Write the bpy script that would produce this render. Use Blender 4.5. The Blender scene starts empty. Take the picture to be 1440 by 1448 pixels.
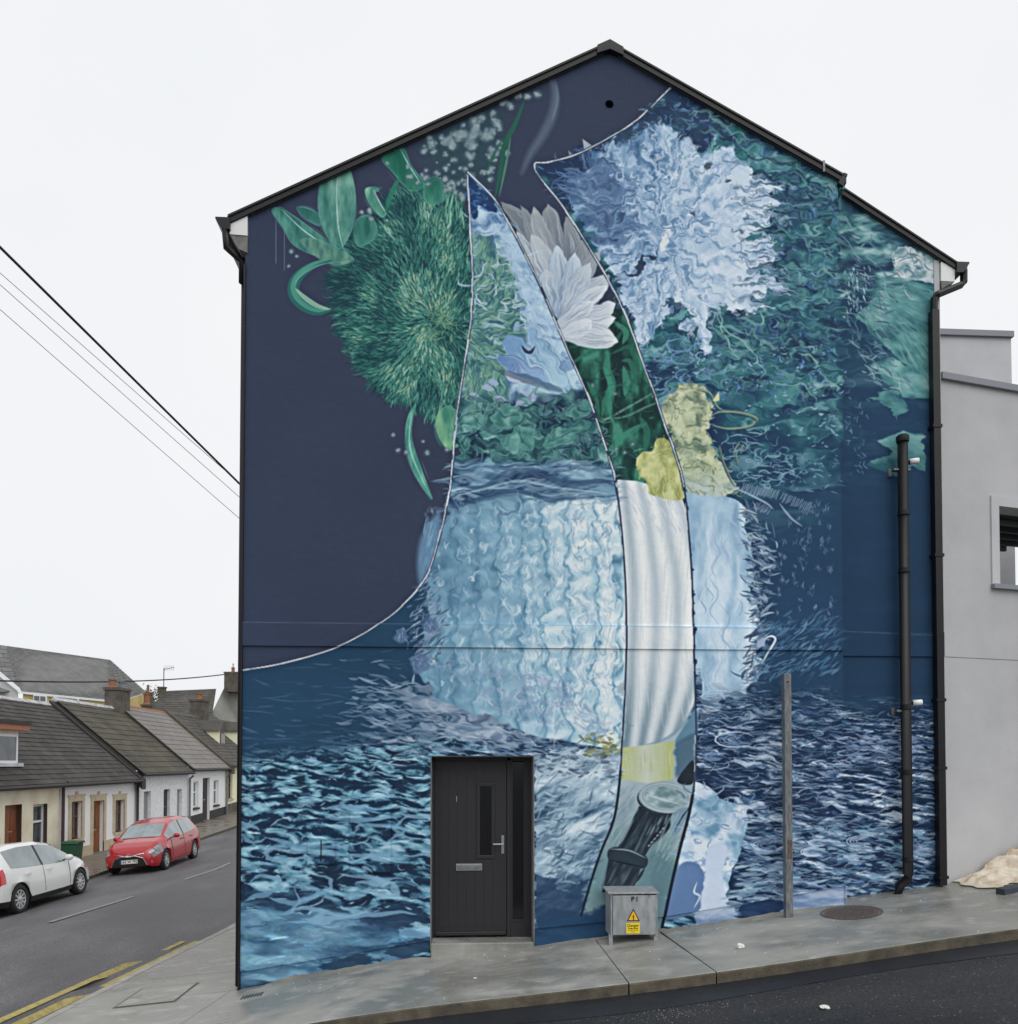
import bpy, bmesh, math, random, os
import numpy as np
from mathutils import Vector, Matrix, geometry
random.seed(5)
S = bpy.context.scene; COL = S.collection
R = math.radians
# ---------------------------------------------------------------- camera
EYE = 2.1; D = 9.15; FPX = 1080.0            # eye height above the door sill, metres to the gable, focal length in survey units
YAW, PITCH = R(3.2), R(1.4)
PPY = 1078-FPX*math.tan(PITCH)
cam = bpy.data.cameras.new("camera"); cob = bpy.data.objects.new("camera", cam); COL.objects.link(cob)
cam.sensor_fit = 'VERTICAL'; cam.sensor_height = 24; cam.sensor_width = 24*1440/1448
cam.lens = FPX/1448*24; cam.shift_x = 0; cam.shift_y = (PPY-724)/1448
cam.clip_start = .1; cam.clip_end = 3000
cob.location = (0, -D, EYE)
ROT = Matrix.Rotation(-YAW, 3, 'Z') @ Matrix.Rotation(math.pi/2+PITCH, 3, 'X')
cob.rotation_euler = ROT.to_euler()
S.camera = cob
ROTN = np.array(ROT)
def ray(px, py): return ROT @ Vector(((px-720)/FPX, -(py-PPY)/FPX, -1))
def at(px, py, Y=0.):                          # the point of the plane y = Y surveyed at (px, py)
    r = ray(px, py); t = (Y+D)/r.y; return Vector((r.x*t, Y, EYE+r.z*t))
def atx(px, py, X):
    r = ray(px, py); t = X/r.x; return Vector((X, -D+r.y*t, EYE+r.z*t))
def onplane(px, py, p, n):
    r = ray(px, py); o = Vector((0, -D, EYE)); t = (p-o).dot(n)/r.dot(n); return o+r*t
# ---------------------------------------------------------------- overcast daylight
SUN_EL, SUN_AZ = R(50), R(152)                 # azimuth clockwise from +Y: behind the camera, a little to the right
w = bpy.data.worlds.new("World"); S.world = w; w.use_nodes = True
nt = w.node_tree; nt.nodes.clear()
sky = nt.nodes.new('ShaderNodeTexSky'); sky.sky_type = 'NISHITA'; sky.sun_disc = False
sky.sun_elevation = SUN_EL; sky.sun_rotation = SUN_AZ; sky.air_density = 2; sky.dust_density = 6; sky.altitude = 30
hs = nt.nodes.new('ShaderNodeHueSaturation'); hs.inputs['Saturation'].default_value = .12; hs.inputs['Value'].default_value = .35
nt.links.new(sky.outputs[0], hs.inputs['Color'])
# cloud layer: a pale even sheet with very soft mottling
tc = nt.nodes.new('ShaderNodeTexCoord'); nz = nt.nodes.new('ShaderNodeTexNoise'); nz.inputs['Scale'].default_value = 1.6; nz.inputs['Detail'].default_value = 4
cr = nt.nodes.new('ShaderNodeValToRGB'); cr.color_ramp.elements[0].position = .3; cr.color_ramp.elements[1].position = .75
cr.color_ramp.elements[0].color = (9.0, 9.25, 9.6, 1); cr.color_ramp.elements[1].color = (9.9, 10.0, 10.2, 1)
nt.links.new(tc.outputs['Generated'], nz.inputs['Vector']); nt.links.new(nz.outputs[0], cr.inputs[0])
mx = nt.nodes.new('ShaderNodeMix'); mx.data_type = 'RGBA'; mx.inputs[0].default_value = .93
nt.links.new(hs.outputs[0], mx.inputs[6]); nt.links.new(cr.outputs[0], mx.inputs[7])
bg = nt.nodes.new('ShaderNodeBackground'); bg.inputs['Strength'].default_value = .1
nt.links.new(mx.outputs[2], bg.inputs[0]); wo = nt.nodes.new('ShaderNodeOutputWorld'); nt.links.new(bg.outputs[0], wo.inputs[0])
sl_ = bpy.data.lights.new("sun", 'SUN'); sl_.energy = 1.35; sl_.angle = R(50); sl_.color = (1, .985, .96)
so = bpy.data.objects.new("sun", sl_); COL.objects.link(so); so.location = (0, -20, 30)
sd = Vector((math.sin(SUN_AZ)*math.cos(SUN_EL), math.cos(SUN_AZ)*math.cos(SUN_EL), math.sin(SUN_EL)))
so.rotation_euler = sd.to_track_quat('Z', 'Y').to_euler()
vs = S.view_settings; vs.view_transform = 'Standard'; vs.look = 'None'; vs.exposure = 0; vs.gamma = 1; vs.use_curve_mapping = False
S.cycles.max_bounces = 6; S.cycles.use_denoising = True
# ---------------------------------------------------------------- the mural, painted stroke by stroke into a numpy canvas
import numpy as np, math
X0, Y0, PW, PH = 325, 45, 1025, 1370          # painted field, in survey units (118 to the metre)
f32 = np.float32
rs = np.random.RandomState(7)
YY, XX = np.mgrid[0:PH, 0:PW].astype(f32)
XX += X0; YY += Y0
CV = np.zeros((PH, PW, 3), f32)
# periodic smooth noise table: 64 cells of 16 samples
def _table(seed):
    r = np.random.RandomState(seed); g = r.rand(64, 64).astype(f32)
    t = (np.arange(1024) / 16.0); i = t.astype(int); fr = t - i; w = (fr*fr*(3-2*fr)).astype(f32)
    a = g[i % 64] * (1-w)[:, None] + g[(i+1) % 64] * w[:, None]
    b = a[:, i % 64] * (1-w)[None] + a[:, (i+1) % 64] * w[None]
    return b
_T = [_table(s) for s in range(4)]
def N(x, y, s=0):                              # value noise 0..1, one unit = one cell
    T = _T[s % 4]
    x = x*16 + s*173.3; y = y*16 + s*91.7
    xi = np.floor(x).astype(np.int32); yi = np.floor(y).astype(np.int32)
    fx = x-xi; fy = y-yi; xi &= 1023; yi &= 1023; x1 = (xi+1) & 1023; y1 = (yi+1) & 1023
    return (T[yi, xi]*(1-fx)+T[yi, x1]*fx)*(1-fy) + (T[y1, xi]*(1-fx)+T[y1, x1]*fx)*fy
def F(x, y, s=0, o=3):
    v = 0; a = .5; n = 0
    for k in range(o):
        v = v + a*N(x*2**k, y*2**k, s+k*5+1); n += a; a *= .5
    return v/n
def ramp(v, *st):
    p = [q[0] for q in st]
    return np.stack([np.interp(v, p, [q[1][c]/255. for q in st]) for c in range(3)], -1).astype(f32)
def col(*c): return np.array(c, f32)/255
def sstep(a, b, x):
    t = np.clip((x-a)/(b-a), 0, 1); return t*t*(3-2*t)
def spl(pts, closed=False, n=6):
    p = np.array(pts, float); m = len(p); out = []
    for i in range(m if closed else m-1):
        if closed: a, b, c, d = p[i-1], p[i], p[(i+1) % m], p[(i+2) % m]
        else: a, b, c, d = p[max(i-1, 0)], p[i], p[i+1], p[min(i+2, m-1)]
        for k in range(n):
            t = k/n
            out.append(.5*((2*b)+(c-a)*t+(2*a-5*b+4*c-d)*t*t+(3*b-a-3*c+d)*t**3))
    if not closed: out.append(p[-1])
    return np.array(out)
def box(x0, y0, x1, y1):
    a, b = max(int(x0)-X0, 0), max(int(y0)-Y0, 0); c, d = min(int(x1)+2-X0, PW), min(int(y1)+2-Y0, PH)
    return (slice(b, max(d, b)), slice(a, max(c, a)))
def shape(poly, feather=1., warp=0., wx=20., wy=8., seed=3):
    """coverage of a polygon, with a wobbly painted edge"""
    poly = np.asarray(poly, float); m = feather+warp+2
    sl = box(poly[:, 0].min()-m, poly[:, 1].min()-m, poly[:, 0].max()+m, poly[:, 1].max()+m)
    x = XX[sl]; y = YY[sl]
    if x.size == 0: return sl, np.zeros(x.shape, f32)
    if warp:
        dx = (F(x/wx, y/wy, seed)-.5)*2*warp*1.6; dy = (F(x/wx, y/wy, seed+9)-.5)*2*warp*.8
        x = x+dx; y = y+dy
    ins = np.zeros(x.shape, bool); d2 = np.full(x.shape, 1e9, f32)
    for i in range(len(poly)):
        ax, ay = poly[i]; bx, by = poly[(i+1) % len(poly)]
        ex, ey = bx-ax, by-ay; L = ex*ex+ey*ey+1e-9
        t = np.clip(((x-ax)*ex+(y-ay)*ey)/L, 0, 1)
        d2 = np.minimum(d2, (x-ax-t*ex)**2+(y-ay-t*ey)**2)
        if by != ay: ins ^= ((ay > y) != (by > y)) & (x < ex*(y-ay)/ey+ax)
    d = np.sqrt(d2); d[~ins] *= -1
    return sl, sstep(-feather, feather, d).astype(f32)
def put(sl, a, c, alpha=1.):
    a = (a*alpha)[..., None]; CV[sl] = CV[sl]*(1-a)+c*a
def fill(poly, c, feather=1., warp=0., alpha=1., closed_spl=False, **k):
    if closed_spl: poly = spl(poly, True)
    sl, a = shape(poly, feather, warp, **k)
    cc = c(XX[sl], YY[sl]) if callable(c) else col(*c)
    put(sl, a, cc, alpha); return sl, a
def line(pts, c, w=1., alpha=1., taper=True, feather=.7, w2=None):
    """one brush stroke along a polyline"""
    p = np.asarray(pts, f32); m = max(w, w2 or w)+2
    sl = box(p[:, 0].min()-m, p[:, 1].min()-m, p[:, 0].max()+m, p[:, 1].max()+m)
    x = XX[sl]; y = YY[sl]
    if x.size == 0: return
    best = np.full(x.shape, 1e9, f32); tt = np.zeros(x.shape, f32); n = len(p)-1
    for i in range(n):
        ax, ay = p[i]; ex, ey = p[i+1]-p[i]; L = ex*ex+ey*ey+1e-6
        t = ((x-ax)*ex+(y-ay)*ey)/L; t = np.minimum(np.maximum(t, 0), 1)
        d = (x-ax-t*ex)**2+(y-ay-t*ey)**2
        k = d < best; best = np.where(k, d, best); tt = np.where(k, (i+t)/n, tt)
    ww = w*(1-(2*tt-1)**2*.85) if taper else (w if w2 is None else w+(w2-w)*tt)
    a = np.clip((ww-np.sqrt(best))/feather+.5, 0, 1)*alpha
    CV[sl] = CV[sl]*(1-a[..., None])+np.asarray(c, f32)*a[..., None]
def ell(cx, cy, a, b, r, n=28): return [(cx+a*math.cos(t)*math.cos(r)-b*math.sin(t)*math.sin(r), cy+a*math.cos(t)*math.sin(r)+b*math.sin(t)*math.cos(r)) for t in np.linspace(0, 2*math.pi, n, endpoint=False)]
def dash(x, y, ang, L, w, c, bend=0., alpha=.9):
    dx, dy = math.cos(ang)*L/2, math.sin(ang)*L/2; nx, ny = -dy*bend, dx*bend
    line([(x-dx, y-dy), (x-dx*.4+nx*.8, y-dy*.4+ny*.8), (x+dx*.4+nx*.8, y+dy*.4+ny*.8), (x+dx, y+dy)], c, w, alpha)
def warp(poly, amp, sx, sy, seed, feather=8., ay=None, o=2):
    """drag the wet paint about: everything in the polygon is displaced by smooth noise"""
    ay = amp if ay is None else ay; sl, a = shape(poly, feather); x = XX[sl]; y = YY[sl]
    dx = (F(x/sx, y/sy, seed, o)-.5)*3.2*amp*a; dy = (F(x/sx, y/sy, seed+2, o)-.5)*3.2*ay*a
    u = np.clip(x+dx-X0, 0, PW-1.01); v = np.clip(y+dy-Y0, 0, PH-1.01); ui = u.astype(int); vi = v.astype(int); fu = (u-ui)[..., None]; fv = (v-vi)[..., None]
    CV[sl] = (CV[vi, ui]*(1-fu)+CV[vi, ui+1]*fu)*(1-fv)+(CV[vi+1, ui]*(1-fu)+CV[vi+1, ui+1]*fu)*fv
def inside(poly, n, j=4.):
    """n random points in a polygon"""
    poly = np.asarray(poly, float); lo = poly.min(0); hi = poly.max(0); out = []
    while len(out) < n:
        q = lo+rs.rand(n*2, 2)*(hi-lo); ins = np.zeros(len(q), bool)
        for i in range(len(poly)):
            ax, ay = poly[i]; bx, by = poly[(i+1) % len(poly)]
            if by != ay: ins ^= ((ay > q[:, 1]) != (by > q[:, 1])) & (q[:, 0] < (bx-ax)*(q[:, 1]-ay)/(by-ay)+ax)
        out += list(q[ins])
    return [q+rs.normal(0, j, 2) for q in out[:n]]
def mixc(*cs):
    w = rs.dirichlet(np.ones(len(cs))*.7); return sum(col(*c)*a for c, a in zip(cs, w))
def petal(base, tip, width, c0, c1, bend=0., edge=(205, 212, 222), n=10, dark=(90, 105, 130), belly=.6, ea=.6):
    b = np.array(base, float); t = np.array(tip, float); ax = t-b; L = np.hypot(*ax); ax /= L; nr = np.array([-ax[1], ax[0]])
    def pt(s, v): return b+ax*L*s+nr*(v*width*.5*(max(0, math.sin(math.pi*(.04+.96*s**1.25)))**.62 if s < 1 else 0)+bend*L*s*(1-s))
    l = [pt(s, 1) for s in np.linspace(0, 1, 12)]; r = [pt(s, -1) for s in np.linspace(1, 0, 12)]
    A, B = col(*c0), col(*c1)
    def cf(x, y):
        s = np.clip(((x-b[0])*ax[0]+(y-b[1])*ax[1])/L, 0, 1); v = ((x-b[0])*nr[0]+(y-b[1])*nr[1])/width
        g = np.clip(s+.25*(N(v*9+3, s*1.5, 2)-.5)+.1*v, 0, 1)[..., None]
        return A*(1-g)+B*g
    fill(l+r, cf, .9)
    for k in range(n):
        v = rs.uniform(-.8, .8); s0 = rs.uniform(.05, .5); s1 = rs.uniform(s0+.2, .97)
        c = col(*(edge if rs.rand() < .55 else dark))
        line([pt(s, v) for s in np.linspace(s0, s1, 5)], c, .8, .28)
    line(l, col(*edge), .9, ea, feather=.8); line(r, col(*dark), .8, ea*.8)

# ---- outlines of the shards of glass
L1 = spl([(661, 243), (665, 330), (668, 385), (667, 440), (661, 490), (650, 560), (643, 620), (638, 680), (630, 722), (620, 765), (604, 812), (580, 845), (540, 880), (480, 914), (400, 938), (335, 949)])
L2 = spl([(661, 243), (700, 282), (725, 325), (760, 395), (783, 448), (805, 500), (830, 555), (850, 610), (866, 660), (872, 690), (879, 745), (885, 830), (886, 920), (883, 1000), (880, 1050), (876, 1110), (868, 1160), (850, 1205), (835, 1250), (822, 1295)])
L3 = spl([(952, 120), (930, 142), (900, 170), (860, 195), (815, 218), (775, 229), (757, 231), (762, 248), (795, 290), (830, 345), (860, 395), (885, 445), (905, 500), (925, 555), (940, 600), (955, 640), (968, 690), (975, 760), (979, 820), (981, 900), (983, 960), (985, 1040), (983, 1100), (975, 1150), (962, 1200), (948, 1260), (935, 1325)])
NAVY, DEEP = (53, 61, 82), (37, 66, 91)

# ---- 0. grounds
g = F(XX/160, YY/120, 4)[..., None]
CV[:] = col(*NAVY)*(.97+.07*g)
low = list(L1[::-1][:60])+[(1400, 600), (1400, 1450), (300, 1450), (300, 949)]
sl, a = shape(list(L1[50:][::-1])+[(660, 560), (1400, 560), (1400, 1450), (300, 1450), (300, 952)], 1)
dn = F(XX[sl]/140, YY[sl]/50, 9)[..., None]
put(sl, a, col(*DEEP)*(.93+.14*dn))
# right shard: teal marbled water
R3 = list(L3)+[(1400, 1450), (1400, 60)]
slR, aR = shape(R3, 1)
x, y = XX[slR], YY[slR]
wx = (F(x/55, y/26, 2)-.5)*60; wy = (F(x/60, y/22, 6)-.5)*30
m = F((x+wx)/46, (y+wy)/11, 11, 4)
fil = np.abs(F((x+wx)/60, (y+wy*1.6)/17, 21, 3)-.5)
tq = ramp(m, (0, (34, 48, 78)), (.36, (36, 60, 88)), (.46, (38, 78, 96)), (.56, (50, 100, 110)), (.66, (76, 132, 138)), (.8, (126, 166, 176)))
pl = (col(39, 65, 93)*(.95+.1*F(x/150, y/40, 3)[..., None]))
# how marbled: strong at the top, calm near the middle right
k = 1-sstep(560, 830, y+(x-1000)*.25+60*(F(x/70, y/50, 8)-.5)); k = np.clip(k, 0, 1)
k = np.where(x > 1188, k*(1-sstep(300, 420, y)*.75), k)
cR = pl*(1-k[..., None])+tq*k[..., None]
ff = (1-sstep(.0, .022, fil))*k*.55*(F(x/40, y/30, 31) > .5)
cR = cR*(1-ff[..., None])+col(120, 168, 176)*ff[..., None]
CV[slR] = CV[slR]*(1-aR[..., None])+cR*aR[..., None]
# horizontal teal brush strokes in the upper right
for px, py in inside([(1000, 150), (1190, 260), (1190, 640), (1040, 560), (930, 520), (1010, 430), (1090, 400), (1060, 220)], 1500):
    calm = 1-sstep(480, 680, py+(px-1000)*.3)
    if rs.rand() > calm+.15: continue
    c = mixc((30, 50, 78), (40, 92, 98), (78, 142, 138), (120, 170, 172), (58, 82, 130))
    dash(px, py, rs.normal(.12, .35), rs.uniform(6, 26), rs.uniform(.5, 1.7), c, rs.uniform(-.5, .5), .65)
# curling lines
def curls(poly, n, cs, L=(10, 30), w=(.5, 1.3), turn=.5, a0=0., alpha=.7, sx=1.5):
    for px, py in inside(poly, n):
        a = a0+rs.normal(0, .5)+(math.pi if rs.rand() < .5 else 0); pts = [(px, py)]; t = rs.normal(0, turn)
        for k in range(rs.randint(4, 9)):
            s = rs.uniform(*L)/6; px += math.cos(a)*s*sx; py += math.sin(a)*s; a += t+rs.normal(0, turn*.7); pts.append((px, py))
        line(pts, mixc(*cs), rs.uniform(*w), alpha)
curls([(960, 130), (1190, 260), (1190, 420), (1090, 300), (1050, 210), (960, 180)], 120, [(60, 120, 122), (96, 156, 158), (90, 120, 185), (42, 92, 90)])
curls([(1060, 420), (1190, 330), (1190, 620), (1050, 540), (1010, 470)], 150, [(70, 132, 128), (125, 170, 150), (100, 130, 185), (30, 50, 75)], L=(14, 40))
curls([(895, 500), (1010, 500), (1040, 560), (940, 590)], 130, [(110, 145, 195), (150, 175, 205), (60, 120, 120), (25, 45, 60)], L=(8, 26), turn=.8)
warp([(930, 100), (1250, 240), (1184, 680), (930, 640)], 8, 26, 16, 5, 14)
for px, py in inside([(940, 140), (1190, 260), (1190, 560), (1010, 560), (1060, 420), (1080, 260)], 130):
    dash(px, py, rs.uniform(0, 3), rs.uniform(2, 6), rs.uniform(1, 2.4), mixc((90, 125, 190), (150, 180, 210), (60, 95, 160)), .5, .75)
# top corner of the shard: navy with blue marks
fill([(952, 120), (1040, 165), (1000, 205), (930, 178), (880, 200), (830, 235), (830, 330), (757, 231), (815, 218), (900, 170)], (38, 54, 84), 3, 6, .8)
curls([(950, 128), (1030, 172), (1010, 200), (950, 185), (890, 195), (905, 170)], 70, [(92, 130, 190), (130, 160, 205), (50, 100, 110)], L=(6, 20), turn=.9)
curls([(765, 235), (860, 205), (840, 330)], 90, [(80, 112, 165), (120, 150, 195), (30, 45, 75)], L=(10, 26), turn=.3)

# ---- big white flower seen through water
BF = [(909, 185), (928, 178), (948, 183), (960, 201), (983, 209), (1008, 212), (1037, 205), (1045, 220), (1056, 236), (1063, 252), (1085, 257), (1109, 268), (1079, 271), (1104, 287), (1079, 297), (1091, 309), (1079, 325), (1060, 332), (1088, 340), (1101, 357), (1091, 372), (1060, 379), (1085, 391), (1123, 408), (1082, 408), (1082, 418), (1047, 421), (1098, 434), (1037, 441), (1011, 434), (1007, 447), (1006, 463), (1002, 479), (1008, 500), (997, 503), (992, 479), (968, 466), (986, 451), (964, 447), (951, 427), (943, 418), (943, 447), (932, 466), (909, 487), (900, 488), (892, 447), (877, 405), (868, 389), (849, 364), (829, 325), (804, 290), (806, 262), (842, 217), (868, 204), (887, 197)]
def bigflower(x, y):
    r = np.hypot(x-938, y-345); th = np.arctan2(y-345, x-938)
    wx = (F(x/22, y/26, 5)-.5)*34; wy = (F(x/24, y/24, 15)-.5)*30
    q = np.arctan2(y+wy-345, x+wx-938)
    pet = N(q*4.2+20, r/130, 6)*.5+N(q*9+40, r/60, 9)*.3
    mar = .5+.5*np.sin((F((x+wx)/30, (y+wy)/30, 12, 3))*46)
    light = np.clip(.45+.0030*(x-905)+.0012*(y-330), .05, .95)
    st = .5+.5*np.sin(q*26+6*N(q*5, r/50, 8))
    v = .46*light+.26*pet+.12*mar+.28*st*(.4+.6*sstep(10, 60, r))-.04+.2*(F(x/60, y/50, 2)-.5)+.02
    return ramp(v, (.1, (50, 78, 112)), (.28, (86, 120, 154)), (.42, (126, 156, 186)), (.56, (160, 184, 206)), (.74, (188, 204, 218)), (1, (208, 218, 226)))
fill(BF, bigflower, 1.2, 5, wx=26, wy=7, seed=12)
for px, py in inside([(b[0]*.97+28, b[1]*.97+10) for b in BF], 1150):
    th = math.atan2(py-345, px-938); r = math.hypot(px-938, py-345)
    if px < 900 and 240 < py < 370: th = rs.normal(0, .25)
    lt = .3+.0028*(px-900)+.001*(py-340)
    c = mixc((214, 220, 232), (185, 198, 220), (200, 210, 226)) if rs.rand() < lt+.2 else mixc((74, 108, 148), (108, 144, 180), (98, 126, 160), (52, 82, 118))
    pts = []; a = th+rs.normal(0, .3); qx, qy = px, py; ph = rs.uniform(0, 6)
    for k2 in range(7):
        pts.append((qx, qy)); a2 = a+math.sin(ph+k2*1.5)*.8; s = rs.uniform(2, 4.2); qx += math.cos(a2)*s; qy += math.sin(a2)*s
    line(pts, c, rs.uniform(.6, 1.5), .6)
# fringe of the petals to the right, and dark gaps
for px, py in inside([(1040, 215), (1120, 270), (1110, 420), (1050, 440)], 170):
    dash(px, py, rs.normal(.1, .15), rs.uniform(8, 34), rs.uniform(.6, 1.8), mixc((190, 202, 222), (150, 168, 200), (40, 60, 92), (60, 100, 118)), rs.uniform(-.2, .2), .75)
for px, py in inside([(806, 250), (870, 215), (900, 330), (850, 350)], 260):
    dash(px, py, rs.normal(.08, .2), rs.uniform(12, 44), rs.uniform(.8, 3.0), mixc((40, 58, 92), (80, 112, 154), (112, 142, 178), (140, 164, 194), (60, 80, 112)), rs.uniform(-.2, .2), .7)
line(spl([(935, 352), (925, 368), (910, 378), (902, 390), (890, 396), (870, 392)]), col(36, 48, 74), 2.4, .85)
line(spl([(943, 418), (950, 424), (946, 440)]), col(48, 74, 98), 5, .8)
fill(spl([(930, 322), (938, 330), (946, 338), (950, 352), (938, 350), (932, 340)], True), (205, 212, 215), 1, 1)
for e in [(1005, 233, 9, 4), (1036, 249, 8, 3), (985, 303, 4, 5)]:
    fill([(e[0]+e[2]*math.cos(t), e[1]+e[3]*math.sin(t)) for t in np.linspace(0, 6.1, 12)], (62, 72, 88), 1.2, 1, .8)
warp([(800, 180), (1075, 180), (1060, 440), (1000, 470), (880, 500)], 8.5, 19, 21, 9, 12, 9)
warp([(800, 180), (1130, 180), (1130, 440), (1000, 510), (880, 500)], 2.6, 7, 6, 14, 12)
curls([(890, 200), (1000, 200), (1050, 300), (1030, 430), (910, 470), (900, 380), (930, 330), (850, 260)], 70, [(215, 222, 232), (222, 228, 236), (120, 140, 185), (100, 118, 165)], L=(9, 24), turn=.75, w=(.6, 1.5), sx=1.0, alpha=.75)
# net of ripples under the flower
for k2 in range(26):
    cx, cy = inside([(895, 490), (1000, 480), (1035, 545), (935, 590)], 1)[0]; r1 = rs.uniform(5, 14)
    line([(cx+r1*1.4*math.cos(t)+rs.normal(0, 1), cy+r1*.8*math.sin(t)+rs.normal(0, 1)) for t in np.linspace(rs.uniform(0, 3), rs.uniform(4, 6.5), 9)], mixc((120, 150, 195), (165, 185, 210), (70, 100, 150)), rs.uniform(.6, 1.3), .75)
for w0 in ([(1012, 440), (1018, 455), (1030, 470), (1048, 480), (1062, 490), (1070, 505), (1078, 520), (1080, 530), (1076, 540)], [(1016, 440), (1022, 452), (1020, 465), (1030, 480), (1034, 495), (1050, 500)], [(1075, 440), (1080, 452), (1076, 462)], [(1095, 540), (1110, 545), (1135, 545), (1150, 555), (1162, 572)], [(1130, 500), (1150, 505), (1162, 520)]):
    line(spl(w0), col(125, 165, 160), 1.4, .85)

for k2 in range(130):
    cx, cy = inside([(1085, 300), (1186, 290), (1186, 560), (1040, 540), (1010, 470), (1090, 430)] if k2 % 3 else [(945, 135), (1040, 165), (1180, 250), (1186, 330), (1100, 250), (1040, 190)], 1, 10)[0]
    L_ = rs.uniform(14, 48); ph = rs.uniform(0, 6.28); am = rs.uniform(1.5, 5); n_ = 9
    pts = [(cx+L_*(k/n_-.5), cy+am*math.sin(ph+k*.9)+L_*.12*(k/n_-.5)*2) for k in range(n_+1)]
    line(spl(pts, n=3), mixc((110, 160, 158), (150, 184, 184), (70, 124, 126)) if rs.rand() < .6 else mixc((26, 40, 62), (32, 62, 74)), rs.uniform(.8, 2.6), .55)
warp([(935, 100), (1250, 240), (1184, 640), (1000, 640), (1000, 520), (1110, 440), (1120, 250), (1040, 180), (960, 175)], 4.5, 17, 10, 8, 8)
warp([(960, 560), (1184, 560), (1184, 700), (1060, 700)], 6, 22, 12, 5, 14)
for px, py in inside([(890, 495), (1010, 485), (1190, 500), (1190, 640), (1060, 600), (930, 560)], 150): dash(px, py, rs.normal(0, .5), rs.uniform(3, 9), rs.uniform(.7, 1.6), mixc((130, 160, 190), (90, 130, 160), (160, 186, 200)), .4, .7)
# ---- yellow blossoms beyond the glass
YF = [(960, 545), (985, 541), (1003, 552), (1000, 565), (1012, 572), (1003, 590), (1002, 615), (1010, 640), (1030, 668), (1045, 690), (1020, 712), (975, 715), (967, 690), (955, 640), (940, 600), (935, 575), (945, 560)]
def yel(x, y):
    v = F((x+18*F(x/15, y/12, 3))/14, (y+16*F(x/13, y/15, 5))/13, 7, 3)
    c = ramp(v, (.25, (100, 118, 104)), (.4, (142, 158, 134)), (.55, (176, 186, 156)), (.75, (198, 204, 174)))
    t = sstep(655, 700, y)[..., None]; return c*(1-t)+col(176, 192, 192)*t*.9+c*t*.1
fill(YF, yel, 1, 4, wx=14, wy=9)
for px, py in inside(YF, 240):
    dash(px, py, rs.uniform(-.6, 1.2), rs.uniform(5, 16), rs.uniform(.5, 1.3), mixc((196, 204, 164), (214, 214, 180), (70, 92, 90), (168, 176, 120)), rs.uniform(-.8, .8), .6)
curls(YF, 60, [(84, 100, 86), (120, 132, 100), (206, 212, 184)], L=(8, 22), turn=.6, w=(.6, 1.4), sx=1.2, alpha=.7)
warp(YF, 4, 12, 10, 3, 6)
for w0 in ([(1003, 590), (1020, 582), (1050, 584), (1070, 592), (1062, 602), (1030, 606), (1006, 600)], [(985, 548), (1003, 555), (1012, 572), (1022, 580)], [(1018, 630), (1022, 650), (1030, 670), (1040, 688)], [(1046, 625), (1040, 640), (1044, 656)], [(1052, 628), (1048, 642)]):
    line(spl(w0), col(130, 146, 126), 2.2, .85); line(spl(w0)+[0, 2.5], col(40, 60, 78), 1.2, .6)
fill([(1008, 566), (1017, 554), (1018, 566), (1012, 568)], (190, 196, 160), .8)
curls([(1060, 600), (1120, 640), (1140, 690), (1060, 680), (1010, 640)], 90, [(110, 150, 170), (80, 120, 140), (150, 180, 190)], L=(10, 24), a0=.5, turn=.5)

# ---- vase beyond the glass (right): pale blue
VR = [(966, 695), (990, 700), (1020, 702), (1045, 706), (1058, 722), (1052, 745), (1062, 760), (1068, 800), (1060, 830), (1072, 860), (1078, 890), (1066, 915), (1076, 935), (1068, 960), (1050, 985), (1020, 992), (1008, 1010), (1020, 1025), (984, 1028), (983, 960), (980, 880), (978, 800)]
def vr(x, y):
    v = F((x+22*F(x/16, y/40, 2))/20, y/70, 8, 3)+.22*(F(x/10, y/16, 5)-.5)
    return ramp(v, (.2, (128, 160, 186)), (.42, (160, 188, 208)), (.6, (186, 206, 220)), (.8, (206, 218, 226)))
fill(VR, vr, 1, 5, wx=12, wy=10, seed=5)
for k2 in range(26):
    px = rs.uniform(992, 1060); py = rs.uniform(715, 930); p = [(px+5*math.sin(j*.9+k2)+rs.normal(0, 1), py+j*7) for j in range(rs.randint(5, 12))]
    line(spl(p), mixc((110, 145, 178), (205, 216, 224), (150, 176, 205)), rs.uniform(.7, 1.8), .55)
for px, py in inside([(1050, 705), (1095, 760), (1080, 960), (1050, 980), (1064, 900), (1058, 800)], 330):
    dash(px, py, rs.normal(-.4 if py > 850 else .4, .5), rs.uniform(5, 24), rs.uniform(.6, 2.2), mixc((160, 186, 205), (200, 214, 222), (30, 48, 76), (60, 84, 116), (38, 60, 90)), rs.uniform(-.3, .3), .8)
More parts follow.
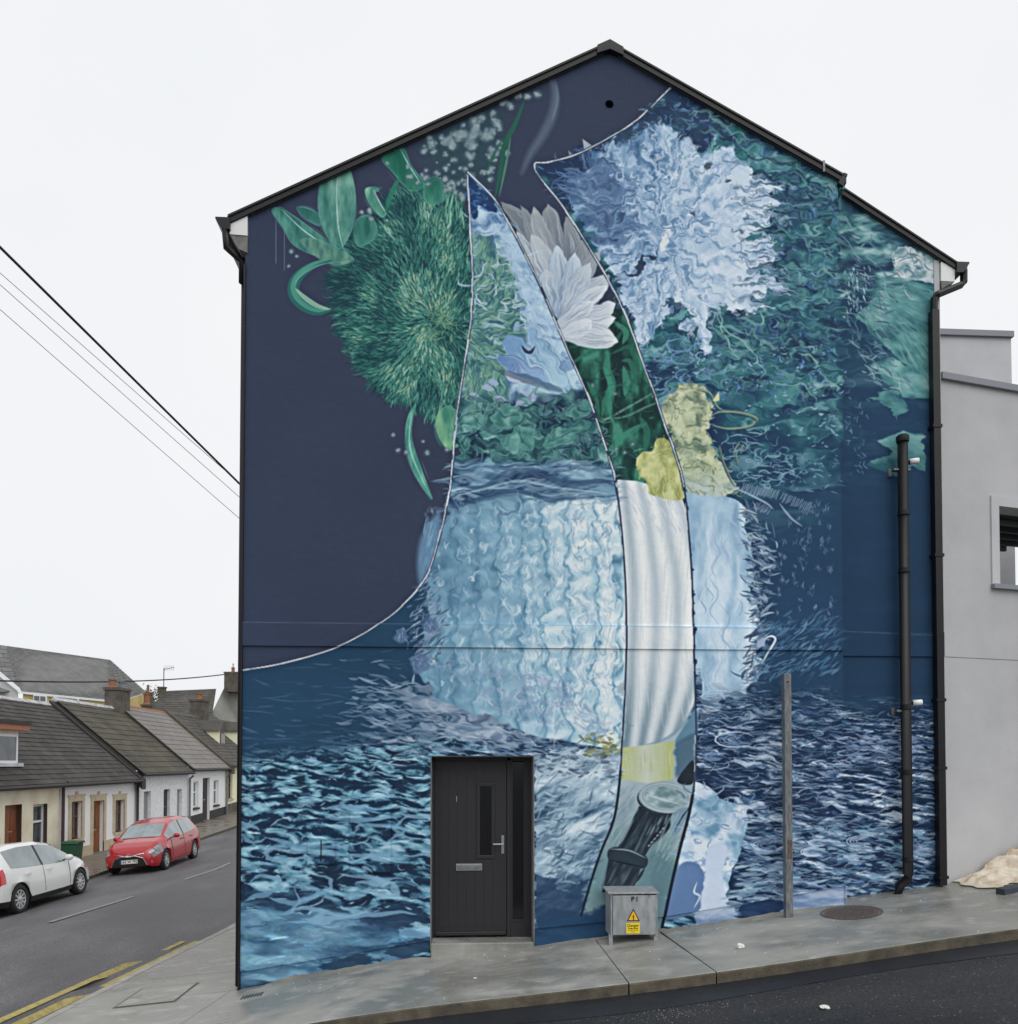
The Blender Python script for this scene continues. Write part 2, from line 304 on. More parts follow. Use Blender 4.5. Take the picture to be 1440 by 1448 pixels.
# stitched marks and pale specks
for (ax, ay, bx, by, n2, h) in ((1050, 690, 1102, 700, 22, 13), (1106, 702, 1148, 718, 17, 12), (1068, 715, 1090, 722, 9, 9)):
    for j in range(n2):
        t = j/n2; line([(ax+(bx-ax)*t-2, ay+(by-ay)*t+h*rs.uniform(.3, .7)), (ax+(bx-ax)*t+3, ay+(by-ay)*t-h*rs.uniform(.3, .6))], col(150, 158, 178), .55, .75, False)
line(spl([(1040, 690), (1062, 700), (1085, 712), (1094, 720)]), col(150, 168, 190), 1.6, .8)
line(spl([(1103, 712), (1112, 724), (1122, 735), (1135, 744)]), col(150, 160, 185), 1.7, .8)
for px, py in inside([(1085, 745), (1180, 700), (1180, 900), (1090, 900)], 64):
    q = rs.uniform(2, 7)
    for j in range(int(3+q)):
        dash(px+rs.normal(0, q*.4), py+rs.normal(0, q*.5), rs.normal(1.5, .5), rs.uniform(3, 8), .6, mixc((160, 162, 182), (120, 122, 150), (96, 150, 175), (96, 84, 112)), 0, .42)
for px, py in inside([(1080, 640), (1190, 640), (1190, 700), (1110, 690)], 60):
    dash(px, py, rs.normal(.2, .6), rs.uniform(3, 12), rs.uniform(.5, 1.2), mixc((130, 160, 185), (80, 120, 150)), 0, .6)
for px, py in inside([(1075, 880), (1190, 870), (1190, 950), (1060, 960)], 220):
    dash(px, py, rs.normal(-.6, .25), rs.uniform(6, 26), rs.uniform(.5, 2.), mixc((50, 90, 125), (84, 140, 170), (40, 60, 92), (140, 170, 195)), rs.uniform(-.2, .2), .5)
line(spl([(1078, 905), (1090, 900), (1096, 905), (1088, 920), (1078, 938)]), col(205, 214, 222), 1.7, .9)
fill([(1068, 906), (1080, 903), (1082, 914), (1070, 916)], (150, 165, 190), 1.5, 2)

# ---- bands of rippled water along the foot of the wall
def ripples(x, y, top, bot, sd, pal, sc=1.):
    d = np.clip((y-top)/(bot-top), 0, 1.2); s = (.50+.85*d)*sc
    yy = (y-top)/s; xx = x/s
    wx = (F(xx/70, yy/18, sd)-.5)*60; wy = (F(xx/46, yy/22, sd+3, 2)-.5)*9
    a = F((xx+wx)/30, (yy+wy)/5.6, sd+5, 3); b = F((xx+wx*.6)/17, (yy+wy)/3.4, sd+8, 2)
    v = a*.74+b*.26
    c = ramp(v, *pal)
    rim = (1-sstep(0, .016, np.abs(v-.515)))*(N(xx/12, yy/5, sd+1) > .45)*.7
    return c*(1-rim[..., None])+col(150, 184, 200)*rim[..., None]*(1 if pal is PL else .0)+c*rim[..., None]*(0 if pal is PL else 1), v
PL = ((.1, (28, 44, 63)), (.465, (32, 52, 74)), (.487, (38, 62, 84)), (.497, (54, 88, 110)), (.54, (66, 106, 130)), (.56, (86, 130, 152)), (.61, (102, 146, 166)), (.64, (124, 162, 180)), (.8, (156, 188, 200)))
PR = ((.1, (28, 42, 64)), (.49, (34, 52, 78)), (.52, (42, 62, 90)), (.535, (60, 84, 114)), (.575, (78, 102, 134)), (.59, (112, 134, 160)), (.63, (134, 154, 176)), (.65, (160, 176, 194)), (.8, (184, 196, 208)))
# left of the door
sl = box(325, 940, 990, 1415); x, y = XX[sl], YY[sl]
c, v = ripples(x, y, 1030, 1400, 20, PL, .74)
c2 = ramp(v+.07*(F(x/60, y/30, 2)-.5), (.2, (34, 52, 78)), (.46, (40, 66, 94)), (.56, (92, 122, 150)), (.64, (165, 180, 202)), (.8, (200, 210, 222)))
h = 1068-(x-340)*.12-np.clip(x-560, 0, 400)*.1; tone = sstep(610, 760, x)[..., None]*sstep(1200, 1100, y)[..., None]
c = c*(1-tone)+c2*tone
a = sstep(-18, 26, y-h+34*(F(x/60, y/9, 17)-.5))
a = a*sstep(0, 1, (x < 1200)*1.)
put(sl, a.astype(f32), c)
slb, ab = shape([(325, 1275), (450, 1282), (560, 1300), (610, 1325), (600, 1350), (325, 1400)], 8, 14, wx=50, wy=12)
put(slb, ab, ramp(F(XX[slb]/50, YY[slb]/12, 14), (.3, (54, 88, 116)), (.5, (92, 134, 162)), (.7, (120, 160, 184))), .8)
for q in ([(445, 1365), (500, 1352), (535, 1360), (480, 1374)], [(545, 1340), (600, 1325), (612, 1345), (560, 1352)], [(520, 1290), (570, 1280), (600, 1300), (545, 1318)], [(345, 1258), (430, 1262), (455, 1280), (400, 1286)]):
    fill(spl(q, True), (36, 58, 82), 1.5, 9, .85, wx=14, wy=6)
for px, py in inside([(345, 1075), (605, 1045), (605, 1330), (345, 1385)], 2300):
    d = (py-1040)/350; b0 = CV[int(py)-Y0, int(px)-X0]
    c = np.clip(b0*rs.uniform(.86, 1.22)+rs.normal(0, .012, 3), 0, 1)
    dash(px, py, rs.normal(0, .16), rs.uniform(5, 12+18*d), rs.uniform(.5, 1.1+1.3*d), c, rs.uniform(-.3, .3), .6)
for px, py in inside([(345, 1080), (605, 1045), (605, 1300), (345, 1300)], 150):
    dash(px, py, rs.normal(-.05, .3), rs.uniform(5, 16), rs.uniform(.5, 1.1), mixc((150, 188, 205), (182, 205, 216), (130, 165, 190)), rs.uniform(-.5, .5), .75)
curls([(350, 1150), (600, 1120), (600, 1300), (350, 1300)], 40, [(104, 146, 172), (124, 162, 186)], L=(26, 50), w=(2, 4), turn=.35, alpha=.75, sx=2.6)
warp([(330, 1040), (606, 1030), (606, 1320), (330, 1390)], 6, 34, 14, 6, 10, 3.5)
# calm blue above the ripples, thin pale streaks
for px, py in inside([(345, 960), (560, 900), (600, 1000), (600, 1050), (345, 1085)], 170):
    t = sstep(940, 1060, py)+.1
    if rs.rand() > t+.25: continue
    dash(px, py, rs.normal(0, .15), rs.uniform(10, 50), rs.uniform(.5, 1.6), mixc((60, 88, 120), (84, 110, 145), (110, 132, 165), (44, 66, 96)), rs.uniform(-.15, .15), .4)
for px, py in inside([(510, 945), (600, 985), (700, 1030), (860, 1060), (870, 1085), (600, 1060), (500, 1040)], 460, 14):
    dash(px, py, rs.normal(.12, .22), rs.uniform(8, 34), rs.uniform(.6, 2.2), mixc((166, 182, 200), (124, 146, 172), (42, 60, 86), (80, 108, 136), (60, 92, 120), (186, 200, 210)), rs.uniform(-.3, .3), .65)
for q in ([(560, 985), (590, 978), (630, 985), (690, 1000), (740, 1030), (690, 1020), (640, 1010), (590, 1000)], [(622, 1022), (650, 1018), (700, 1028), (722, 1046), (680, 1048), (640, 1040)]):
    fill(spl(q, True), lambda x, y: ramp(F(x/22, y/9, 4), (.3, (104, 126, 154)), (.5, (142, 160, 182)), (.7, (174, 188, 202))), 3, 7, .7, wx=16, wy=5)
for px, py in inside([(555, 975), (640, 975), (760, 1035), (720, 1055), (610, 1035)], 150, 8): dash(px, py, rs.normal(.25, .2), rs.uniform(10, 34), rs.uniform(.7, 2.4), mixc((160, 176, 194), (112, 136, 162), (44, 62, 88), (186, 198, 208)), rs.uniform(-.3, .3), .6)
warp([(540, 960), (640, 960), (780, 1040), (720, 1062), (580, 1045)], 6, 26, 10, 5, 10, 4)
# right of the glass
sl = box(985, 950, 1335, 1300); x, y = XX[sl], YY[sl]
c, v = ripples(x, y, 960, 1310, 44, PR, .68)
a = sstep(-10, 22, y-978-((x > 1190)*(18))+30*(F(x/40, y/9, 19)-.5))*np.clip(.55+.45*sstep(1000, 1060, y)+.1, 0, 1)
put(sl, a.astype(f32), c)
for px, py in inside([(988, 975), (1325, 980), (1325, 1280), (988, 1290)], 2100):
    d = (py-960)/340; b0 = CV[int(py)-Y0, int(px)-X0]
    c = np.clip(b0*rs.uniform(.84, 1.25)+rs.normal(0, .012, 3), 0, 1)
    dash(px, py, rs.normal(0, .25), rs.uniform(5, 24), rs.uniform(.5, 1.4), c, rs.uniform(-.6, .6), .75)
warp([(985, 960), (1184, 960), (1184, 1290), (985, 1290)], 5, 24, 12, 4, 10, 4)
curls([(988, 990), (1325, 1000), (1325, 1280), (1060, 1290), (1060, 1140), (988, 1100)], 150, [(170, 184, 206), (198, 208, 220), (110, 150, 182), (30, 42, 70), (130, 150, 180)], L=(10, 26), w=(.5, 1.2), turn=.4, alpha=.7, sx=2.4)
for px, py in inside([(1190, 1040), (1300, 1040), (1290, 1075), (1200, 1072)], 110):
    dash(px, py, rs.normal(0, .2), rs.uniform(6, 22), rs.uniform(.8, 2), mixc((140, 155, 185), (170, 182, 205), (84, 100, 140)), rs.uniform(-.3, .3), .6)
for px, py in inside([(1060, 1170), (1325, 1170), (1325, 1275), (1050, 1290)], 420):
    dash(px, py, rs.normal(0, .2), rs.uniform(6, 30), rs.uniform(.7, 2.4), mixc((110, 160, 188), (150, 190, 208), (48, 74, 112), (196, 212, 222), (34, 50, 82)), rs.uniform(-.4, .4), .7)
for px, py in inside([(988, 985), (1325, 990), (1325, 1270), (1060, 1285), (1060, 1150), (988, 1105)], 900):
    dash(px, py, rs.normal(0, .16), rs.uniform(8, 30), rs.uniform(.35, .9), mixc((168, 182, 200), (30, 46, 72), (34, 56, 84), (120, 146, 172), (84, 124, 150)), rs.uniform(-.35, .35), .75)
for cx, cy, r1 in ((1040, 1046, 22), (1085, 1196, 20), (1150, 1205, 13), (1157, 1192, 10), (1218, 1190, 16), (1308, 1205, 12), (1010, 1070, 12)):
    for j in range(4):
        q = r1*(1-.22*j); line([(cx+q*1.3*math.cos(t), cy+q*.5*math.sin(t)) for t in np.linspace(rs.uniform(0, 1), rs.uniform(5, 6.2), 12)], mixc((150, 172, 196), (190, 205, 218), (70, 100, 140)), rs.uniform(.7, 1.5), .8)

# ---- green pompon
PB = spl([(472, 372), (470, 350), (505, 322), (530, 300), (556, 272), (600, 258), (640, 268), (655, 300), (665, 330), (668, 400), (667, 450), (655, 530), (645, 600), (620, 600), (585, 575), (545, 562), (510, 525), (485, 485), (472, 440), (466, 405)], True)
fill(PB, (38, 84, 84), 7, 8, .95)
pb2 = list(inside(PB, 7600)); pb2.sort(key=lambda q: -math.hypot(q[0]-622, q[1]-455))
def fur(px, py, cx=622, cy=455):
    a = math.atan2(py-cy, px-cx)
    a += .35*math.sin(px*.031+py*.022)+.5*(float(N(np.float32(px/30), np.float32(py/30), 3))-.5)
    if px > 610 and py < 330: a = -1.5+(px-630)*.01+rs.normal(0, .2)
    return a
for px, py in pb2:
    r = math.hypot(px-622, py-455); a = fur(px, py)+rs.normal(0, .22); q = float(N(np.float32(px/26), np.float32(py/26), 1))
    u = rs.rand()*.6+q*.5-.12*(r/150)+(.12 if px > 540 else 0)
    if u < .44: c = mixc((22, 56, 62), (26, 70, 70), (34, 50, 74))
    elif u < .70: c = mixc((44, 98, 92), (56, 114, 104), (38, 86, 86))
    elif u < .90: c = mixc((76, 136, 124), (98, 154, 142), (70, 124, 108))
    else: c = mixc((132, 174, 162), (150, 180, 166), (140, 156, 112))
    dash(px, py, a, rs.uniform(8, 21), rs.uniform(.5, 1.15), c, rs.uniform(-.35, .35), .85)
fill(spl([(608, 440), (625, 446), (636, 470), (620, 486), (606, 470)], True), (28, 70, 68), 8, 3, .45)
for k2 in range(90):
    a = rs.uniform(0, 6.28); r = rs.uniform(6, 26); dash(622+r*math.cos(a), 462+r*math.sin(a)*1.2, a+1.2, rs.uniform(6, 12), .8, mixc((96, 150, 130), (44, 96, 86), (140, 158, 116)), .3, .7)
# ---- leaves around it
def leaf(pts, c0, c1, rib=None, w=0):
    P = spl(pts, True); cy0, cy1 = P[:, 1].min(), P[:, 1].max()
    A, B = col(*c0), col(*c1)
    fill(P, lambda x, y: A+(B-A)*np.clip((F(x/10, y/30, 5)-.25)*1.8, 0, 1)[..., None], 1, 0)
    for j in range(14):
        s = rs.randint(0, len(P)-8); line(P[s:s+8]+rs.normal(0, 2.5, 2), mixc((110, 170, 158), (40, 96, 92)), .8, .35)
    line(list(P)+[P[0]], col(112, 162, 154), .7, .35, False)
    if rib is not None: line(spl(rib), col(170, 200, 195), .9, .8)
leaf([(396, 293), (408, 300), (440, 322), (468, 343), (492, 356), (480, 366), (448, 362), (415, 346), (400, 322), (384, 298)], (34, 84, 84), (90, 148, 136), [(398, 296), (425, 322), (450, 340), (480, 358)])
leaf([(420, 293), (440, 296), (455, 308), (450, 318), (430, 308)], (40, 90, 88), (60, 116, 108))
leaf([(452, 262), (462, 252), (478, 243), (493, 238), (501, 262), (503, 292), (498, 322), (488, 344), (478, 352), (466, 340), (455, 318), (450, 288)], (50, 108, 102), (116, 164, 150), [(477, 246), (476, 285), (479, 325), (486, 352)])
leaf([(505, 310), (520, 304), (532, 318), (530, 336), (508, 348), (500, 330)], (40, 96, 90), (84, 144, 130))
leaf([(425, 340), (450, 338), (475, 350), (500, 366), (480, 374), (452, 366)], (50, 100, 96), (120, 160, 140))
leaf([(540, 222), (568, 208), (582, 234), (600, 262), (578, 268), (556, 244)], (30, 92, 80), (52, 122, 102), [(566, 210), (580, 236), (596, 260)])
leaf([(516, 268), (528, 264), (536, 268), (530, 276), (545, 300), (538, 306), (522, 288)], (44, 110, 96), (130, 176, 156), [(528, 268), (536, 284), (546, 302)])
leaf([(600, 262), (612, 250), (624, 256), (628, 280), (612, 290), (600, 280)], (38, 100, 88), (70, 136, 118))
c3 = spl([(468, 368), (445, 374), (424, 388), (415, 404), (418, 420), (432, 434), (450, 441), (468, 438)])
line(c3, col(42, 100, 96), 8.5, 1); line(c3-[0, 2], col(88, 150, 136), 4, .7); line(spl([(418, 408), (430, 420), (448, 432), (466, 437)]), col(140, 184, 160), 3.6, .8); line(c3[:18]+[0, 3], col(120, 170, 158), 1.2, .6)
line(spl([(545, 300), (555, 270), (566, 250)]), col(44, 112, 96), 3.5, .9)
for k2 in range(34):
    px = rs.uniform(630, 655); dash(px, 290+rs.uniform(-14, 22), -1.45+rs.normal(0, .15), rs.uniform(12, 26), 1, mixc((150, 190, 170), (90, 150, 130), (60, 120, 104)), 0, .8)
for q in ((390, 312, 372), (402, 324, 382)): line([(q[0], q[1]), (q[0], q[2])], col(130, 138, 160), .6, .6, False)
# trailing leaf below
leaf([(588, 572), (584, 590), (582, 615), (588, 640), (598, 668), (606, 690), (611, 706), (596, 688), (582, 662), (575, 636), (573, 610), (578, 586)], (44, 110, 104), (104, 168, 150), [(584, 580), (579, 610), (583, 645), (608, 700)])
leaf([(622, 580), (640, 576), (644, 610), (640, 636), (626, 628), (616, 604)], (60, 124, 108), (136, 180, 140))
# gypsophila
def puff(px, py, r, s=1.):
    fill(ell(px, py, r*1.05, r, 0, 10), (84, 104, 116), r*.45, 0, .6*s)
    for j in range(int(4+r*1.2)):
        a = rs.uniform(0, 6.28); q = rs.uniform(0, r*.7); t = rs.uniform(.28, .5)*r
        fill(ell(px+q*math.cos(a), py+q*math.sin(a)*.9, t, t*.85, a, 7), tuple(mixc((124, 146, 150), (158, 176, 178), (102, 124, 134))*255), max(.7, t*.5), 0, .62*s)
fill(spl([(600, 200), (650, 172), (700, 150), (712, 200), (700, 250), (650, 270), (620, 250)], True), (42, 78, 82), 22, 8, .55)
for px, py in inside([(582, 208), (640, 172), (698, 150), (712, 215), (700, 255), (640, 290), (628, 262), (600, 250)], 92): puff(px, py, rs.uniform(2.2, 7.5)*(1.15 if py < 220 else .8), rs.uniform(.6, 1))
for px, py, r in ((712, 144, 7), (722, 150, 6), (733, 135, 6), (746, 136, 6), (760, 133, 6.5), (704, 176, 7), (690, 192, 9), (672, 180, 8), (655, 190, 9), (640, 205, 8), (668, 205, 8), (697, 215, 7), (636, 268, 5), (412, 355, 4), (420, 362, 3), (408, 376, 3), (511, 300, 4), (523, 299, 5.5), (525, 310, 4), (563, 637, 4), (575, 640, 4), (556, 615, 3.5), (604, 640, 4.5), (632, 636, 4), (598, 624, 3), (577, 235, 4), (580, 250, 5.5), (590, 258, 4), (548, 230, 3)): puff(px, py, r)
line(spl([(742, 140), (730, 172), (714, 205), (708, 240), (700, 280)]), col(38, 92, 76), 3.6, .9); line(spl([(722, 195), (716, 230), (706, 278)]), col(76, 122, 108), 1.8, .9); line(spl([(688, 240), (700, 215), (712, 195)]), col(40, 92, 78), 2.2, .8)
line(spl([(777, 108), (785, 130), (782, 160), (768, 190), (750, 218), (738, 245)]), col(104, 116, 134), 6.5, .6, feather=8)
line(spl([(785, 112), (789, 140), (781, 170)]), col(128, 140, 156), 1.6, .45, feather=3)
fill([(824, 196), (838, 206), (836, 213), (826, 210)], (150, 160, 168), 1); fill([(804, 212), (812, 220), (805, 221)], (120, 130, 145), 1)

# ---- between the lines: the clear strip (white dahlia, dark stems, fluted vase)
i2 = [p for p in L2 if p[1] > 270]; i3 = [p for p in L3 if p[1] > 380]
S2 = i2+i3[::-1]+[(862, 400), (850, 378), (840, 360), (700, 282)]
stem = [p for p in L2 if 430 < p[1] < 690]+[p for p in L3 if 430 < p[1] < 690][::-1]
def dk(x, y):
    v = F(x/16, y/34, 3, 3); return ramp(v, (.25, (26, 46, 50)), (.45, (30, 60, 58)), (.58, (40, 88, 78)), (.74, (66, 128, 110)))
fill(stem, dk, 1)
for w0, cc, ww in (([(862, 500), (858, 520), (866, 545), (862, 580)], (56, 124, 104), 6), ([(880, 510), (892, 512), (898, 540), (890, 560)], (50, 112, 96), 4), ([(905, 590), (915, 610), (912, 640)], (46, 104, 88), 5), ([(830, 540), (842, 560), (846, 590)], (50, 110, 94), 4), ([(870, 455), (885, 470), (880, 486)], (66, 134, 112), 5), ([(800, 520), (830, 500), (862, 486), (880, 470)], (50, 108, 92), 3), ([(806, 610), (850, 596), (890, 575), (930, 552)], (100, 150, 136), 1.6), ([(835, 592), (880, 590), (915, 575), (938, 566)], (90, 136, 120), 1.5), ([(856, 520), (864, 545), (860, 565), (868, 600)], (60, 134, 112), 5), ([(882, 518), (886, 540), (884, 560)], (64, 136, 114), 5), ([(858, 640), (885, 615), (914, 598)], (60, 130, 110), 4.5), ([(850, 590), (857, 565), (866, 580)], (56, 120, 100), 4), ([(893, 455), (898, 500), (906, 540)], (44, 100, 84), 4), ([(865, 500), (890, 490), (905, 500)], (40, 96, 82), 3)):
    line(spl(w0), col(*cc), ww, .8, feather=2)
for px, py in inside(stem, 200): dash(px, py, rs.uniform(-1.6, 1.6), rs.uniform(6, 24), rs.uniform(.5, 1.8), mixc((24, 44, 48), (44, 100, 86), (70, 132, 112), (30, 66, 62)), rs.uniform(-.5, .5), .45)
for px, py in ((872, 634), (884, 640), (895, 628), (838, 545), (870, 556), (925, 560)): puff(px, py, 4, .5)
# dahlia
for b, t, w, c0, c1 in (
    ((795, 395), (708, 285), 24, (84, 94, 110), (122, 132, 138)), ((800, 400), (737, 290), 24, (96, 106, 120), (132, 140, 146)),
    ((800, 400), (775, 288), 24, (96, 106, 120), (138, 145, 150)), ((805, 400), (756, 292), 24, (110, 120, 132), (156, 164, 168)),
    ((812, 400), (800, 306), 24, (100, 110, 124), (136, 144, 150)), ((815, 408), (826, 338), 30, (104, 112, 126), (140, 147, 152)),
    ((785, 420), (730, 325), 30, (128, 140, 154), (176, 184, 188)), ((790, 420), (752, 330), 28, (134, 146, 160), (184, 192, 196)),
    ((800, 430), (850, 355), 26, (124, 134, 146), (156, 163, 168)), ((800, 430), (862, 390), 26, (146, 156, 168), (184, 192, 198)),
    ((790, 440), (790, 348), 32, (130, 152, 178), (188, 200, 210)), ((798, 440), (812, 356), 28, (128, 152, 180), (192, 203, 212)),
    ((790, 450), (770, 378), 26, (130, 152, 176), (184, 194, 202)), ((795, 452), (836, 372), 26, (140, 156, 176), (186, 196, 204)),
    ((790, 455), (858, 402), 24, (164, 176, 192), (208, 214, 220)), ((790, 462), (872, 430), 26, (160, 172, 188), (200, 206, 212)),
    ((788, 462), (842, 425), 22, (170, 182, 196), (208, 214, 218)), ((790, 470), (874, 450), 24, (168, 178, 190), (210, 216, 221)),
    ((795, 476), (872, 484), 32, (170, 180, 192), (206, 212, 216)), ((792, 470), (840, 455), 24, (180, 190, 202), (214, 218, 222))):
    petal(b, t, w*rs.uniform(.9, 1.2), c0, c1, rs.uniform(-.3, .3), n=18, ea=.35)
for px, py in inside([(775, 400), (850, 400), (840, 470), (795, 480)], 120):
    a = math.atan2(py-470, px-780); dash(px, py, a, rs.uniform(8, 22), .8, mixc((205, 212, 220), (150, 170, 195), (190, 200, 210)), .1, .5)
warp([(700, 285), (835, 300), (885, 440), (880, 492), (795, 490)], 2.2, 15, 15, 6, 5)
# fluted white vase
VW = [p for p in L2 if 680 < p[1] < 1060]+[(878, 1058), (905, 1057), (932, 1051), (955, 1038), (971, 1020), (980, 1000), (984, 985)]+[p for p in L3 if 720 < p[1] < 985][::-1]+[(965, 705), (940, 690), (900, 680), (874, 678)]
def vw(x, y):
    u = (x-872-np.interp(y, [680, 745, 830, 1000, 1060], [2, 8, 14, 8, 4]))/(104.)            # across
    bow = np.interp(y, [680, 720, 800, 900, 970, 1020, 1060], [-.36, -.12, .02, .08, .0, -.16, -.34])*u
    r = np.cos((u-bow)*2*math.pi*3.6+.6+.25*(F(x/8, y/60, 3)-.5))
    top = sstep(900, 1040, y)*.22
    v = .73+.17*r-top-.18*sstep(.25, -.1, u)+.05*(F(x/9, y/70, 7)-.5)
    return ramp(v, (.2, (96, 122, 138)), (.4, (142, 160, 170)), (.55, (176, 188, 196)), (.7, (200, 208, 212)), (.9, (222, 225, 224)))
# green-yellow foot of the vase, grey ground and the watch
S3 = [p for p in L2 if p[1] > 1045]+[(850, 1300), (935, 1325)]+[p for p in L3 if p[1] > 1000][::-1]
fill(S3, lambda x, y: ramp(sstep(1060, 1260, y)*.7+.5*(F(x/26, y/30, 6)-.3), (0, (162, 177, 186)), (.4, (140, 160, 168)), (.7, (108, 136, 142)), (1, (88, 118, 126))), 1)
fill(VW, vw, 1)
for k2 in range(110):
    y0 = rs.uniform(690, 1000); x0 = rs.uniform(878, 978); L = rs.uniform(20, 60)
    if y0 < 730: continue
    dash(x0, y0+15, math.pi/2+(-.14 if y0 > 900 else .12)*((x0-885)/90), L, rs.uniform(.5, 1.4), mixc((214, 218, 222), (160, 176, 190), (190, 196, 204)), .03, .3)
for px, py in inside([(895, 690), (965, 705), (975, 760), (885, 740)], 80): dash(px, py, 1.1, rs.uniform(8, 22), 1.1, mixc((186, 196, 208), (210, 214, 220), (165, 178, 196)), -.2, .4)
line(spl([(905, 1055), (932, 1049), (955, 1036), (971, 1018), (982, 996)]), col(120, 146, 162), 2.2, .7, feather=2)
fill(spl([(962, 1036), (985, 1006), (985, 1040), (957, 1050)], True), (92, 128, 150), 2)
# yellow blossom overlapping the rim
Y2 = spl([(900, 652), (908, 640), (922, 638), (928, 622), (944, 622), (955, 645), (966, 690), (966, 706), (945, 706), (920, 698), (914, 680), (904, 672)], True)
fill(Y2, lambda x, y: ramp(F(x/12, y/14, 5), (.3, (142, 150, 98)), (.5, (176, 182, 126)), (.7, (196, 200, 150))), 1.2, 1.5)
for px, py in inside(Y2, 130): dash(px, py, math.atan2(py-640, px-935)+rs.normal(0, .3), rs.uniform(6, 16), rs.uniform(.5, 1.2), mixc((210, 208, 150), (172, 170, 96), (192, 196, 140)), .2, .5)
fill([(876, 1058), (953, 1048), (952, 1102), (915, 1108), (878, 1102)], lambda x, y: ramp(np.abs(x-914)/40+.25*(F(x/4, y/50, 3)-.5), (0, (186, 194, 182)), (.5, (176, 184, 150)), (1, (166, 176, 112))), 1.5, 1)
for k2 in range(70): dash(rs.uniform(880, 950), rs.uniform(1068, 1092), 1.57, rs.uniform(14, 34), .9, mixc((196, 200, 184), (160, 172, 110), (176, 186, 150)), 0, .4)
fill([(955, 1050), (984, 1036), (983, 1085), (955, 1100)], (70, 98, 118), 3, 2, .9)
fill(spl([(958, 1104), (968, 1088), (981, 1076), (981, 1106), (968, 1110)], True), (40, 48, 58), 1.2)
bar = [(904, 1140), (951, 1150), (950, 1172), (938, 1182), (922, 1196), (912, 1212), (904, 1235), (895, 1262), (852, 1262), (858, 1232), (862, 1206), (880, 1186), (893, 1163)]
fill(spl([(922, 1204), (945, 1212), (958, 1232), (940, 1300), (905, 1300), (900, 1240)], True), (92, 122, 130), 3)
fill(bar, lambda x, y: ramp(F((x+y*.5)/5, (y-x*.3)/26, 5, 2), (.3, (36, 46, 56)), (.6, (48, 60, 70)), (.85, (80, 96, 106))), 1)
for k2 in range(60):
    t = rs.rand(); px = 925-60*t+rs.uniform(-16, 16); py = 1158+92*t; dash(px, py, 2.1, rs.uniform(8, 20), rs.uniform(.5, 1), mixc((30, 40, 50), (84, 100, 110), (50, 64, 74)), 0, .5)
line([(897, 1158), (880, 1188), (868, 1204)], col(120, 138, 146), 1.8, .85); line([(902, 1160), (888, 1186)], col(30, 40, 50), 3, .8)
line([(948, 1172), (932, 1190), (918, 1206)], col(104, 122, 132), 1.6, .9); line([(940, 1160), (930, 1178), (916, 1194)], col(26, 34, 44), 2.4, .8); line([(858, 1224), (853, 1258)], col(84, 100, 110), 1.2, .7); line([(912, 1228), (900, 1248)], col(26, 36, 46), 2.2, .8)
for t in np.linspace(0, 1, 6): dash(938-20*t, 1172+24*t, -.7, 5, 1., col(140, 156, 164), 0, .9)
fill(spl([(861, 1202), (875, 1198), (905, 1206), (916, 1214), (914, 1226), (900, 1228), (870, 1218), (860, 1214)], True), (44, 56, 66), 1)
line(spl([(864, 1201), (890, 1203), (914, 1214)]), col(130, 146, 154), 1.2, .8); line(spl([(862, 1216), (888, 1222), (912, 1227)]), col(24, 32, 42), 1.2, .8)
fill(ell(941, 1131, 40, 23, .08), (44, 58, 68), 1)
fill(ell(942, 1128, 39, 22, .08), (140, 158, 166), 1)
for k2 in range(5): e = ell(942, 1128, 38-k2*1.6, 21.5-k2*1.2, .08); line(e+[e[0]], mixc((180, 194, 198), (90, 108, 118), (150, 166, 174)), .7, .8, False)
fill(ell(943, 1128, 31, 15.5, .08), lambda x, y: ramp(F(x/14, y/8, 4), (.3, (104, 130, 138)), (.55, (134, 158, 164)), (.8, (168, 186, 190))), 1)
line(spl([(915, 1124), (935, 1130), (960, 1137)]), col(190, 200, 204), 1.4, .6); line(spl([(956, 1118), (966, 1124), (968, 1132)]), col(84, 104, 114), 2, .6)
fill(spl([(951, 1152), (972, 1142), (970, 1160), (960, 1178), (950, 1178)], True), (112, 140, 158), 1.5); line(spl([(955, 1176), (962, 1160), (974, 1144)]), col(40, 54, 66), 1.4, .8)
for px, py in inside([(872, 1110), (900, 1112), (890, 1160), (868, 1200)], 60): dash(px, py, 2.2, rs.uniform(10, 24), 1.3, mixc((170, 184, 194), (130, 150, 165), (100, 124, 140)), 0, .5)

for px, py in inside([(925, 1165), (965, 1150), (958, 1230), (925, 1235)], 60): dash(px, py, -1.1, rs.uniform(8, 22), 1.3, mixc((170, 186, 190), (140, 162, 166), (110, 138, 144)), .1, .45)
fill(spl([(920, 1212), (940, 1216), (952, 1236), (946, 1262), (925, 1262)], True), (84, 114, 124), 2.5, 0, .7)
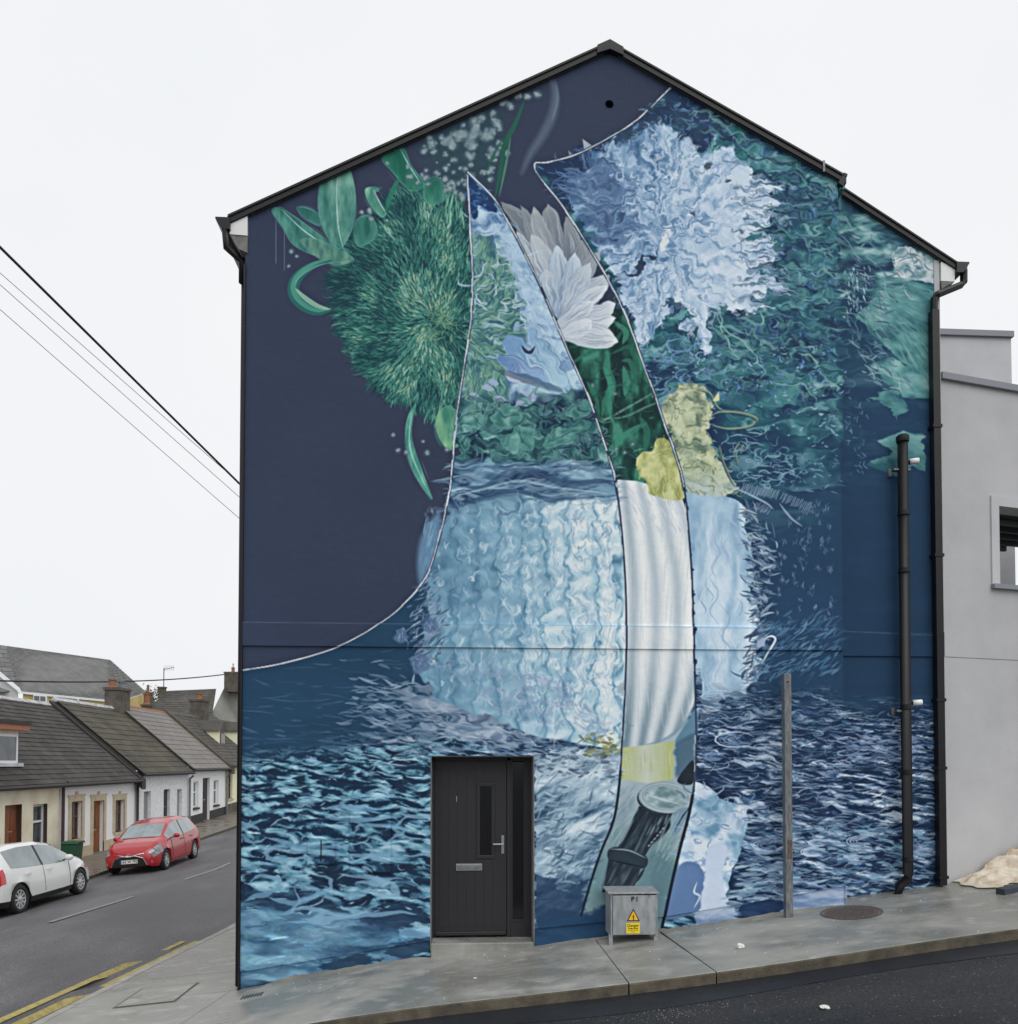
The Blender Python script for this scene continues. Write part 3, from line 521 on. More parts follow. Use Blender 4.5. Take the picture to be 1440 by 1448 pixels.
# ---- left shard: rippled view of pompon, flower, leaves and vase
S1 = [p for p in L1 if p[1] < 760]+[(604, 812), (598, 850), (600, 900), (590, 950), (610, 985), (690, 1018), (760, 1042), (880, 1062)]+[p for p in L2 if p[1] < 1062][::-1]
sl, a1 = shape(S1, 1); x, y = XX[sl], YY[sl]
wx = (F(x/20, y/12, 6)-.5)*26; wy = (F(x/26, y/14, 4)-.5)*18
v = F((x+wx)/18, (y+wy)/8, 3, 3)
skyb = ramp(v+.14*sstep(690, 790, x), (.25, (84, 118, 158)), (.45, (124, 152, 184)), (.6, (152, 180, 204)), (.78, (180, 204, 218)))
leafy = ramp(v, (.25, (30, 48, 70)), (.42, (36, 66, 80)), (.55, (50, 96, 98)), (.7, (84, 134, 130)), (.82, (140, 176, 178)))
u = y+22*(F(x/30, y/12, 8)-.5)
k1 = sstep(545, 575, u-np.clip(x-740, 0, 90)*-.1)[..., None]
wave = ramp(F((x+wx)/42, (y+wy+.12*(x-700))/9, 13, 3), (.25, (36, 56, 86)), (.45, (54, 86, 116)), (.58, (100, 138, 164)), (.72, (150, 182, 200)), (.85, (186, 206, 214)))
lt = np.clip((x-640)/230, 0, 1)
uu = np.interp(x, [590, 640, 700, 760, 820, 890], [0, 1.9, 4.0, 5.8, 7.5, 9.4]).astype(f32)
fr_ = (uu-np.floor(uu)); rib = np.sin(math.pi*fr_)**.6-1.3*np.exp(-((fr_-.06)/.09)**2)*(.35+.65*lt)
rj = np.floor(uu); sc_ = np.cos(2*math.pi*(y/(25+4*np.sin(rj*2.1))+rj*.37+.5*F(x/40, y/40, 5)))
vz = .20+.40*lt+.13*sc_*rib*(.35+.65*lt)*(1-.35*sstep(925, 1040, y))+.24*rib*(.45+.55*lt)+.20*(F(x/22, y/30, 17, 3)-.5)+.24*(F(x/60, y/70, 1)-.5)+.05
vase = ramp(vz, (.15, (66, 102, 128)), (.33, (98, 140, 164)), (.48, (128, 166, 186)), (.62, (162, 192, 206)), (.78, (196, 212, 218)), (.95, (216, 222, 222)))
k2_ = sstep(648, 660, y+8*(F(x/20, y/8, 2)-.5)+np.clip(700-x, 0, 60)*.1)[..., None]; k3 = sstep(692, 716, y+16*(F(x/34, y/10, 12)-.5)-8*sstep(780, 640, x))[..., None]
c = skyb*(1-k1)+leafy*k1; c = c*(1-k2_)+wave*k2_; c = c*(1-k3)+vase*k3
put(sl, a1, c)
fill([(661, 243), (701, 283), (703, 300), (690, 298), (676, 290), (668, 310), (664, 300)], (38, 62, 100), 1.5, 3)
curls([(664, 255), (698, 285), (668, 300)], 24, [(90, 130, 185), (50, 90, 140)], L=(6, 14), turn=.6)
# distorted fur
G1 = [(669, 330), (700, 345), (722, 372), (735, 420), (742, 470), (720, 520), (712, 560), (690, 580), (655, 575), (652, 540), (668, 440)]
fill(G1, (44, 90, 98), 7, 7, .8)
for px, py in sorted(inside(G1, 900), key=lambda q: -q[1]):
    a = math.atan2(py-470, px-650)+rs.normal(0, .3); a = -1.2 if py < 380 else a
    if py > 520: a = -1.5+rs.normal(0, .2)
    dash(px, py, a, rs.uniform(7, 20), rs.uniform(.5, 1.2), mixc((34, 74, 82), (66, 128, 118), (124, 178, 166), (176, 200, 190), (150, 178, 130)), rs.uniform(-.3, .3), .8)
curls([(669, 300), (705, 310), (760, 400), (745, 520), (668, 530)], 55, [(175, 196, 214), (150, 178, 204), (196, 210, 222)], L=(10, 30), w=(.7, 1.8), turn=.6, alpha=.75)
for px, py in inside([(690, 300), (720, 320), (790, 460), (798, 500), (750, 520), (740, 420)], 330):
    dash(px, py, 1.1+rs.normal(0, .35), rs.uniform(8, 28), rs.uniform(.7, 2), mixc((170, 194, 214), (140, 172, 202), (196, 212, 222), (112, 146, 186), (184, 208, 220)), rs.uniform(-.3, .3), .5)
warp([(668, 300), (705, 300), (800, 480), (800, 540), (660, 590)], 5, 15, 13, 7, 8)
# pointed lower petals
for b, t, w, c0, c1 in (((715, 480), (803, 553), 44, (112, 148, 186), (150, 186, 208)), ((745, 470), (800, 545), 30, (130, 166, 196), (168, 200, 216)), ((700, 500), (770, 540), 34, (96, 128, 172), (142, 172, 204))): petal(b, t, w, c0, c1, .05, n=16, dark=(60, 90, 130))
warp([(700, 470), (770, 460), (812, 556), (770, 556), (690, 520)], 7, 20, 16, 12, 6)
fill(spl([(738, 488), (748, 496), (757, 489), (752, 500), (742, 498)], True), (58, 66, 88), .8); fill(spl([(715, 524), (735, 532), (755, 540), (742, 542), (720, 538)], True), (180, 182, 200), 1, 1); fill(spl([(700, 520), (740, 528), (775, 540), (800, 556), (760, 546), (720, 532)], True), (46, 70, 94), 1.5, 4, .5)
for px, py in ((705, 562), (752, 559), (735, 570), (690, 548), (672, 560), (697, 540)):
    fill(spl([(px-9, py), (px-2, py-5), (px+9, py+2), (px+2, py+5)], True), (158, 170, 198), 1, 2, .9)
# leaves in the rippled dark
for q in ([(712, 575), (725, 570), (728, 590), (718, 597), (706, 590)], [(690, 590), (712, 592), (700, 605), (672, 600)], [(696, 620), (728, 632), (740, 640), (765, 630), (752, 610), (735, 600), (728, 612)], [(765, 625), (790, 608), (822, 610), (800, 625), (775, 636)], [(650, 620), (668, 622), (665, 632), (648, 634)]):
    leaf(q, (40, 84, 88), (84, 136, 130))
curls([(650, 560), (850, 560), (865, 655), (650, 650)], 230, [(60, 116, 112), (110, 156, 160), (30, 48, 66), (150, 180, 195)], L=(8, 26), turn=.5, alpha=.7)
for px, py in inside([(780, 625), (855, 610), (866, 655), (800, 660)], 130): dash(px, py, rs.uniform(-1.8, -1.2), rs.uniform(3, 9), .8, mixc((40, 90, 90), (130, 160, 180), (28, 40, 60)), 0, .7)
warp([(646, 560), (830, 555), (864, 655), (640, 655)], 6, 18, 12, 9, 8)
for q in ([(700, 580), (728, 572), (738, 590), (722, 604), (700, 598)], [(735, 602), (752, 612), (748, 634), (730, 640), (714, 626), (722, 610)], [(768, 622), (796, 604), (822, 606), (806, 620), (780, 632)], [(664, 586), (690, 584), (686, 600), (662, 602)], [(800, 578), (826, 568), (840, 580), (818, 592)]):
    P = spl(q, True); fill(P, lambda x, y: ramp(F(x/9, y/9, 4), (.3, (58, 110, 108)), (.6, (92, 146, 140)), (.8, (124, 168, 164))), 1, 1.5, .8); line(list(P)+[P[0]], col(130, 172, 172), .8, .3, False); line([q[0], P.mean(0), q[2]], col(34, 66, 74), .9, .6)
warp([(650, 566), (845, 562), (862, 650), (645, 645)], 4, 14, 10, 3, 8)
# waves above the vase
for px, py in inside([(640, 655), (866, 655), (876, 710), (634, 722)], 320):
    dash(px, py, rs.normal(-.06, .16), rs.uniform(12, 50), rs.uniform(.6, 2.2), mixc((34, 56, 86), (60, 94, 124), (140, 172, 194), (110, 148, 174), (184, 204, 212)), rs.uniform(-.15, .15), .55)
warp([(636, 655), (866, 655), (876, 712), (634, 722)], 4, 30, 12, 2, 6)
line(spl([(632, 715), (660, 712), (690, 700), (730, 694), (780, 706), (830, 704), (872, 700)]), col(50, 78, 108), 3, .6)
line(spl([(640, 680), (680, 690), (720, 668), (760, 668), (800, 684), (850, 680), (868, 686)]), col(46, 70, 102), 5, .6, feather=2)
line(spl([(650, 700), (690, 690), (735, 680), (790, 690), (870, 698)]), col(168, 194, 208), 2, .5)
VP_ = [(600, 720), (640, 716), (876, 706), (884, 1050), (780, 1040), (690, 1016), (600, 975)]
for px, py in inside(VP_, 1500):
    if px > 880: continue
    lt2 = np.clip((px-640)/230, 0, 1)
    c = mixc((204, 214, 222), (178, 200, 214), (214, 220, 224)) if rs.rand() < .12+.42*lt2 else mixc((100, 138, 164), (130, 164, 186), (146, 174, 196), (84, 120, 148))
    dash(px, py, math.pi/2+rs.normal(0, .25), rs.uniform(8, 26), rs.uniform(.8, 2.2), c, rs.uniform(-.3, .3), .35)
warp(VP_, 9, 23, 22, 3, 10, 7)
warp(VP_, 3.2, 9, 9, 8, 10)
for j in range(0):
    bx = 618+j*12; ph0 = rs.uniform(0, 6); top = 712; bot = 965 if bx < 640 else 1010+(bx-640)*.17
    p = [(bx+7*math.sin(yy/11+ph0)+4*math.sin(yy/23+ph0*2)+rs.normal(0, 1.5), yy) for yy in range(top, int(bot), 8)]
    lt2 = (bx-618)/260
    line(spl(p, n=3), mixc((205, 216, 224), (186, 206, 218)) if lt2 > .3 else mixc((136, 172, 192), (160, 188, 200)), 1.2+1.6*lt2, .5, False, 1.4)
    line(spl([(q[0]+4.5, q[1]+3) for q in p], n=3), mixc((96, 132, 166), (120, 152, 180)) if lt2 > .3 else col(78, 112, 142), 1.1, .5, False, 1.2)
for px, py in inside([(612, 800), (640, 725), (876, 715), (880, 1045), (780, 1035), (610, 965)], 420):
    lt2 = np.clip((px-640)/230, 0, 1); a = math.pi/2+rs.normal(0, .5)
    c = mixc((206, 216, 224), (180, 202, 216), (220, 224, 226)) if rs.rand() < .2+.45*lt2 else mixc((104, 140, 168), (134, 168, 190), (150, 176, 200), (86, 122, 152))
    dash(px, py, a, rs.uniform(6, 18), rs.uniform(.7, 2.), c, rs.uniform(-.9, .9), .42)
curls([(612, 900), (640, 725), (876, 715), (880, 1045), (780, 1035), (610, 965)], 60, [(206, 218, 226), (90, 126, 158), (160, 190, 206)], L=(12, 34), turn=.8, w=(.8, 1.9), sx=.9, a0=1.5, alpha=.5)
# purple brown tint low on the vase
for px, py in inside([(620, 930), (800, 960), (870, 1040), (700, 1010)], 160): dash(px, py, rs.normal(.2, .6), rs.uniform(10, 26), rs.uniform(1, 2.6), mixc((140, 150, 182), (160, 168, 190), (118, 140, 172)), .3, .35)
# broken edge at the left of the vase
for px, py in inside([(585, 850), (612, 800), (632, 870), (622, 930), (590, 960), (578, 900)], 170): dash(px, py, rs.normal(-.7, .4), rs.uniform(5, 20), rs.uniform(.6, 1.8), mixc((40, 58, 86), (140, 158, 186), (60, 84, 116), (170, 186, 202)), 0, .75)
for px, py, r in ((568, 900, 9), (594, 938, 13), (608, 885, 10)):
    fill(ell(px, py, r, r*1.1, 0), (92, 110, 144), 2.5, 3, .85)
    for j in range(16): dash(px+rs.normal(0, r*.4), py+rs.normal(0, r*.5), rs.normal(1.2, .5), rs.uniform(4, 10), .8, mixc((150, 162, 190), (70, 90, 126)), .2, .6)
fill(spl([(590, 800), (594, 765), (606, 740), (622, 726), (620, 765), (606, 808), (595, 830)], True), (104, 142, 172), 5, 0, .8)
for k2 in range(30): dash(600+rs.uniform(0, 14), rs.uniform(740, 820), 1.8, rs.uniform(10, 28), 1.1, mixc((130, 168, 192), (90, 128, 160)), .1, .5)

# ---- pale water between door and glass, dark foot
W1 = [(757, 1078), (800, 1060), (880, 1058)]+[p for p in L2 if 1062 < p[1] < 1296]+[(822, 1295), (790, 1300), (757, 1320)]
sl, aw = shape(W1, 1, 3); x, y = XX[sl], YY[sl]
v = F((x+20*F(x/30, y/20, 2)+y*.3)/30, (y+.4*x)/14, 6, 4)-.25*sstep(1160, 1290, y)
put(sl, aw, ramp(v, (.1, (34, 54, 80)), (.22, (58, 84, 108)), (.36, (92, 120, 142)), (.48, (132, 158, 176)), (.62, (164, 186, 200)), (.78, (196, 208, 216))))
for px, py in inside(W1, 520):
    t = (py-1070)/230; a = -.5+rs.normal(0, .45)
    dash(px, py, a, rs.uniform(7, 26), rs.uniform(.7, 2.2), mixc((172, 192, 204), (140, 166, 184), (196, 208, 214), (96, 126, 148)) if rs.rand() > t*.9 else mixc((84, 112, 134), (60, 88, 112), (110, 136, 154), (40, 62, 88)), rs.uniform(-.4, .4), .5)
for px, py in inside([(750, 1062), (870, 1066), (872, 1100), (760, 1096)], 90): dash(px, py, rs.normal(.1, .2), rs.uniform(5, 15), rs.uniform(.8, 2.4), mixc((40, 54, 78), (190, 202, 212), (150, 170, 188), (60, 80, 104)), 0, .75)
for px, py in inside([(820, 1042), (878, 1048), (876, 1072), (830, 1066)], 70): dash(px, py, rs.normal(0, .5), rs.uniform(4, 14), rs.uniform(.8, 2.2), mixc((150, 152, 92), (100, 108, 84), (176, 180, 130), (70, 82, 86)), 0, .7)
fill([(756, 1300), (780, 1285), (830, 1290), (870, 1275), (870, 1340), (756, 1345)], (38, 66, 96), 4, 8, .95, wx=14, wy=10)
fill([(756, 1235), (785, 1245), (800, 1262), (840, 1240), (820, 1285), (800, 1300), (756, 1310)], (40, 62, 90), 3, 8, .8, wx=14, wy=10)
# ---- pale foot of the right shard
WP = [(984, 1106), (1000, 1112), (1023, 1130), (1059, 1143), (1056, 1174), (1047, 1210), (1030, 1248), (1028, 1285), (985, 1292), (940, 1300), (950, 1260), (962, 1205), (976, 1150)]
def wp(x, y):
    v = F((x+24*F(x/20, y/20, 2))/20, (y+20*F(x/22, y/18, 7))/18, 5, 3); return ramp(v, (.25, (98, 138, 166)), (.40, (142, 172, 194)), (.52, (176, 194, 210)), (.72, (200, 210, 218)))
fill(WP, wp, 1, 3)
curls(WP, 110, [(205, 213, 224), (110, 146, 186), (160, 180, 206), (60, 86, 120)], L=(8, 26), turn=.7, w=(.6, 1.6), alpha=.7)
fill(spl([(962, 1222), (990, 1224), (996, 1250), (988, 1288), (940, 1300), (948, 1262)], True), (98, 118, 158), 1.5, 1.5); fill(spl([(1000, 1200), (1028, 1196), (1022, 1240), (1026, 1284), (992, 1290), (998, 1240)], True), (184, 196, 214), 2, 1.5)
for px, py in inside([(1052, 1215), (1130, 1230), (1120, 1290), (1028, 1292)], 180): dash(px, py, rs.normal(0, .15), rs.uniform(8, 28), rs.uniform(.8, 2.4), mixc((36, 56, 86), (150, 184, 202), (190, 206, 216), (60, 90, 124)), 0, .75)
for q in ([(1110, 1268), (1199, 1252), (1199, 1282), (1110, 1294)], [(984, 1292), (1040, 1284), (1040, 1302), (984, 1312)]):
    fill(q, lambda x, y: ramp(F(x/30, y/8, 3), (.3, (120, 140, 176)), (.6, (168, 180, 202))), 2, 3, .85)
fill(spl([(1045, 1284), (1080, 1274), (1112, 1276), (1104, 1290), (1060, 1300)], True), (34, 54, 88), 1.5, 4, .9, wx=10, wy=5)
line(spl([(986, 1248), (982, 1262), (990, 1268), (982, 1284)]), col(196, 206, 220), 1.6, .8)

# ---- recessed strip on the right: teal leaves in water
def tl(x, y): return ramp(F((x+.5*y)/30, (y-.4*x)/16, 4, 3), (.25, (52, 98, 108)), (.45, (78, 130, 134)), (.6, (98, 150, 150)), (.8, (132, 174, 172)))
fill([(1186, 270), (1215, 280), (1260, 310), (1330, 372), (1326, 400), (1280, 400), (1235, 420), (1212, 405), (1186, 420)], lambda x, y: ramp(F((x+20*F(x/20, y/14, 2))/26, (y+14*F(x/30, y/12, 5))/10, 8, 3), (.25, (40, 58, 86)), (.45, (56, 96, 112)), (.6, (92, 140, 146)), (.78, (150, 180, 184))), 2, 4)
fill([(1263, 356), (1280, 346), (1329, 372), (1331, 402), (1292, 394), (1262, 392), (1268, 376)], lambda x, y: ramp(F((x+y*.4)/14, y/12, 5), (.3, (104, 140, 150)), (.45, (166, 182, 188)), (.7, (198, 204, 206))), 1.2, 5, wx=10, wy=8)
fill([(1213, 446), (1233, 424), (1246, 402), (1279, 396), (1330, 406), (1330, 548), (1296, 528), (1263, 499), (1230, 472)], tl, 1.5, 4, wx=14, wy=10)
fill([(1231, 515), (1260, 506), (1290, 520), (1330, 545), (1330, 562), (1279, 562), (1246, 538)], tl, 1.5, 6, wx=14, wy=6)
fill([(1230, 562), (1263, 552), (1289, 572), (1266, 592), (1262, 578)], tl, 1.5, 6, .9, wx=14, wy=6)
fill([(1240, 623), (1280, 610), (1306, 615), (1309, 668), (1290, 660), (1270, 675), (1226, 655), (1262, 640)], tl, 1.5, 4, .9, wx=14, wy=8)
for px, py in inside([(1213, 446), (1246, 402), (1328, 406), (1326, 545)], 200): dash(px, py, math.atan2(py-440, px-1215)*.8+.5, rs.uniform(10, 40), rs.uniform(.6, 2.), mixc((136, 178, 174), (60, 112, 118), (96, 150, 148), (46, 88, 102)), .1, .45)
for px, py in inside([(1190, 300), (1330, 380), (1290, 400), (1250, 500), (1325, 570), (1225, 540), (1190, 440)], 260): dash(px, py, rs.normal(.45, .5), rs.uniform(5, 26), rs.uniform(.5, 1.8), mixc((140, 178, 182), (80, 130, 138), (38, 56, 84), (180, 198, 202), (60, 92, 120)), rs.uniform(-.4, .4), .65)
for px, py in inside([(1196, 380), (1230, 380), (1225, 440), (1196, 450)], 60): dash(px, py, 1.3, rs.uniform(3, 8), .8, col(160, 186, 200), 0, .7)
for px, py in inside([(1200, 560), (1226, 570), (1220, 680), (1200, 660)], 40): dash(px, py, 1+rs.normal(0, .6), rs.uniform(3, 10), .8, mixc((120, 150, 180), (70, 110, 140)), 0, .6)
# plain blue below
sl, a = shape([(1190, 690), (1330, 690), (1330, 985), (1190, 985)], 16, 8)
put(sl, a, col(38, 62, 88)*(.93+.14*F(XX[sl]/200, YY[sl]/24, 9)[..., None]), .85)

# ---- glass edges
def glass(P, lo, hi, w=1.3):
    line(P, col(52, 62, 80), w+.7, .9, False, 1.)
    for i in range(0, len(P)-2, 1):
        if rs.rand() < hi: line(P[i:i+3]+[rs.uniform(-.8, .8), 0], mixc((190, 200, 210), (150, 165, 185), (214, 220, 226)), rs.uniform(.5, 1.1), .9, False)
glass(L1, .1, .92); glass([p for p in L2 if p[1] < 700] and L2[L2[:, 1] < 700], .3, .75); glass(L3[L3[:, 1] < 700], .2, .85, 1.5)
for P in (L2[L2[:, 1] >= 690], L3[L3[:, 1] >= 690]):
    line(P, col(52, 62, 84), 1.3, .95, False, 1.); 
    for i in range(0, len(P)-2, 2):
        if rs.rand() < .4: line(P[i:i+2]-[1.2, 0], col(196, 204, 212), .6, .7, False)
P = L3[L3[:, 1] > 1120]; line(P, col(30, 38, 54), 2.2, .95, False, 1.)
P = L2[L2[:, 1] > 1090]; line(P, col(34, 46, 60), 1.8, .95, False, 1.)
# crisper handling: local contrast at two scales
def blur(a, r):
    for ax in (0, 1):
        for _ in range(2):
            p = np.pad(a, [(r+1, r) if i == ax else (0, 0) for i in range(3)], mode='edge').cumsum(ax, dtype=np.float64)
            a = ((p[2*r+1:]-p[:-2*r-1]) if ax == 0 else (p[:, 2*r+1:]-p[:, :-2*r-1])).astype(f32)/(2*r+1)
    return a
CV[:] = np.clip(CV+.42*(CV-blur(CV, 1))+.36*(CV-blur(CV, 5)), .06, .93)
# plaster band: a thin line of paler paint along its top edge
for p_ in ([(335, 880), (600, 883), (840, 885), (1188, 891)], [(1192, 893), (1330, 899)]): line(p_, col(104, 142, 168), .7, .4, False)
# drips and a faint roller texture
CV *= (1+.022*(rs.rand(PH, PW, 1).astype(f32)-.5)+.03*(F(XX/3.2, YY/2.4, 3, 2)[..., None]-.5))
lu = CV.mean(-1); tg = CV[..., 1]-.8*(CV[..., 2]-CV[..., 1]); w_ = sstep(.22, .42, lu)*(CV[..., 2] > CV[..., 1])*.55
CV[..., 0] += (np.minimum(tg, CV[..., 0])-CV[..., 0])*w_
CV = np.clip(CV, 0, 1)
# ---------------------------------------------------------------- helpers
def tag(o, label=None, cat=None, group=None, kind=None):
    if label: o['label'] = label
    if cat: o['category'] = cat
    if group: o['group'] = group
    if kind: o['kind'] = kind
    return o
def empty(name, loc, label=None, cat=None, group=None, kind=None):
    o = bpy.data.objects.new(name, None); COL.objects.link(o); o.location = loc; o.empty_display_size = .3
    return tag(o, label, cat, group, kind)
def wm(o):
    m = o.matrix_basis.copy()
    return wm(o.parent) @ o.matrix_parent_inverse @ m if o.parent else m
def mesh_obj(name, me, parent=None):
    o = bpy.data.objects.new(name, me); COL.objects.link(o)
    if parent: o.parent = parent; o.matrix_parent_inverse = wm(parent).inverted()
    return o
class MB:
    """collects shapes, then links them as one mesh object"""
    def __init__(s): s.v = []; s.f = []; s.m = []
    def add(s, vs, fs, mi=0):
        b = len(s.v); s.v += [tuple(v) for v in vs]; s.f += [tuple(i+b for i in f) for f in fs]; s.m += [mi]*len(fs); return s
    def box(s, a, b, mi=0):
        x0, x1 = sorted((a[0], b[0])); y0, y1 = sorted((a[1], b[1])); z0, z1 = sorted((a[2], b[2]))
        return s.add([(x0, y0, z0), (x1, y0, z0), (x1, y1, z0), (x0, y1, z0), (x0, y0, z1), (x1, y0, z1), (x1, y1, z1), (x0, y1, z1)],
                     [(0, 3, 2, 1), (4, 5, 6, 7), (0, 1, 5, 4), (1, 2, 6, 5), (2, 3, 7, 6), (3, 0, 4, 7)], mi)
    def prism(s, poly, vec, mi=0):
        n = len(poly); p = [Vector(q) for q in poly]; q = [a+Vector(vec) for a in p]
        return s.add(p+q, [tuple(range(n))[::-1], tuple(range(n, 2*n))]+[(i, (i+1) % n, (i+1) % n+n, i+n) for i in range(n)], mi)
    def tube(s, pts, r, n=8, mi=0, cap=True, sq=False, r2=None):
        P = [Vector(p) for p in pts]; rings = []; up = Vector((0, 0, 1)); m = len(P)
        for i, p in enumerate(P):
            d = (P[min(i+1, m-1)]-P[max(i-1, 0)]).normalized(); ref = Vector((0, 1, 0)) if abs(d.dot(up)) > .9 else up
            a = d.cross(ref).normalized(); b = a.cross(d).normalized()
            if not sq and i == 0: pass
            rr = r if r2 is None else r+(r2-r)*i/(m-1)
            off = math.pi/4 if sq else 0
            rings.append([p+a*math.cos(2*math.pi*k/n+off)*rr*(1.414 if sq else 1)+b*math.sin(2*math.pi*k/n+off)*rr*(1.414 if sq else 1) for k in range(n)])
        vs = [v for q in rings for v in q]; fs = []
        for i in range(m-1):
            for k in range(n): fs.append((i*n+k, i*n+(k+1) % n, (i+1)*n+(k+1) % n, (i+1)*n+k))
        if cap: fs += [tuple(range(n))[::-1], tuple(range((m-1)*n, m*n))]
        return s.add(vs, fs, mi)
    def lathe(s, c, axis, prof, n=16, mi=0):
        """prof: (distance along the axis, radius)"""
        ax = Vector(axis).normalized(); ref = Vector((0, 0, 1)) if abs(ax.z) < .9 else Vector((1, 0, 0)); a = ax.cross(ref).normalized(); b = ax.cross(a); c = Vector(c)
        vs = [c+ax*h+(a*math.cos(2*math.pi*k/n)+b*math.sin(2*math.pi*k/n))*r for h, r in prof for k in range(n)]; m = len(prof)
        fs = [(i*n+k, i*n+(k+1) % n, (i+1)*n+(k+1) % n, (i+1)*n+k) for i in range(m-1) for k in range(n)]+[tuple(range(n))[::-1], tuple(range((m-1)*n, m*n))]
        return s.add(vs, fs, mi)
    def build(s, name, mats, parent=None, smooth=False, bevel=0, label=None, kind=None, fix=True):
        me = bpy.data.meshes.new(name); me.from_pydata(s.v, [], s.f); mats = mats if isinstance(mats, (list, tuple)) else [mats]
        for m in mats: me.materials.append(m)
        if len(mats) > 1: me.polygons.foreach_set('material_index', s.m)
        if fix:
            b = bmesh.new(); b.from_mesh(me); bmesh.ops.recalc_face_normals(b, faces=b.faces); b.to_mesh(me); b.free()
        if smooth: me.polygons.foreach_set('use_smooth', [True]*len(me.polygons))
        o = mesh_obj(name, me, parent)
        if bevel:
            m = o.modifiers.new('bevel', 'BEVEL'); m.width = bevel; m.segments = 2; m.limit_method = 'ANGLE'; m.angle_limit = R(40)
        return tag(o, label, kind=kind)
def bx(name, a, b, mat, parent=None, bevel=0, label=None): return MB().box(a, b).build(name, mat, parent, bevel=bevel, label=label)
# ---- materials: colours are given as seen (0..255) and turned into albedo by the light that falls on that kind of face
EW, EG = .80, 1.02                     # daylight on a wall, on the ground
def lin(v): v /= 255.; return v/12.92 if v <= .04045 else ((v+.055)/1.055)**2.4
def alb(c, e=EW): return tuple(min(.86, lin(v)/e) for v in c)+(1,)
def NN(nt, t, **k):
    n = nt.nodes.new(t)
    for a, b in k.items():
        if a.startswith('i_'): n.inputs[a[2:].replace('_', ' ')].default_value = b
        else: setattr(n, a, b)
    return n
def mat(name, c, rough=.7, e=EW, c2=None, scale=4., bump=0., bscale=60., metal=0., rvar=0., island=0., detail=5, spec=.5, coat=0., stretch=None, lo=.35, hi=.65):
    m = bpy.data.materials.new(name); m.use_nodes = True; nt = m.node_tree; p = nt.nodes['Principled BSDF']; L = nt.links.new
    p.inputs['Roughness'].default_value = rough; p.inputs['Metallic'].default_value = metal; p.inputs['Specular IOR Level'].default_value = spec; p.inputs['Coat Weight'].default_value = coat
    A = alb(c, e); p.inputs['Base Color'].default_value = A
    tc = NN(nt, 'ShaderNodeTexCoord'); vec = tc.outputs['Object']
    if stretch:
        mp = NN(nt, 'ShaderNodeMapping'); mp.inputs['Scale'].default_value = stretch; L(vec, mp.inputs[0]); vec = mp.outputs[0]
    out = None
    if c2:
        n = NN(nt, 'ShaderNodeTexNoise', i_Scale=scale, i_Detail=detail, i_Roughness=.62); L(vec, n.inputs['Vector'])
        r = NN(nt, 'ShaderNodeMapRange'); r.inputs[1].default_value = lo; r.inputs[2].default_value = hi; L(n.outputs[0], r.inputs[0])
        x = NN(nt, 'ShaderNodeMix', data_type='RGBA'); x.inputs[6].default_value = A; x.inputs[7].default_value = alb(c2, e); L(r.outputs[0], x.inputs[0]); out = x.outputs[2]
        if rvar:
            q = NN(nt, 'ShaderNodeMath', operation='MULTIPLY_ADD'); q.inputs[1].default_value = rvar; q.inputs[2].default_value = rough-rvar/2; L(r.outputs[0], q.inputs[0]); L(q.outputs[0], p.inputs['Roughness'])
    if island:
        g = NN(nt, 'ShaderNodeNewGeometry'); h = NN(nt, 'ShaderNodeHueSaturation'); q = NN(nt, 'ShaderNodeMath', operation='MULTIPLY_ADD'); q.inputs[1].default_value = island; q.inputs[2].default_value = 1-island/2
        L(g.outputs['Random Per Island'], q.inputs[0]); L(q.outputs[0], h.inputs['Value'])
        if out: L(out, h.inputs['Color'])
        else: h.inputs['Color'].default_value = A
        out = h.outputs[0]
    if out: L(out, p.inputs['Base Color'])
    if bump:
        n = NN(nt, 'ShaderNodeTexNoise', i_Scale=bscale, i_Detail=4.); L(vec, n.inputs['Vector']); b = NN(nt, 'ShaderNodeBump'); b.inputs['Strength'].default_value = 1; b.inputs['Distance'].default_value = bump
        L(n.outputs[0], b.inputs['Height']); L(b.outputs[0], p.inputs['Normal'])
    return m
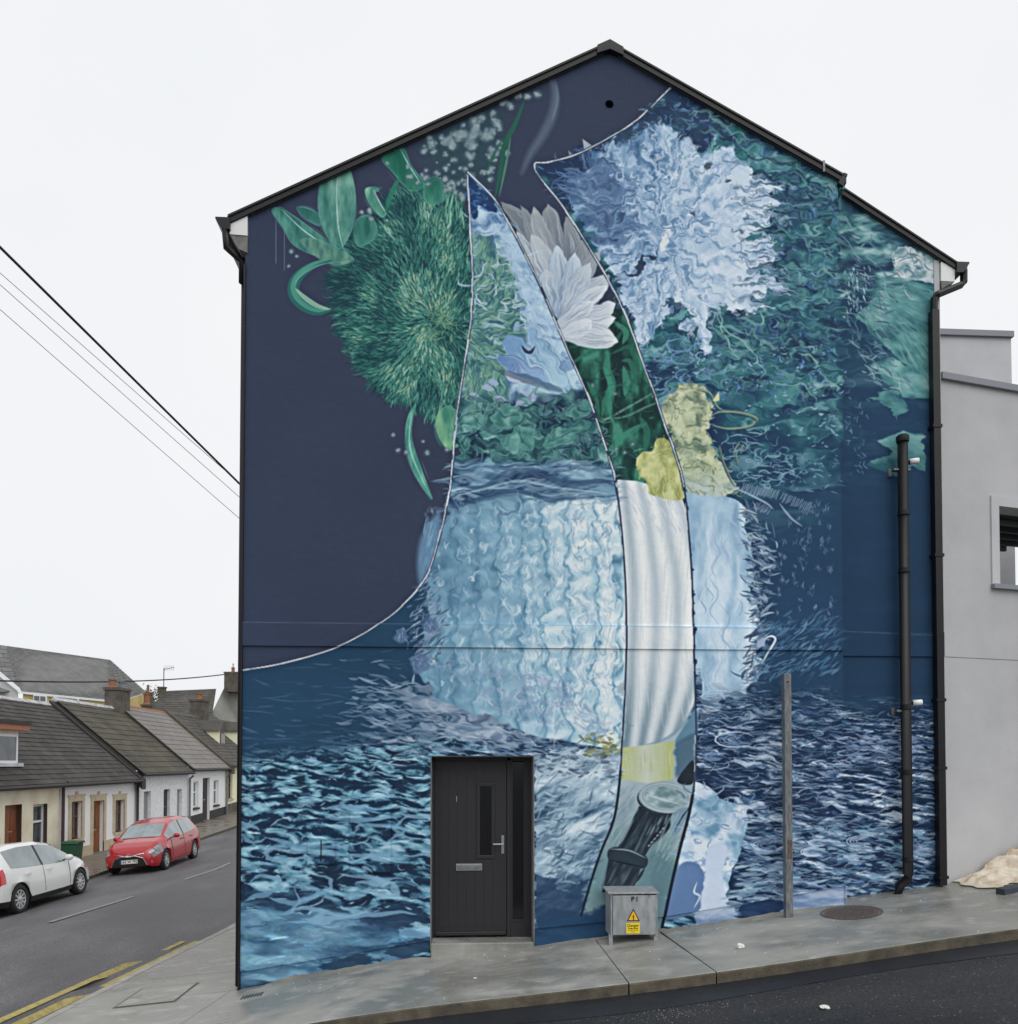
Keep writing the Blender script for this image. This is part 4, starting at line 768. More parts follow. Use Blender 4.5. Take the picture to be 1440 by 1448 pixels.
M = dict(
 black=mat('black_pvc', (15, 15, 18), .45, c2=(21, 21, 24), scale=6, spec=.35), fascia=mat('black_fascia', (22, 20, 22), .55, c2=(30, 27, 28), scale=3, spec=.35),
 soffit=mat('white_upvc', (205, 207, 205), .45), roofslate=mat('roof_slate', (60, 62, 68), .6, EG, (72, 74, 80), 8, .004, 20),
 conc=mat('bare_concrete', (140, 134, 124), .85, c2=(112, 108, 100), scale=5, bump=.004, bscale=50), reveal=mat('bare_render', (120, 118, 115), .85, c2=(98, 96, 94), scale=7, bump=.002, bscale=60),
 door=mat('door_anthracite', (29, 29, 34), .5, c2=(32, 32, 37), scale=40, bump=.0006, bscale=90, stretch=(8, 1, .6)), doorglass=mat('dark_glass', (20, 20, 24), .12, spec=.35),
 steel=mat('brushed_steel', (150, 152, 155), .3, metal=.8), galv=mat('galvanised_steel', (122, 126, 128), .5, c2=(86, 88, 90), scale=14, metal=.35, bump=.001, stretch=(3, 3, .6)),
 cabinet=mat('cabinet_grey', (150, 154, 156), .5, c2=(112, 116, 119), scale=9, metal=.15, stretch=(2, 2, .7), lo=.3, hi=.75), white=mat('white_plastic', (225, 225, 225), .4),
 yellow=mat('label_yellow', (232, 190, 22), .5), orange=mat('label_amber', (240, 168, 24), .5), ink=mat('black_ink', (18, 17, 18), .6),
 grey=mat('grey_render', (170, 170, 172), .85, c2=(158, 158, 160), scale=.9, bump=.0025, bscale=70), greylight=mat('light_render', (178, 178, 181), .85, c2=(168, 168, 171), scale=1.5, bump=.002, bscale=70),
 coping=mat('grey_coping', (118, 121, 128), .6), slat=mat('dark_slat', (30, 31, 34), .6), cloth=mat('dust_sheet', (206, 196, 178), .9, c2=(168, 146, 118), scale=5, bump=.008, bscale=30, e=1.0, lo=.45, hi=.7),
 iron=mat('cast_iron', (98, 88, 82), .65, EG, (80, 72, 68), 30, .003, 120), litter=mat('white_litter', (225, 224, 215), .6, EG), tar=mat('tar', (30, 32, 38), .45, EG, (36, 38, 44), 3, .002, 150),
 line=mat('road_paint_white', (150, 150, 152), .7, EG, (104, 104, 106), 14, lo=.3, hi=.8), yline=mat('road_paint_yellow', (176, 160, 92), .7, EG, (120, 112, 78), 12, lo=.4, hi=.75),
 wire=mat('cable', (24, 24, 28), .6), thinwire=mat('thin_wire', (120, 122, 126), .6), green=mat('bin_green', (32, 74, 52), .5), pot=mat('terracotta', (142, 96, 70), .8, c2=(112, 76, 58), scale=8),
 chimney=mat('cement_chimney', (92, 86, 78), .9, c2=(66, 62, 58), scale=3, bump=.01, bscale=20), moss=mat('weathered_verge', (84, 76, 62), .9, c2=(60, 55, 48), scale=5, bump=.01, bscale=20),
 rwhite=mat('ridge_white', (200, 203, 206), .7, 1.0, (150, 150, 150), 4), wood=mat('varnished_wood', (128, 72, 34), .5, c2=(92, 48, 26), scale=5, stretch=(1, 1, .3)), wood2=mat('red_wood', (110, 58, 36), .5, c2=(84, 42, 30), scale=5),
 stone=mat('stone_trim', (182, 170, 144), .8, c2=(164, 150, 126), scale=6), glass=mat('window_glass', (78, 84, 86), .04, c2=(44, 48, 50), scale=2, spec=.9), pvc=mat('window_white', (208, 212, 216), .4),
 board=mat('grey_board', (122, 124, 126), .7), dark=mat('dark_paint', (44, 40, 42), .6), maroon=mat('maroon_surround', (62, 44, 44), .7), gutter=mat('cast_gutter', (40, 38, 40), .6),
)
# ---------------------------------------------------------------- the terrain, as heights below the eye
ds = [0, 5, 8, 10.7, 15, 18, 25, 40, 60, 110]
TB = {-15.5: [-3.5, -3.5, -3.5, -3.5, -3.5, -3.5, -3.5, -3.13, -2.5, -1.4], -11.95: [-3.62, -3.62, -3.66, -3.68, -3.7, -3.72, -3.72, -3.41, -2.8, -1.7],
      -8.0: [-2.98, -2.97, -2.96, -2.99, -3.06, -3.19, -3.42, -3.25, -2.75, -1.6], -4.3: [-2.97, -2.97, -2.96, -2.96, -2.98, -3.1, -3.3, -3.1, -2.65, -1.5]}
def tcol(k, d): q = 1 if k == -4.3 else .9; return float(np.interp(d, [v*q for v in ds], [v*q for v in TB[k]]))   # the far side was surveyed a tenth too deep
SX, SZ = [-4, -2.63, -1.86, -.54, .94, 2.39, 3.88, 4.66, 6.07, 9, 30], [-2.9, -2.67, -2.50, -2.32, -2.19, -2.04, -1.85, -1.74, -1.58, -1.2, -1.2]
def side(X): return float(sum(np.interp(X+o, SX, SZ) for o in (-.6, -.3, 0, .3, .6))/5)
KX = ([0, 7.35, 8.67, 10.96, 13.95, 17, 200], [-4.9, -4.82, -4.72, -4.46, -4.08, -4.0, -4.0])
KZ = ([0, 8.67, 10.96, 13.95, 18, 25, 40, 60, 110], [-2.86, -2.85, -2.85, -2.87, -3.0, -3.2, -3.0, -2.55, -1.4])
def kx(d): return float(np.interp(d, *KX))
def kz(d): return float(np.interp(d, *KZ))
def road(X, d):
    a = float(np.interp(X, [-13.95, -10.75, -7.2, -4.3], [tcol(-15.5, d), tcol(-11.95, d), tcol(-8.0, d), tcol(-4.3, d)]))
    if X > -4.9:
        t = min(1, max(0, (X+4.8)/2.15))*min(1, max(0, (9.6-d)/1.4)); b = side(max(X, -2.65))-.13
        if d > 9.5: b = b-.0
        a = tcol(-4.3, d)*(1-t)+b*t if X > -4.9 else a
    return a+EYE
def pave(X, d):
    if X >= -2.65: return side(X)+EYE
    t = (X+2.65)/(kx(d)+2.65); w_ = float(np.interp(d, [9.3, 14.3, 25, 40, 60], [side(-2.65), -2.8, -3.1, -2.9, -2.45])); return w_*(1-t)+kz(d)*t+EYE
def leftpave(X, d):                      # X -10.75 (kerb) .. -13.95 (fronts)
    t = (-10.75-X)/3.2; return (tcol(-11.95, d)+.11)*(1-t)+tcol(-15.5, d)*t+EYE
FX = -12.6                               # line of the cottage fronts
def gy(d): return d-D
def sheet(name, X, dd, zf, mat_, off=0, parent=None, kind='structure', skirt=0):
    m = MB(); nx, nd = len(X[0]) if isinstance(X[0], (list, tuple)) else len(X), len(dd)
    vs = []
    for j, d in enumerate(dd):
        row = X[j] if isinstance(X[0], (list, tuple)) else X
        for x in row: vs.append((x, gy(d), zf(x, d)+off))
    fs = [(j*nx+i, j*nx+i+1, (j+1)*nx+i+1, (j+1)*nx+i) for j in range(nd-1) for i in range(nx-1)]
    m.add(vs, fs)
    o = m.build(name, mat_, parent, smooth=True, fix=False, kind=kind); return o
def fr(a, b, st): n = max(1, int(round((b-a)/st))); return [a+(b-a)*i/n for i in range(n+1)]

# asphalt
def asphalt(name, c, c2, wet, sc=1.):
    m = bpy.data.materials.new(name); m.use_nodes = True; nt = m.node_tree; p = nt.nodes['Principled BSDF']; L = nt.links.new
    tc = NN(nt, 'ShaderNodeTexCoord'); O = tc.outputs['Object']
    mp = NN(nt, 'ShaderNodeMapping'); mp.inputs['Scale'].default_value = (1, .35, 1) if wet > 1 else (.5, 1.6, 1); L(O, mp.inputs[0])
    big = NN(nt, 'ShaderNodeTexNoise', i_Scale=.42*sc, i_Detail=5., i_Roughness=.6); L(mp.outputs[0], big.inputs['Vector'])
    fine = NN(nt, 'ShaderNodeTexNoise', i_Scale=42., i_Detail=5., i_Roughness=.8); L(O, fine.inputs['Vector'])
    spk = NN(nt, 'ShaderNodeTexVoronoi', i_Scale=26.); L(O, spk.inputs['Vector'])
    r1 = NN(nt, 'ShaderNodeMapRange'); r1.inputs[1].default_value = .38; r1.inputs[2].default_value = .64; L(big.outputs[0], r1.inputs[0])
    a = NN(nt, 'ShaderNodeMix', data_type='RGBA'); a.inputs[6].default_value = alb(c, EG); a.inputs[7].default_value = alb(c2, EG); L(r1.outputs[0], a.inputs[0])
    r2 = NN(nt, 'ShaderNodeMapRange'); r2.inputs[1].default_value = .35; r2.inputs[2].default_value = .7; r2.inputs[3].default_value = .45; r2.inputs[4].default_value = 1.7; L(fine.outputs[0], r2.inputs[0])
    b = NN(nt, 'ShaderNodeVectorMath', operation='SCALE'); L(a.outputs[2], b.inputs[0]); L(r2.outputs[0], b.inputs['Scale'])
    r3 = NN(nt, 'ShaderNodeMapRange'); r3.inputs[1].default_value = .26; r3.inputs[2].default_value = .14; L(spk.outputs['Distance'], r3.inputs[0])
    sel = NN(nt, 'ShaderNodeMath', operation='GREATER_THAN'); sel.inputs[1].default_value = .72; L(spk.outputs['Color'], sel.inputs[0])
    mu = NN(nt, 'ShaderNodeMath', operation='MULTIPLY'); L(r3.outputs[0], mu.inputs[0]); L(sel.outputs[0], mu.inputs[1])
    x = NN(nt, 'ShaderNodeMix', data_type='RGBA'); L(mu.outputs[0], x.inputs[0]); L(b.outputs[0], x.inputs[6]); x.inputs[7].default_value = alb((104, 104, 102), EG)
    L(x.outputs[2], p.inputs['Base Color'])
    rr = NN(nt, 'ShaderNodeMapRange'); rr.inputs[3].default_value = .42; rr.inputs[4].default_value = .78; L(r1.outputs[0], rr.inputs[0]); L(rr.outputs[0], p.inputs['Roughness'])
    bu = NN(nt, 'ShaderNodeBump'); bu.inputs['Distance'].default_value = .006; L(fine.outputs[0], bu.inputs['Height']); L(bu.outputs[0], p.inputs['Normal'])
    p.inputs['Specular IOR Level'].default_value = .35
    return m
M['road'] = asphalt('worn_wet_asphalt', (62, 62, 65), (112, 111, 114), 2, 1.5); M['road2'] = asphalt('fresh_asphalt', (38, 39, 42), (54, 54, 57), 1, 1.5)
def pavemat(name, c, c2, c3, e=EG):
    m = bpy.data.materials.new(name); m.use_nodes = True; nt = m.node_tree; p = nt.nodes['Principled BSDF']; L = nt.links.new
    tc = NN(nt, 'ShaderNodeTexCoord'); mp = NN(nt, 'ShaderNodeMapping'); mp.inputs['Scale'].default_value = (.8, 1.25, 1); mp.inputs['Rotation'].default_value = (0, 0, .12); L(tc.outputs['Object'], mp.inputs[0])
    n1 = NN(nt, 'ShaderNodeTexNoise', i_Scale=1.1, i_Detail=7., i_Roughness=.62, i_Distortion=.2); L(mp.outputs[0], n1.inputs['Vector'])
    n2 = NN(nt, 'ShaderNodeTexNoise', i_Scale=4.2, i_Detail=6., i_Distortion=.3); L(mp.outputs[0], n2.inputs['Vector'])
    n3 = NN(nt, 'ShaderNodeTexNoise', i_Scale=160., i_Detail=2.); L(tc.outputs['Object'], n3.inputs['Vector'])
    r1 = NN(nt, 'ShaderNodeMapRange'); r1.inputs[1].default_value = .42; r1.inputs[2].default_value = .6; L(n1.outputs[0], r1.inputs[0])
    r2 = NN(nt, 'ShaderNodeMapRange'); r2.inputs[1].default_value = .55; r2.inputs[2].default_value = .72; r2.inputs[4].default_value = .7; L(n2.outputs[0], r2.inputs[0])
    a = NN(nt, 'ShaderNodeMix', data_type='RGBA'); a.inputs[6].default_value = alb(c, e); a.inputs[7].default_value = alb(c2, e); L(r1.outputs[0], a.inputs[0])
    b = NN(nt, 'ShaderNodeMix', data_type='RGBA'); b.inputs[7].default_value = alb(c3, e); L(a.outputs[2], b.inputs[6]); L(r2.outputs[0], b.inputs[0])
    r3 = NN(nt, 'ShaderNodeMapRange'); r3.inputs[3].default_value = .86; r3.inputs[4].default_value = 1.14; L(n3.outputs[0], r3.inputs[0])
    s = NN(nt, 'ShaderNodeVectorMath', operation='SCALE'); L(b.outputs[2], s.inputs[0]); L(r3.outputs[0], s.inputs['Scale']); L(s.outputs[0], p.inputs['Base Color'])
    rr = NN(nt, 'ShaderNodeMapRange'); rr.inputs[3].default_value = .22; rr.inputs[4].default_value = .7; L(r1.outputs[0], rr.inputs[0]); L(rr.outputs[0], p.inputs['Roughness'])
    bu = NN(nt, 'ShaderNodeBump'); bu.inputs['Distance'].default_value = .001; L(n3.outputs[0], bu.inputs['Height']); L(bu.outputs[0], p.inputs['Normal']); p.inputs['Specular IOR Level'].default_value = .4
    return m
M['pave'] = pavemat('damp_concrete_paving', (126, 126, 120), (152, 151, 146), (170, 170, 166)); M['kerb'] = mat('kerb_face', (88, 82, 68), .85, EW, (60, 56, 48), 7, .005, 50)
M['pave2'] = pavemat('old_paving', (104, 98, 88), (122, 116, 104), (88, 84, 76)); M['soil'] = mat('distant_ground', (96, 100, 88), .95, EG, (80, 86, 72), .05)

g = MB().add([(-900, -900, -2.6), (900, -900, -2.6), (900, 900, -2.6), (-900, 900, -2.6)], [(0, 1, 2, 3)]).build('ground', M['soil'], kind='structure')
dl = [-3, 0, 3, 5]+fr(6, 26, .5)+[27, 28.5, 30, 32, 34, 36, 38, 40, 44, 48, 54, 60, 85, 110]
sheet('main_road', [[-14.1+(kx(max(d, 0))+.25+14.1)*i/48 for i in range(49)] for d in dl], dl, road, M['road'])
xs_ = fr(-4.87+.25, 24, .8)
sheet('side_road', xs_, [-6, -3, 0, 2, 4, 5.5, 6.5, 7.0, 7.36, 7.6], road, M['road2'], 0)
# dark fillet of tar against the kerb
def kface(X): return road(X, 7.3)
m = MB(); X_ = fr(-4.6, 14, .45)
vs = []; 
for i, x in enumerate(X_): vs += [(x, gy(7.352), road(x, 7.3)+.02), (x, gy(7.1), road(x, 7.1)+.009), (x, gy(6.98-.10*math.sin(x*1.1)*math.sin(x*.37+1)), road(x, 6.98)+.0045)]
m.add(vs, [(3*i+j, 3*i+3+j, 3*i+4+j, 3*i+1+j) for i in range(len(X_)-1) for j in (0, 1)]); m.build('tar_strip', M['tar'], kind='structure', fix=False)
# poured pavement bays of the side street, joints between them
PV = empty('pavement', (0, -1, 0), kind='structure')
def jpt(px, py, d, dz=0.):                # the point of the pavement seen at (px, py)
    r = ray(px, py); z = side(0)+dz
    for _ in range(12): t = z/r.z; z = .5*z+.5*(side(r.x*t)+dz)
    return Vector((r.x*t, -D+r.y*t, z+EYE))
J = [(-2.75, -3.05)]
for (a, b) in (((848, 1336), (888, 1388)), ((938, 1322), (1010, 1372))):
    P, Q = jpt(*a, 9), jpt(*b, 7.4); J.append((P.x+(Q.x-P.x)*(-.0-P.y)/(Q.y-P.y), P.x+(Q.x-P.x)*(-1.8-P.y)/(Q.y-P.y)))
J += [(6.9, 7.3), (10.4, 10.6), (15, 15)]
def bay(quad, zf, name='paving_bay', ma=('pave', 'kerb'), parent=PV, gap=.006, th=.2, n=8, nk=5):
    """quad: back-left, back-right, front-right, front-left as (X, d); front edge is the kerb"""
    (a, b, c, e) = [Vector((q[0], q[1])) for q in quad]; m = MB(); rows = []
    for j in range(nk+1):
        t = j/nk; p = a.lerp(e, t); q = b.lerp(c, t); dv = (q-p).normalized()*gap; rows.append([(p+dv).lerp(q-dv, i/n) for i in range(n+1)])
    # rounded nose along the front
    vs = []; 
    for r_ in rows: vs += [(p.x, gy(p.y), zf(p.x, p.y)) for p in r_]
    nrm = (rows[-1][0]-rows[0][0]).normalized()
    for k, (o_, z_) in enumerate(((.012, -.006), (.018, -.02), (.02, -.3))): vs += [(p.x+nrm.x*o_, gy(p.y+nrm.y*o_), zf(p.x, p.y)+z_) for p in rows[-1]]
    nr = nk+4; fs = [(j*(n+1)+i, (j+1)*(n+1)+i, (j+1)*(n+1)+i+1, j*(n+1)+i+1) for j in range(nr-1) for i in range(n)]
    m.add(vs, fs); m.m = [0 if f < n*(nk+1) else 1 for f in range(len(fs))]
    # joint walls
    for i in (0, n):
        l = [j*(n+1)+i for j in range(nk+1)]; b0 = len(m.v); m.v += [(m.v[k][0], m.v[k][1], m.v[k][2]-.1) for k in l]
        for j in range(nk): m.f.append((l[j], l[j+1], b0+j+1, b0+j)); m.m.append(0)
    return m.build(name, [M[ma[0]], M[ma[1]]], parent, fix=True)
YB = 9.15+.02
for i in range(len(J)-1):
    yb = 9.15+.5 if i >= 2 else YB
    bay([(J[i][0], yb), (J[i+1][0], yb), (J[i+1][1], 7.35), (J[i][1], 7.35)], pave, n=12 if i < 4 else 6)
# corner and the bays along the main street
bay([(-2.75, YB), (-3.05, 7.35), (kx(7.35), 7.35), (kx(YB), YB)], lambda x, d: pave(x, d))
Db = [YB, 10.2, 13.0, 15.5, 18, 22, 27, 33, 40, 50]
for i in range(len(Db)-1):
    d0, d1 = Db[i], Db[i+1]; bay([(-2.58, d1), (-2.58, d0), (kx(d0), d0), (kx(d1), d1)], pave, n=5)
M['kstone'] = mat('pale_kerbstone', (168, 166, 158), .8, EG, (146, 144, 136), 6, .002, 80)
d = 7.5
while d < 30:
    m = MB(); a, b = d+.006, d+.9; vs = []
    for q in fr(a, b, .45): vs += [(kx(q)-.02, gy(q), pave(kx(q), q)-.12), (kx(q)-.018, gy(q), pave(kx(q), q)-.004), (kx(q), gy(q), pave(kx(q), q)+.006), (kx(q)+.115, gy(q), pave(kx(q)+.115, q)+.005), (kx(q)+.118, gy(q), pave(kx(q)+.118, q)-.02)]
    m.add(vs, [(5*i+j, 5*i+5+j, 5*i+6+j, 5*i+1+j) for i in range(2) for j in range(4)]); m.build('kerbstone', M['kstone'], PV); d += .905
# pavement in front of the cottages
LP = empty('pavement', (-13, 10, -1), kind='structure')
Dl = [8, 10, 12, 14, 16, 18, 20, 22, 24, 26, 28, 30, 32.5, 35, 37.5, 40, 44, 48, 54, 60]
for i in range(len(Dl)-1):
    d0, d1 = Dl[i], Dl[i+1]; bay([(-13.9, d0), (-13.9, d1), (-10.75, d1), (-10.75, d0)], leftpave, ma=('pave2', 'kerb'), parent=LP, n=3, nk=3)
# painted lines
def strip(name, pts, w, z0=.010, mat_='line', n=1, side_=None, zf=road):
    m = MB(); vs = []
    P = [Vector(p) for p in pts]
    for i, p in enumerate(P):
        t = (P[min(i+1, len(P)-1)]-P[max(i-1, 0)]).normalized(); nrm = Vector((-t.y, t.x))*w/2
        vs += [(p.x+nrm.x, gy(p.y+nrm.y), zf(p.x+nrm.x, p.y+nrm.y)+z0), (p.x-nrm.x, gy(p.y-nrm.y), zf(p.x-nrm.x, p.y-nrm.y)+z0)]
    m.add(vs, [(2*i, 2*i+2, 2*i+3, 2*i+1) for i in range(len(P)-1)]); return m.build(name, M[mat_], fix=False)
for d0, d1 in ((8.1, 10.6), (13.7, 17.0), (20.0, 23.8), (28, 31.5), (36, 40), (44, 48)):
    tag(strip('centre_line', [(-7.18, d) for d in fr(d0, d1, .5)], .1), kind='structure')
for off, dmax in ((.25, 13.0), (.47, 13.0)):
    tag(strip('yellow_line', [(kx(d)-off, d) for d in fr(7.2, dmax, .4)], .1, mat_='yline'), kind='structure')
m = MB(); m.add([(p[0], gy(p[1]), road(*p)+.012) for p in ((-7.7, 9.3), (-6.5, 8.9), (-6.0, 9.75), (-7.5, 9.85))], [(0, 1, 2, 3)]); m.build('concrete_patch', M['pave'], kind='structure', fix=False)
# covers in the pavement
def rnd_cover(px, py, r, name, label):
    c = jpt(px, py, 8.5); m = MB(); n = 36
    t = empty(name, c, label, 'manhole cover')
    def P(rr, k, h): x = c.x+rr*math.cos(k*2*math.pi/n); y = c.y+rr*math.sin(k*2*math.pi/n); return (x, y, side(x)+EYE+h)
    m.v = [P(r, k, .004) for k in range(n)]; m.f = [tuple(range(n))]; m.m = [0]; m.build('plate', M['iron'], t, fix=False)
    m = MB(); m.v = [P(r+.012, k, .006) for k in range(n)]+[P(r+.04, k, .007) for k in range(n)]; m.f = [(k, n+k, n+(k+1) % n, (k+1) % n) for k in range(n)]; m.m = [0]*n; m.build('rim', M['iron'], t, fix=False)
    m = MB()
    for i in range(-5, 6):
        for j in range(-5, 6):
            if math.hypot(i, j) < 5.2: x = c.x+i*r/6; y = c.y+j*r/6; m.box((x-.014, y-.014, side(x)+EYE), (x+.014, y+.014, side(x)+EYE+.009))
    m.build('tread', M['iron'], t, kind='stuff')
rnd_cover(1204, 1290.5, .3, 'manhole_cover', 'round brown cast iron cover in the pavement right of the metal post')
def sq_cover(X0_, X1_, d0, d1, label):
    t = empty('inspection_cover', ((X0_+X1_)/2, gy((d0+d1)/2), pave((X0_+X1_)/2, (d0+d1)/2)), label, 'manhole cover')
    def q(a, b, c, d_, h, nm, mm): MB().add([(x, gy(y), pave(x, y)+h) for x, y in ((a, c), (b, c), (b, d_), (a, d_))], [(0, 1, 2, 3)]).build(nm, mm, t, fix=False)
    q(X0_, X1_, d0, d1, .004, 'recess_frame', M['iron']); q(X0_+.03, X1_-.03, d0+.03, d1-.03, .008, 'infill', M['pave']); 
sq_cover(-4.0, -3.3, 8.95, 9.75, 'rectangular concrete filled cover in pavement at the corner of the building')
m = MB()
for k in range(7): 
    x = -2.5+k*.035; y = 8.75; m.box((x, gy(y-.06), pave(x, y)+.002), (x+.014, gy(y+.07), pave(x, y)+.008))
tag(m.build('drain_grating', M['black']), 'small dark drain grating in pavement beneath the left corner of the painted wall', 'drain')
# litter
def crumple(px, py, r, fl, sd_, label, base='side'):
    rr = random.Random(sd_); c = jpt(px, py, 8.3) if base == 'side' else jpt(px, py, 7, -.13)
    b = bmesh.new(); bmesh.ops.create_icosphere(b, subdivisions=2, radius=r)
    for v in b.verts: v.co *= rr.uniform(.7, 1.15); v.co.z *= fl; v.co.z += r*fl*.8
    me = bpy.data.meshes.new('litter'); b.to_mesh(me); b.free(); me.materials.append(M['litter']); o = mesh_obj('litter', me); o.location = c; tag(o, label, 'litter')
crumple(1047, 1341, .042, .7, 1, 'crumpled white paper ball lying on the pavement')
crumple(1166, 1426, .048, .3, 2, 'flattened white wrapper lying on dark asphalt', 'road'); crumple(1037, 1396, .04, .16, 3, 'white lid lying in the gutter by the kerb', 'road')
crumple(672, 1383, .02, .12, 5, 'dark-edged scrap lying on the pavement below the front door')
m = MB(); rr = random.Random(3)
for k in range(120):
    d = rr.uniform(7.4, 9.1); x = rr.uniform(-3, 5.6); 
    if rr.random() < .5: d = 9.1-abs(rr.gauss(0, .15))
    s = rr.uniform(.002, .007); z = pave(x, d); m.add([(x-s, gy(d)-s, z), (x+s, gy(d)-s, z+.001), (x+s*.3, gy(d)+s*1.4, z), (x, gy(d), z+s)], [(0, 1, 3), (1, 2, 3), (2, 0, 3)])
tag(m.build('paint_flakes', M['litter']), 'white flakes and grit scattered along the foot of the wall', 'grit', kind='stuff')
m = MB()
for k in range(300):
    d = rr.uniform(4.6, 7.0); x = rr.uniform(-2, 6); 
    if rr.random() < .5: x = rr.gauss(1.95, .35); d = rr.gauss(6.75, .1)
    s = rr.uniform(.002, .006); z = road(x, d); m.add([(x-s, gy(d)-s, z), (x+s, gy(d)-s, z), (x+s*.3, gy(d)+s*1.4, z), (x, gy(d), z+s)], [(0, 1, 3), (1, 2, 3), (2, 0, 3)])
tag(m.build('loose_grit', M['conc']), 'pale loose grit scattered on the dark asphalt', 'grit', kind='stuff')

# ---------------------------------------------------------------- the painted gable
RY = .36                                   # how far the right-hand strip stands back
XL = at(343, 850).x; XR = at(1191, 800).x; XE = at(1333, 800, RY).x
print('gable', XL, XR, XE)
def bake(name, x0, x1, z0, z1, Y, ppm=125):
    w_, h_ = int((x1-x0)*ppm), int((z1-z0)*ppm)
    x = np.linspace(x0, x1, w_); z = np.linspace(z0, z1, h_); xx, zz = np.meshgrid(x, z)
    P = np.stack([xx, np.full_like(xx, Y+D), zz-EYE], -1) @ ROTN
    u = 720-FPX*P[..., 0]/P[..., 2]-X0; v = PPY+FPX*P[..., 1]/P[..., 2]-Y0
    u = np.clip(u, 0, PW-1.01); v = np.clip(v, 0, PH-1.01); ui = u.astype(int); vi = v.astype(int); fu = (u-ui)[..., None]; fv = (v-vi)[..., None]
    c = (CV[vi, ui]*(1-fu)+CV[vi, ui+1]*fu)*(1-fv)+(CV[vi+1, ui]*(1-fu)+CV[vi+1, ui+1]*fu)*fv
    im = bpy.data.images.new(name, w_, h_, alpha=False); a = np.ones((h_, w_, 4), np.float32); a[..., :3] = c; im.pixels.foreach_set(a.ravel()); im.update(); im.pack(); return im
BX = dict(main=(XL-.1, XR+.1, -1.0, 10.9, 0.), rec=(XR-.1, XE+.1, -.6, 9.3, RY))
def muralmat(key):
    x0, x1, z0, z1, Y = BX[key]; im = bake('painted_'+key, x0, x1, z0, z1, Y)
    m = bpy.data.materials.new('mural_paint_'+key); m.use_nodes = True; nt = m.node_tree; p = nt.nodes['Principled BSDF']; L = nt.links.new
    tc = NN(nt, 'ShaderNodeTexCoord'); sp = NN(nt, 'ShaderNodeSeparateXYZ'); L(tc.outputs['Object'], sp.inputs[0]); cb = NN(nt, 'ShaderNodeCombineXYZ')
    for a, b, c, d_ in (('X', 0, x0, x1), ('Z', 1, z0, z1)):
        q = NN(nt, 'ShaderNodeMapRange', clamp=False); q.inputs[1].default_value = c; q.inputs[2].default_value = d_; L(sp.outputs[a], q.inputs[0]); L(q.outputs[0], cb.inputs[b])
    t = NN(nt, 'ShaderNodeTexImage', image=im, interpolation='Cubic', extension='EXTEND'); L(cb.outputs[0], t.inputs[0])
    s = NN(nt, 'ShaderNodeVectorMath', operation='SCALE'); s.inputs['Scale'].default_value = 1/EW; L(t.outputs[0], s.inputs[0])
    n0 = NN(nt, 'ShaderNodeTexNoise', i_Scale=.7, i_Detail=4.); L(tc.outputs['Object'], n0.inputs['Vector']); r0 = NN(nt, 'ShaderNodeMapRange'); r0.inputs[3].default_value = .93; r0.inputs[4].default_value = 1.07; L(n0.outputs[0], r0.inputs[0])
    s2 = NN(nt, 'ShaderNodeVectorMath', operation='SCALE'); L(s.outputs[0], s2.inputs[0]); L(r0.outputs[0], s2.inputs['Scale']); L(s2.outputs[0], p.inputs['Base Color'])
    p.inputs['Roughness'].default_value = .8; p.inputs['Specular IOR Level'].default_value = .12
    n = NN(nt, 'ShaderNodeTexNoise', i_Scale=150., i_Detail=3.); L(tc.outputs['Object'], n.inputs['Vector']); b = NN(nt, 'ShaderNodeBump'); b.inputs['Distance'].default_value = .0018; L(n.outputs[0], b.inputs['Height'])
    n5 = NN(nt, 'ShaderNodeTexNoise', i_Scale=9., i_Detail=3.); L(tc.outputs['Object'], n5.inputs['Vector']); b5 = NN(nt, 'ShaderNodeBump'); b5.inputs['Distance'].default_value = .006; L(n5.outputs[0], b5.inputs['Height']); L(b.outputs[0], b5.inputs['Normal']); L(b5.outputs[0], p.inputs['Normal'])
    return m
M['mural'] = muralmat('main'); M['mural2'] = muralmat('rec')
G = empty('gable_building', (0, .5, 0), 'tall gabled building whose wall is painted with a blue underwater flower mural', 'building')
def face(name, outer, holes, mat_, y, back=None, parent=G):
    """upright wall face in plane y from (x, z) outlines; edges returned to y = back"""
    loops = [outer]+holes; pts = [q for l in loops for q in l]; tri = geometry.tessellate_polygon([[Vector((a, b, 0)) for a, b in l] for l in loops])
    m = MB(); m.add([(a, y, b) for a, b in pts], [tuple(t) for t in tri])
    if back is not None:
        k = 0
        for l in loops:
            n = len(l); b0 = len(m.v); m.v += [(a, back, b) for a, b in l]
            for i in range(n): m.f.append((k+i, k+(i+1) % n, b0+(i+1) % n, b0+i)); m.m.append(0)
            k += n
    return m.build(name, mat_, parent)
def xz(px, py, y=0.): p = at(px, py, y); return (p.x, p.z)
VY = -.05
apex = at(863, 57, VY); eL = at(322, 303, VY); eR = at(1197, 247, VY); lo0 = at(1192, 263, RY+VY); lo1 = at(1358, 372, RY+VY)
T = .108
def zl_(x): return eL.z+(apex.z-eL.z)*(x-eL.x)/(apex.x-eL.x)
def zr_(x): return apex.z+(eR.z-apex.z)*(x-apex.x)/(eR.x-apex.x)
def zq_(x): return lo0.z+(lo1.z-lo0.z)*(x-lo0.x)/(lo1.x-lo0.x)
def ztop(x): return (zl_(x) if x < apex.x else zr_(x))-T+.02
def pl(px): return at(px, float(np.interp(px, [340, 600, 757, 850, 940, 1110, 1199], [1375, 1331, 1313, 1304, 1296, 1268, 1252])))
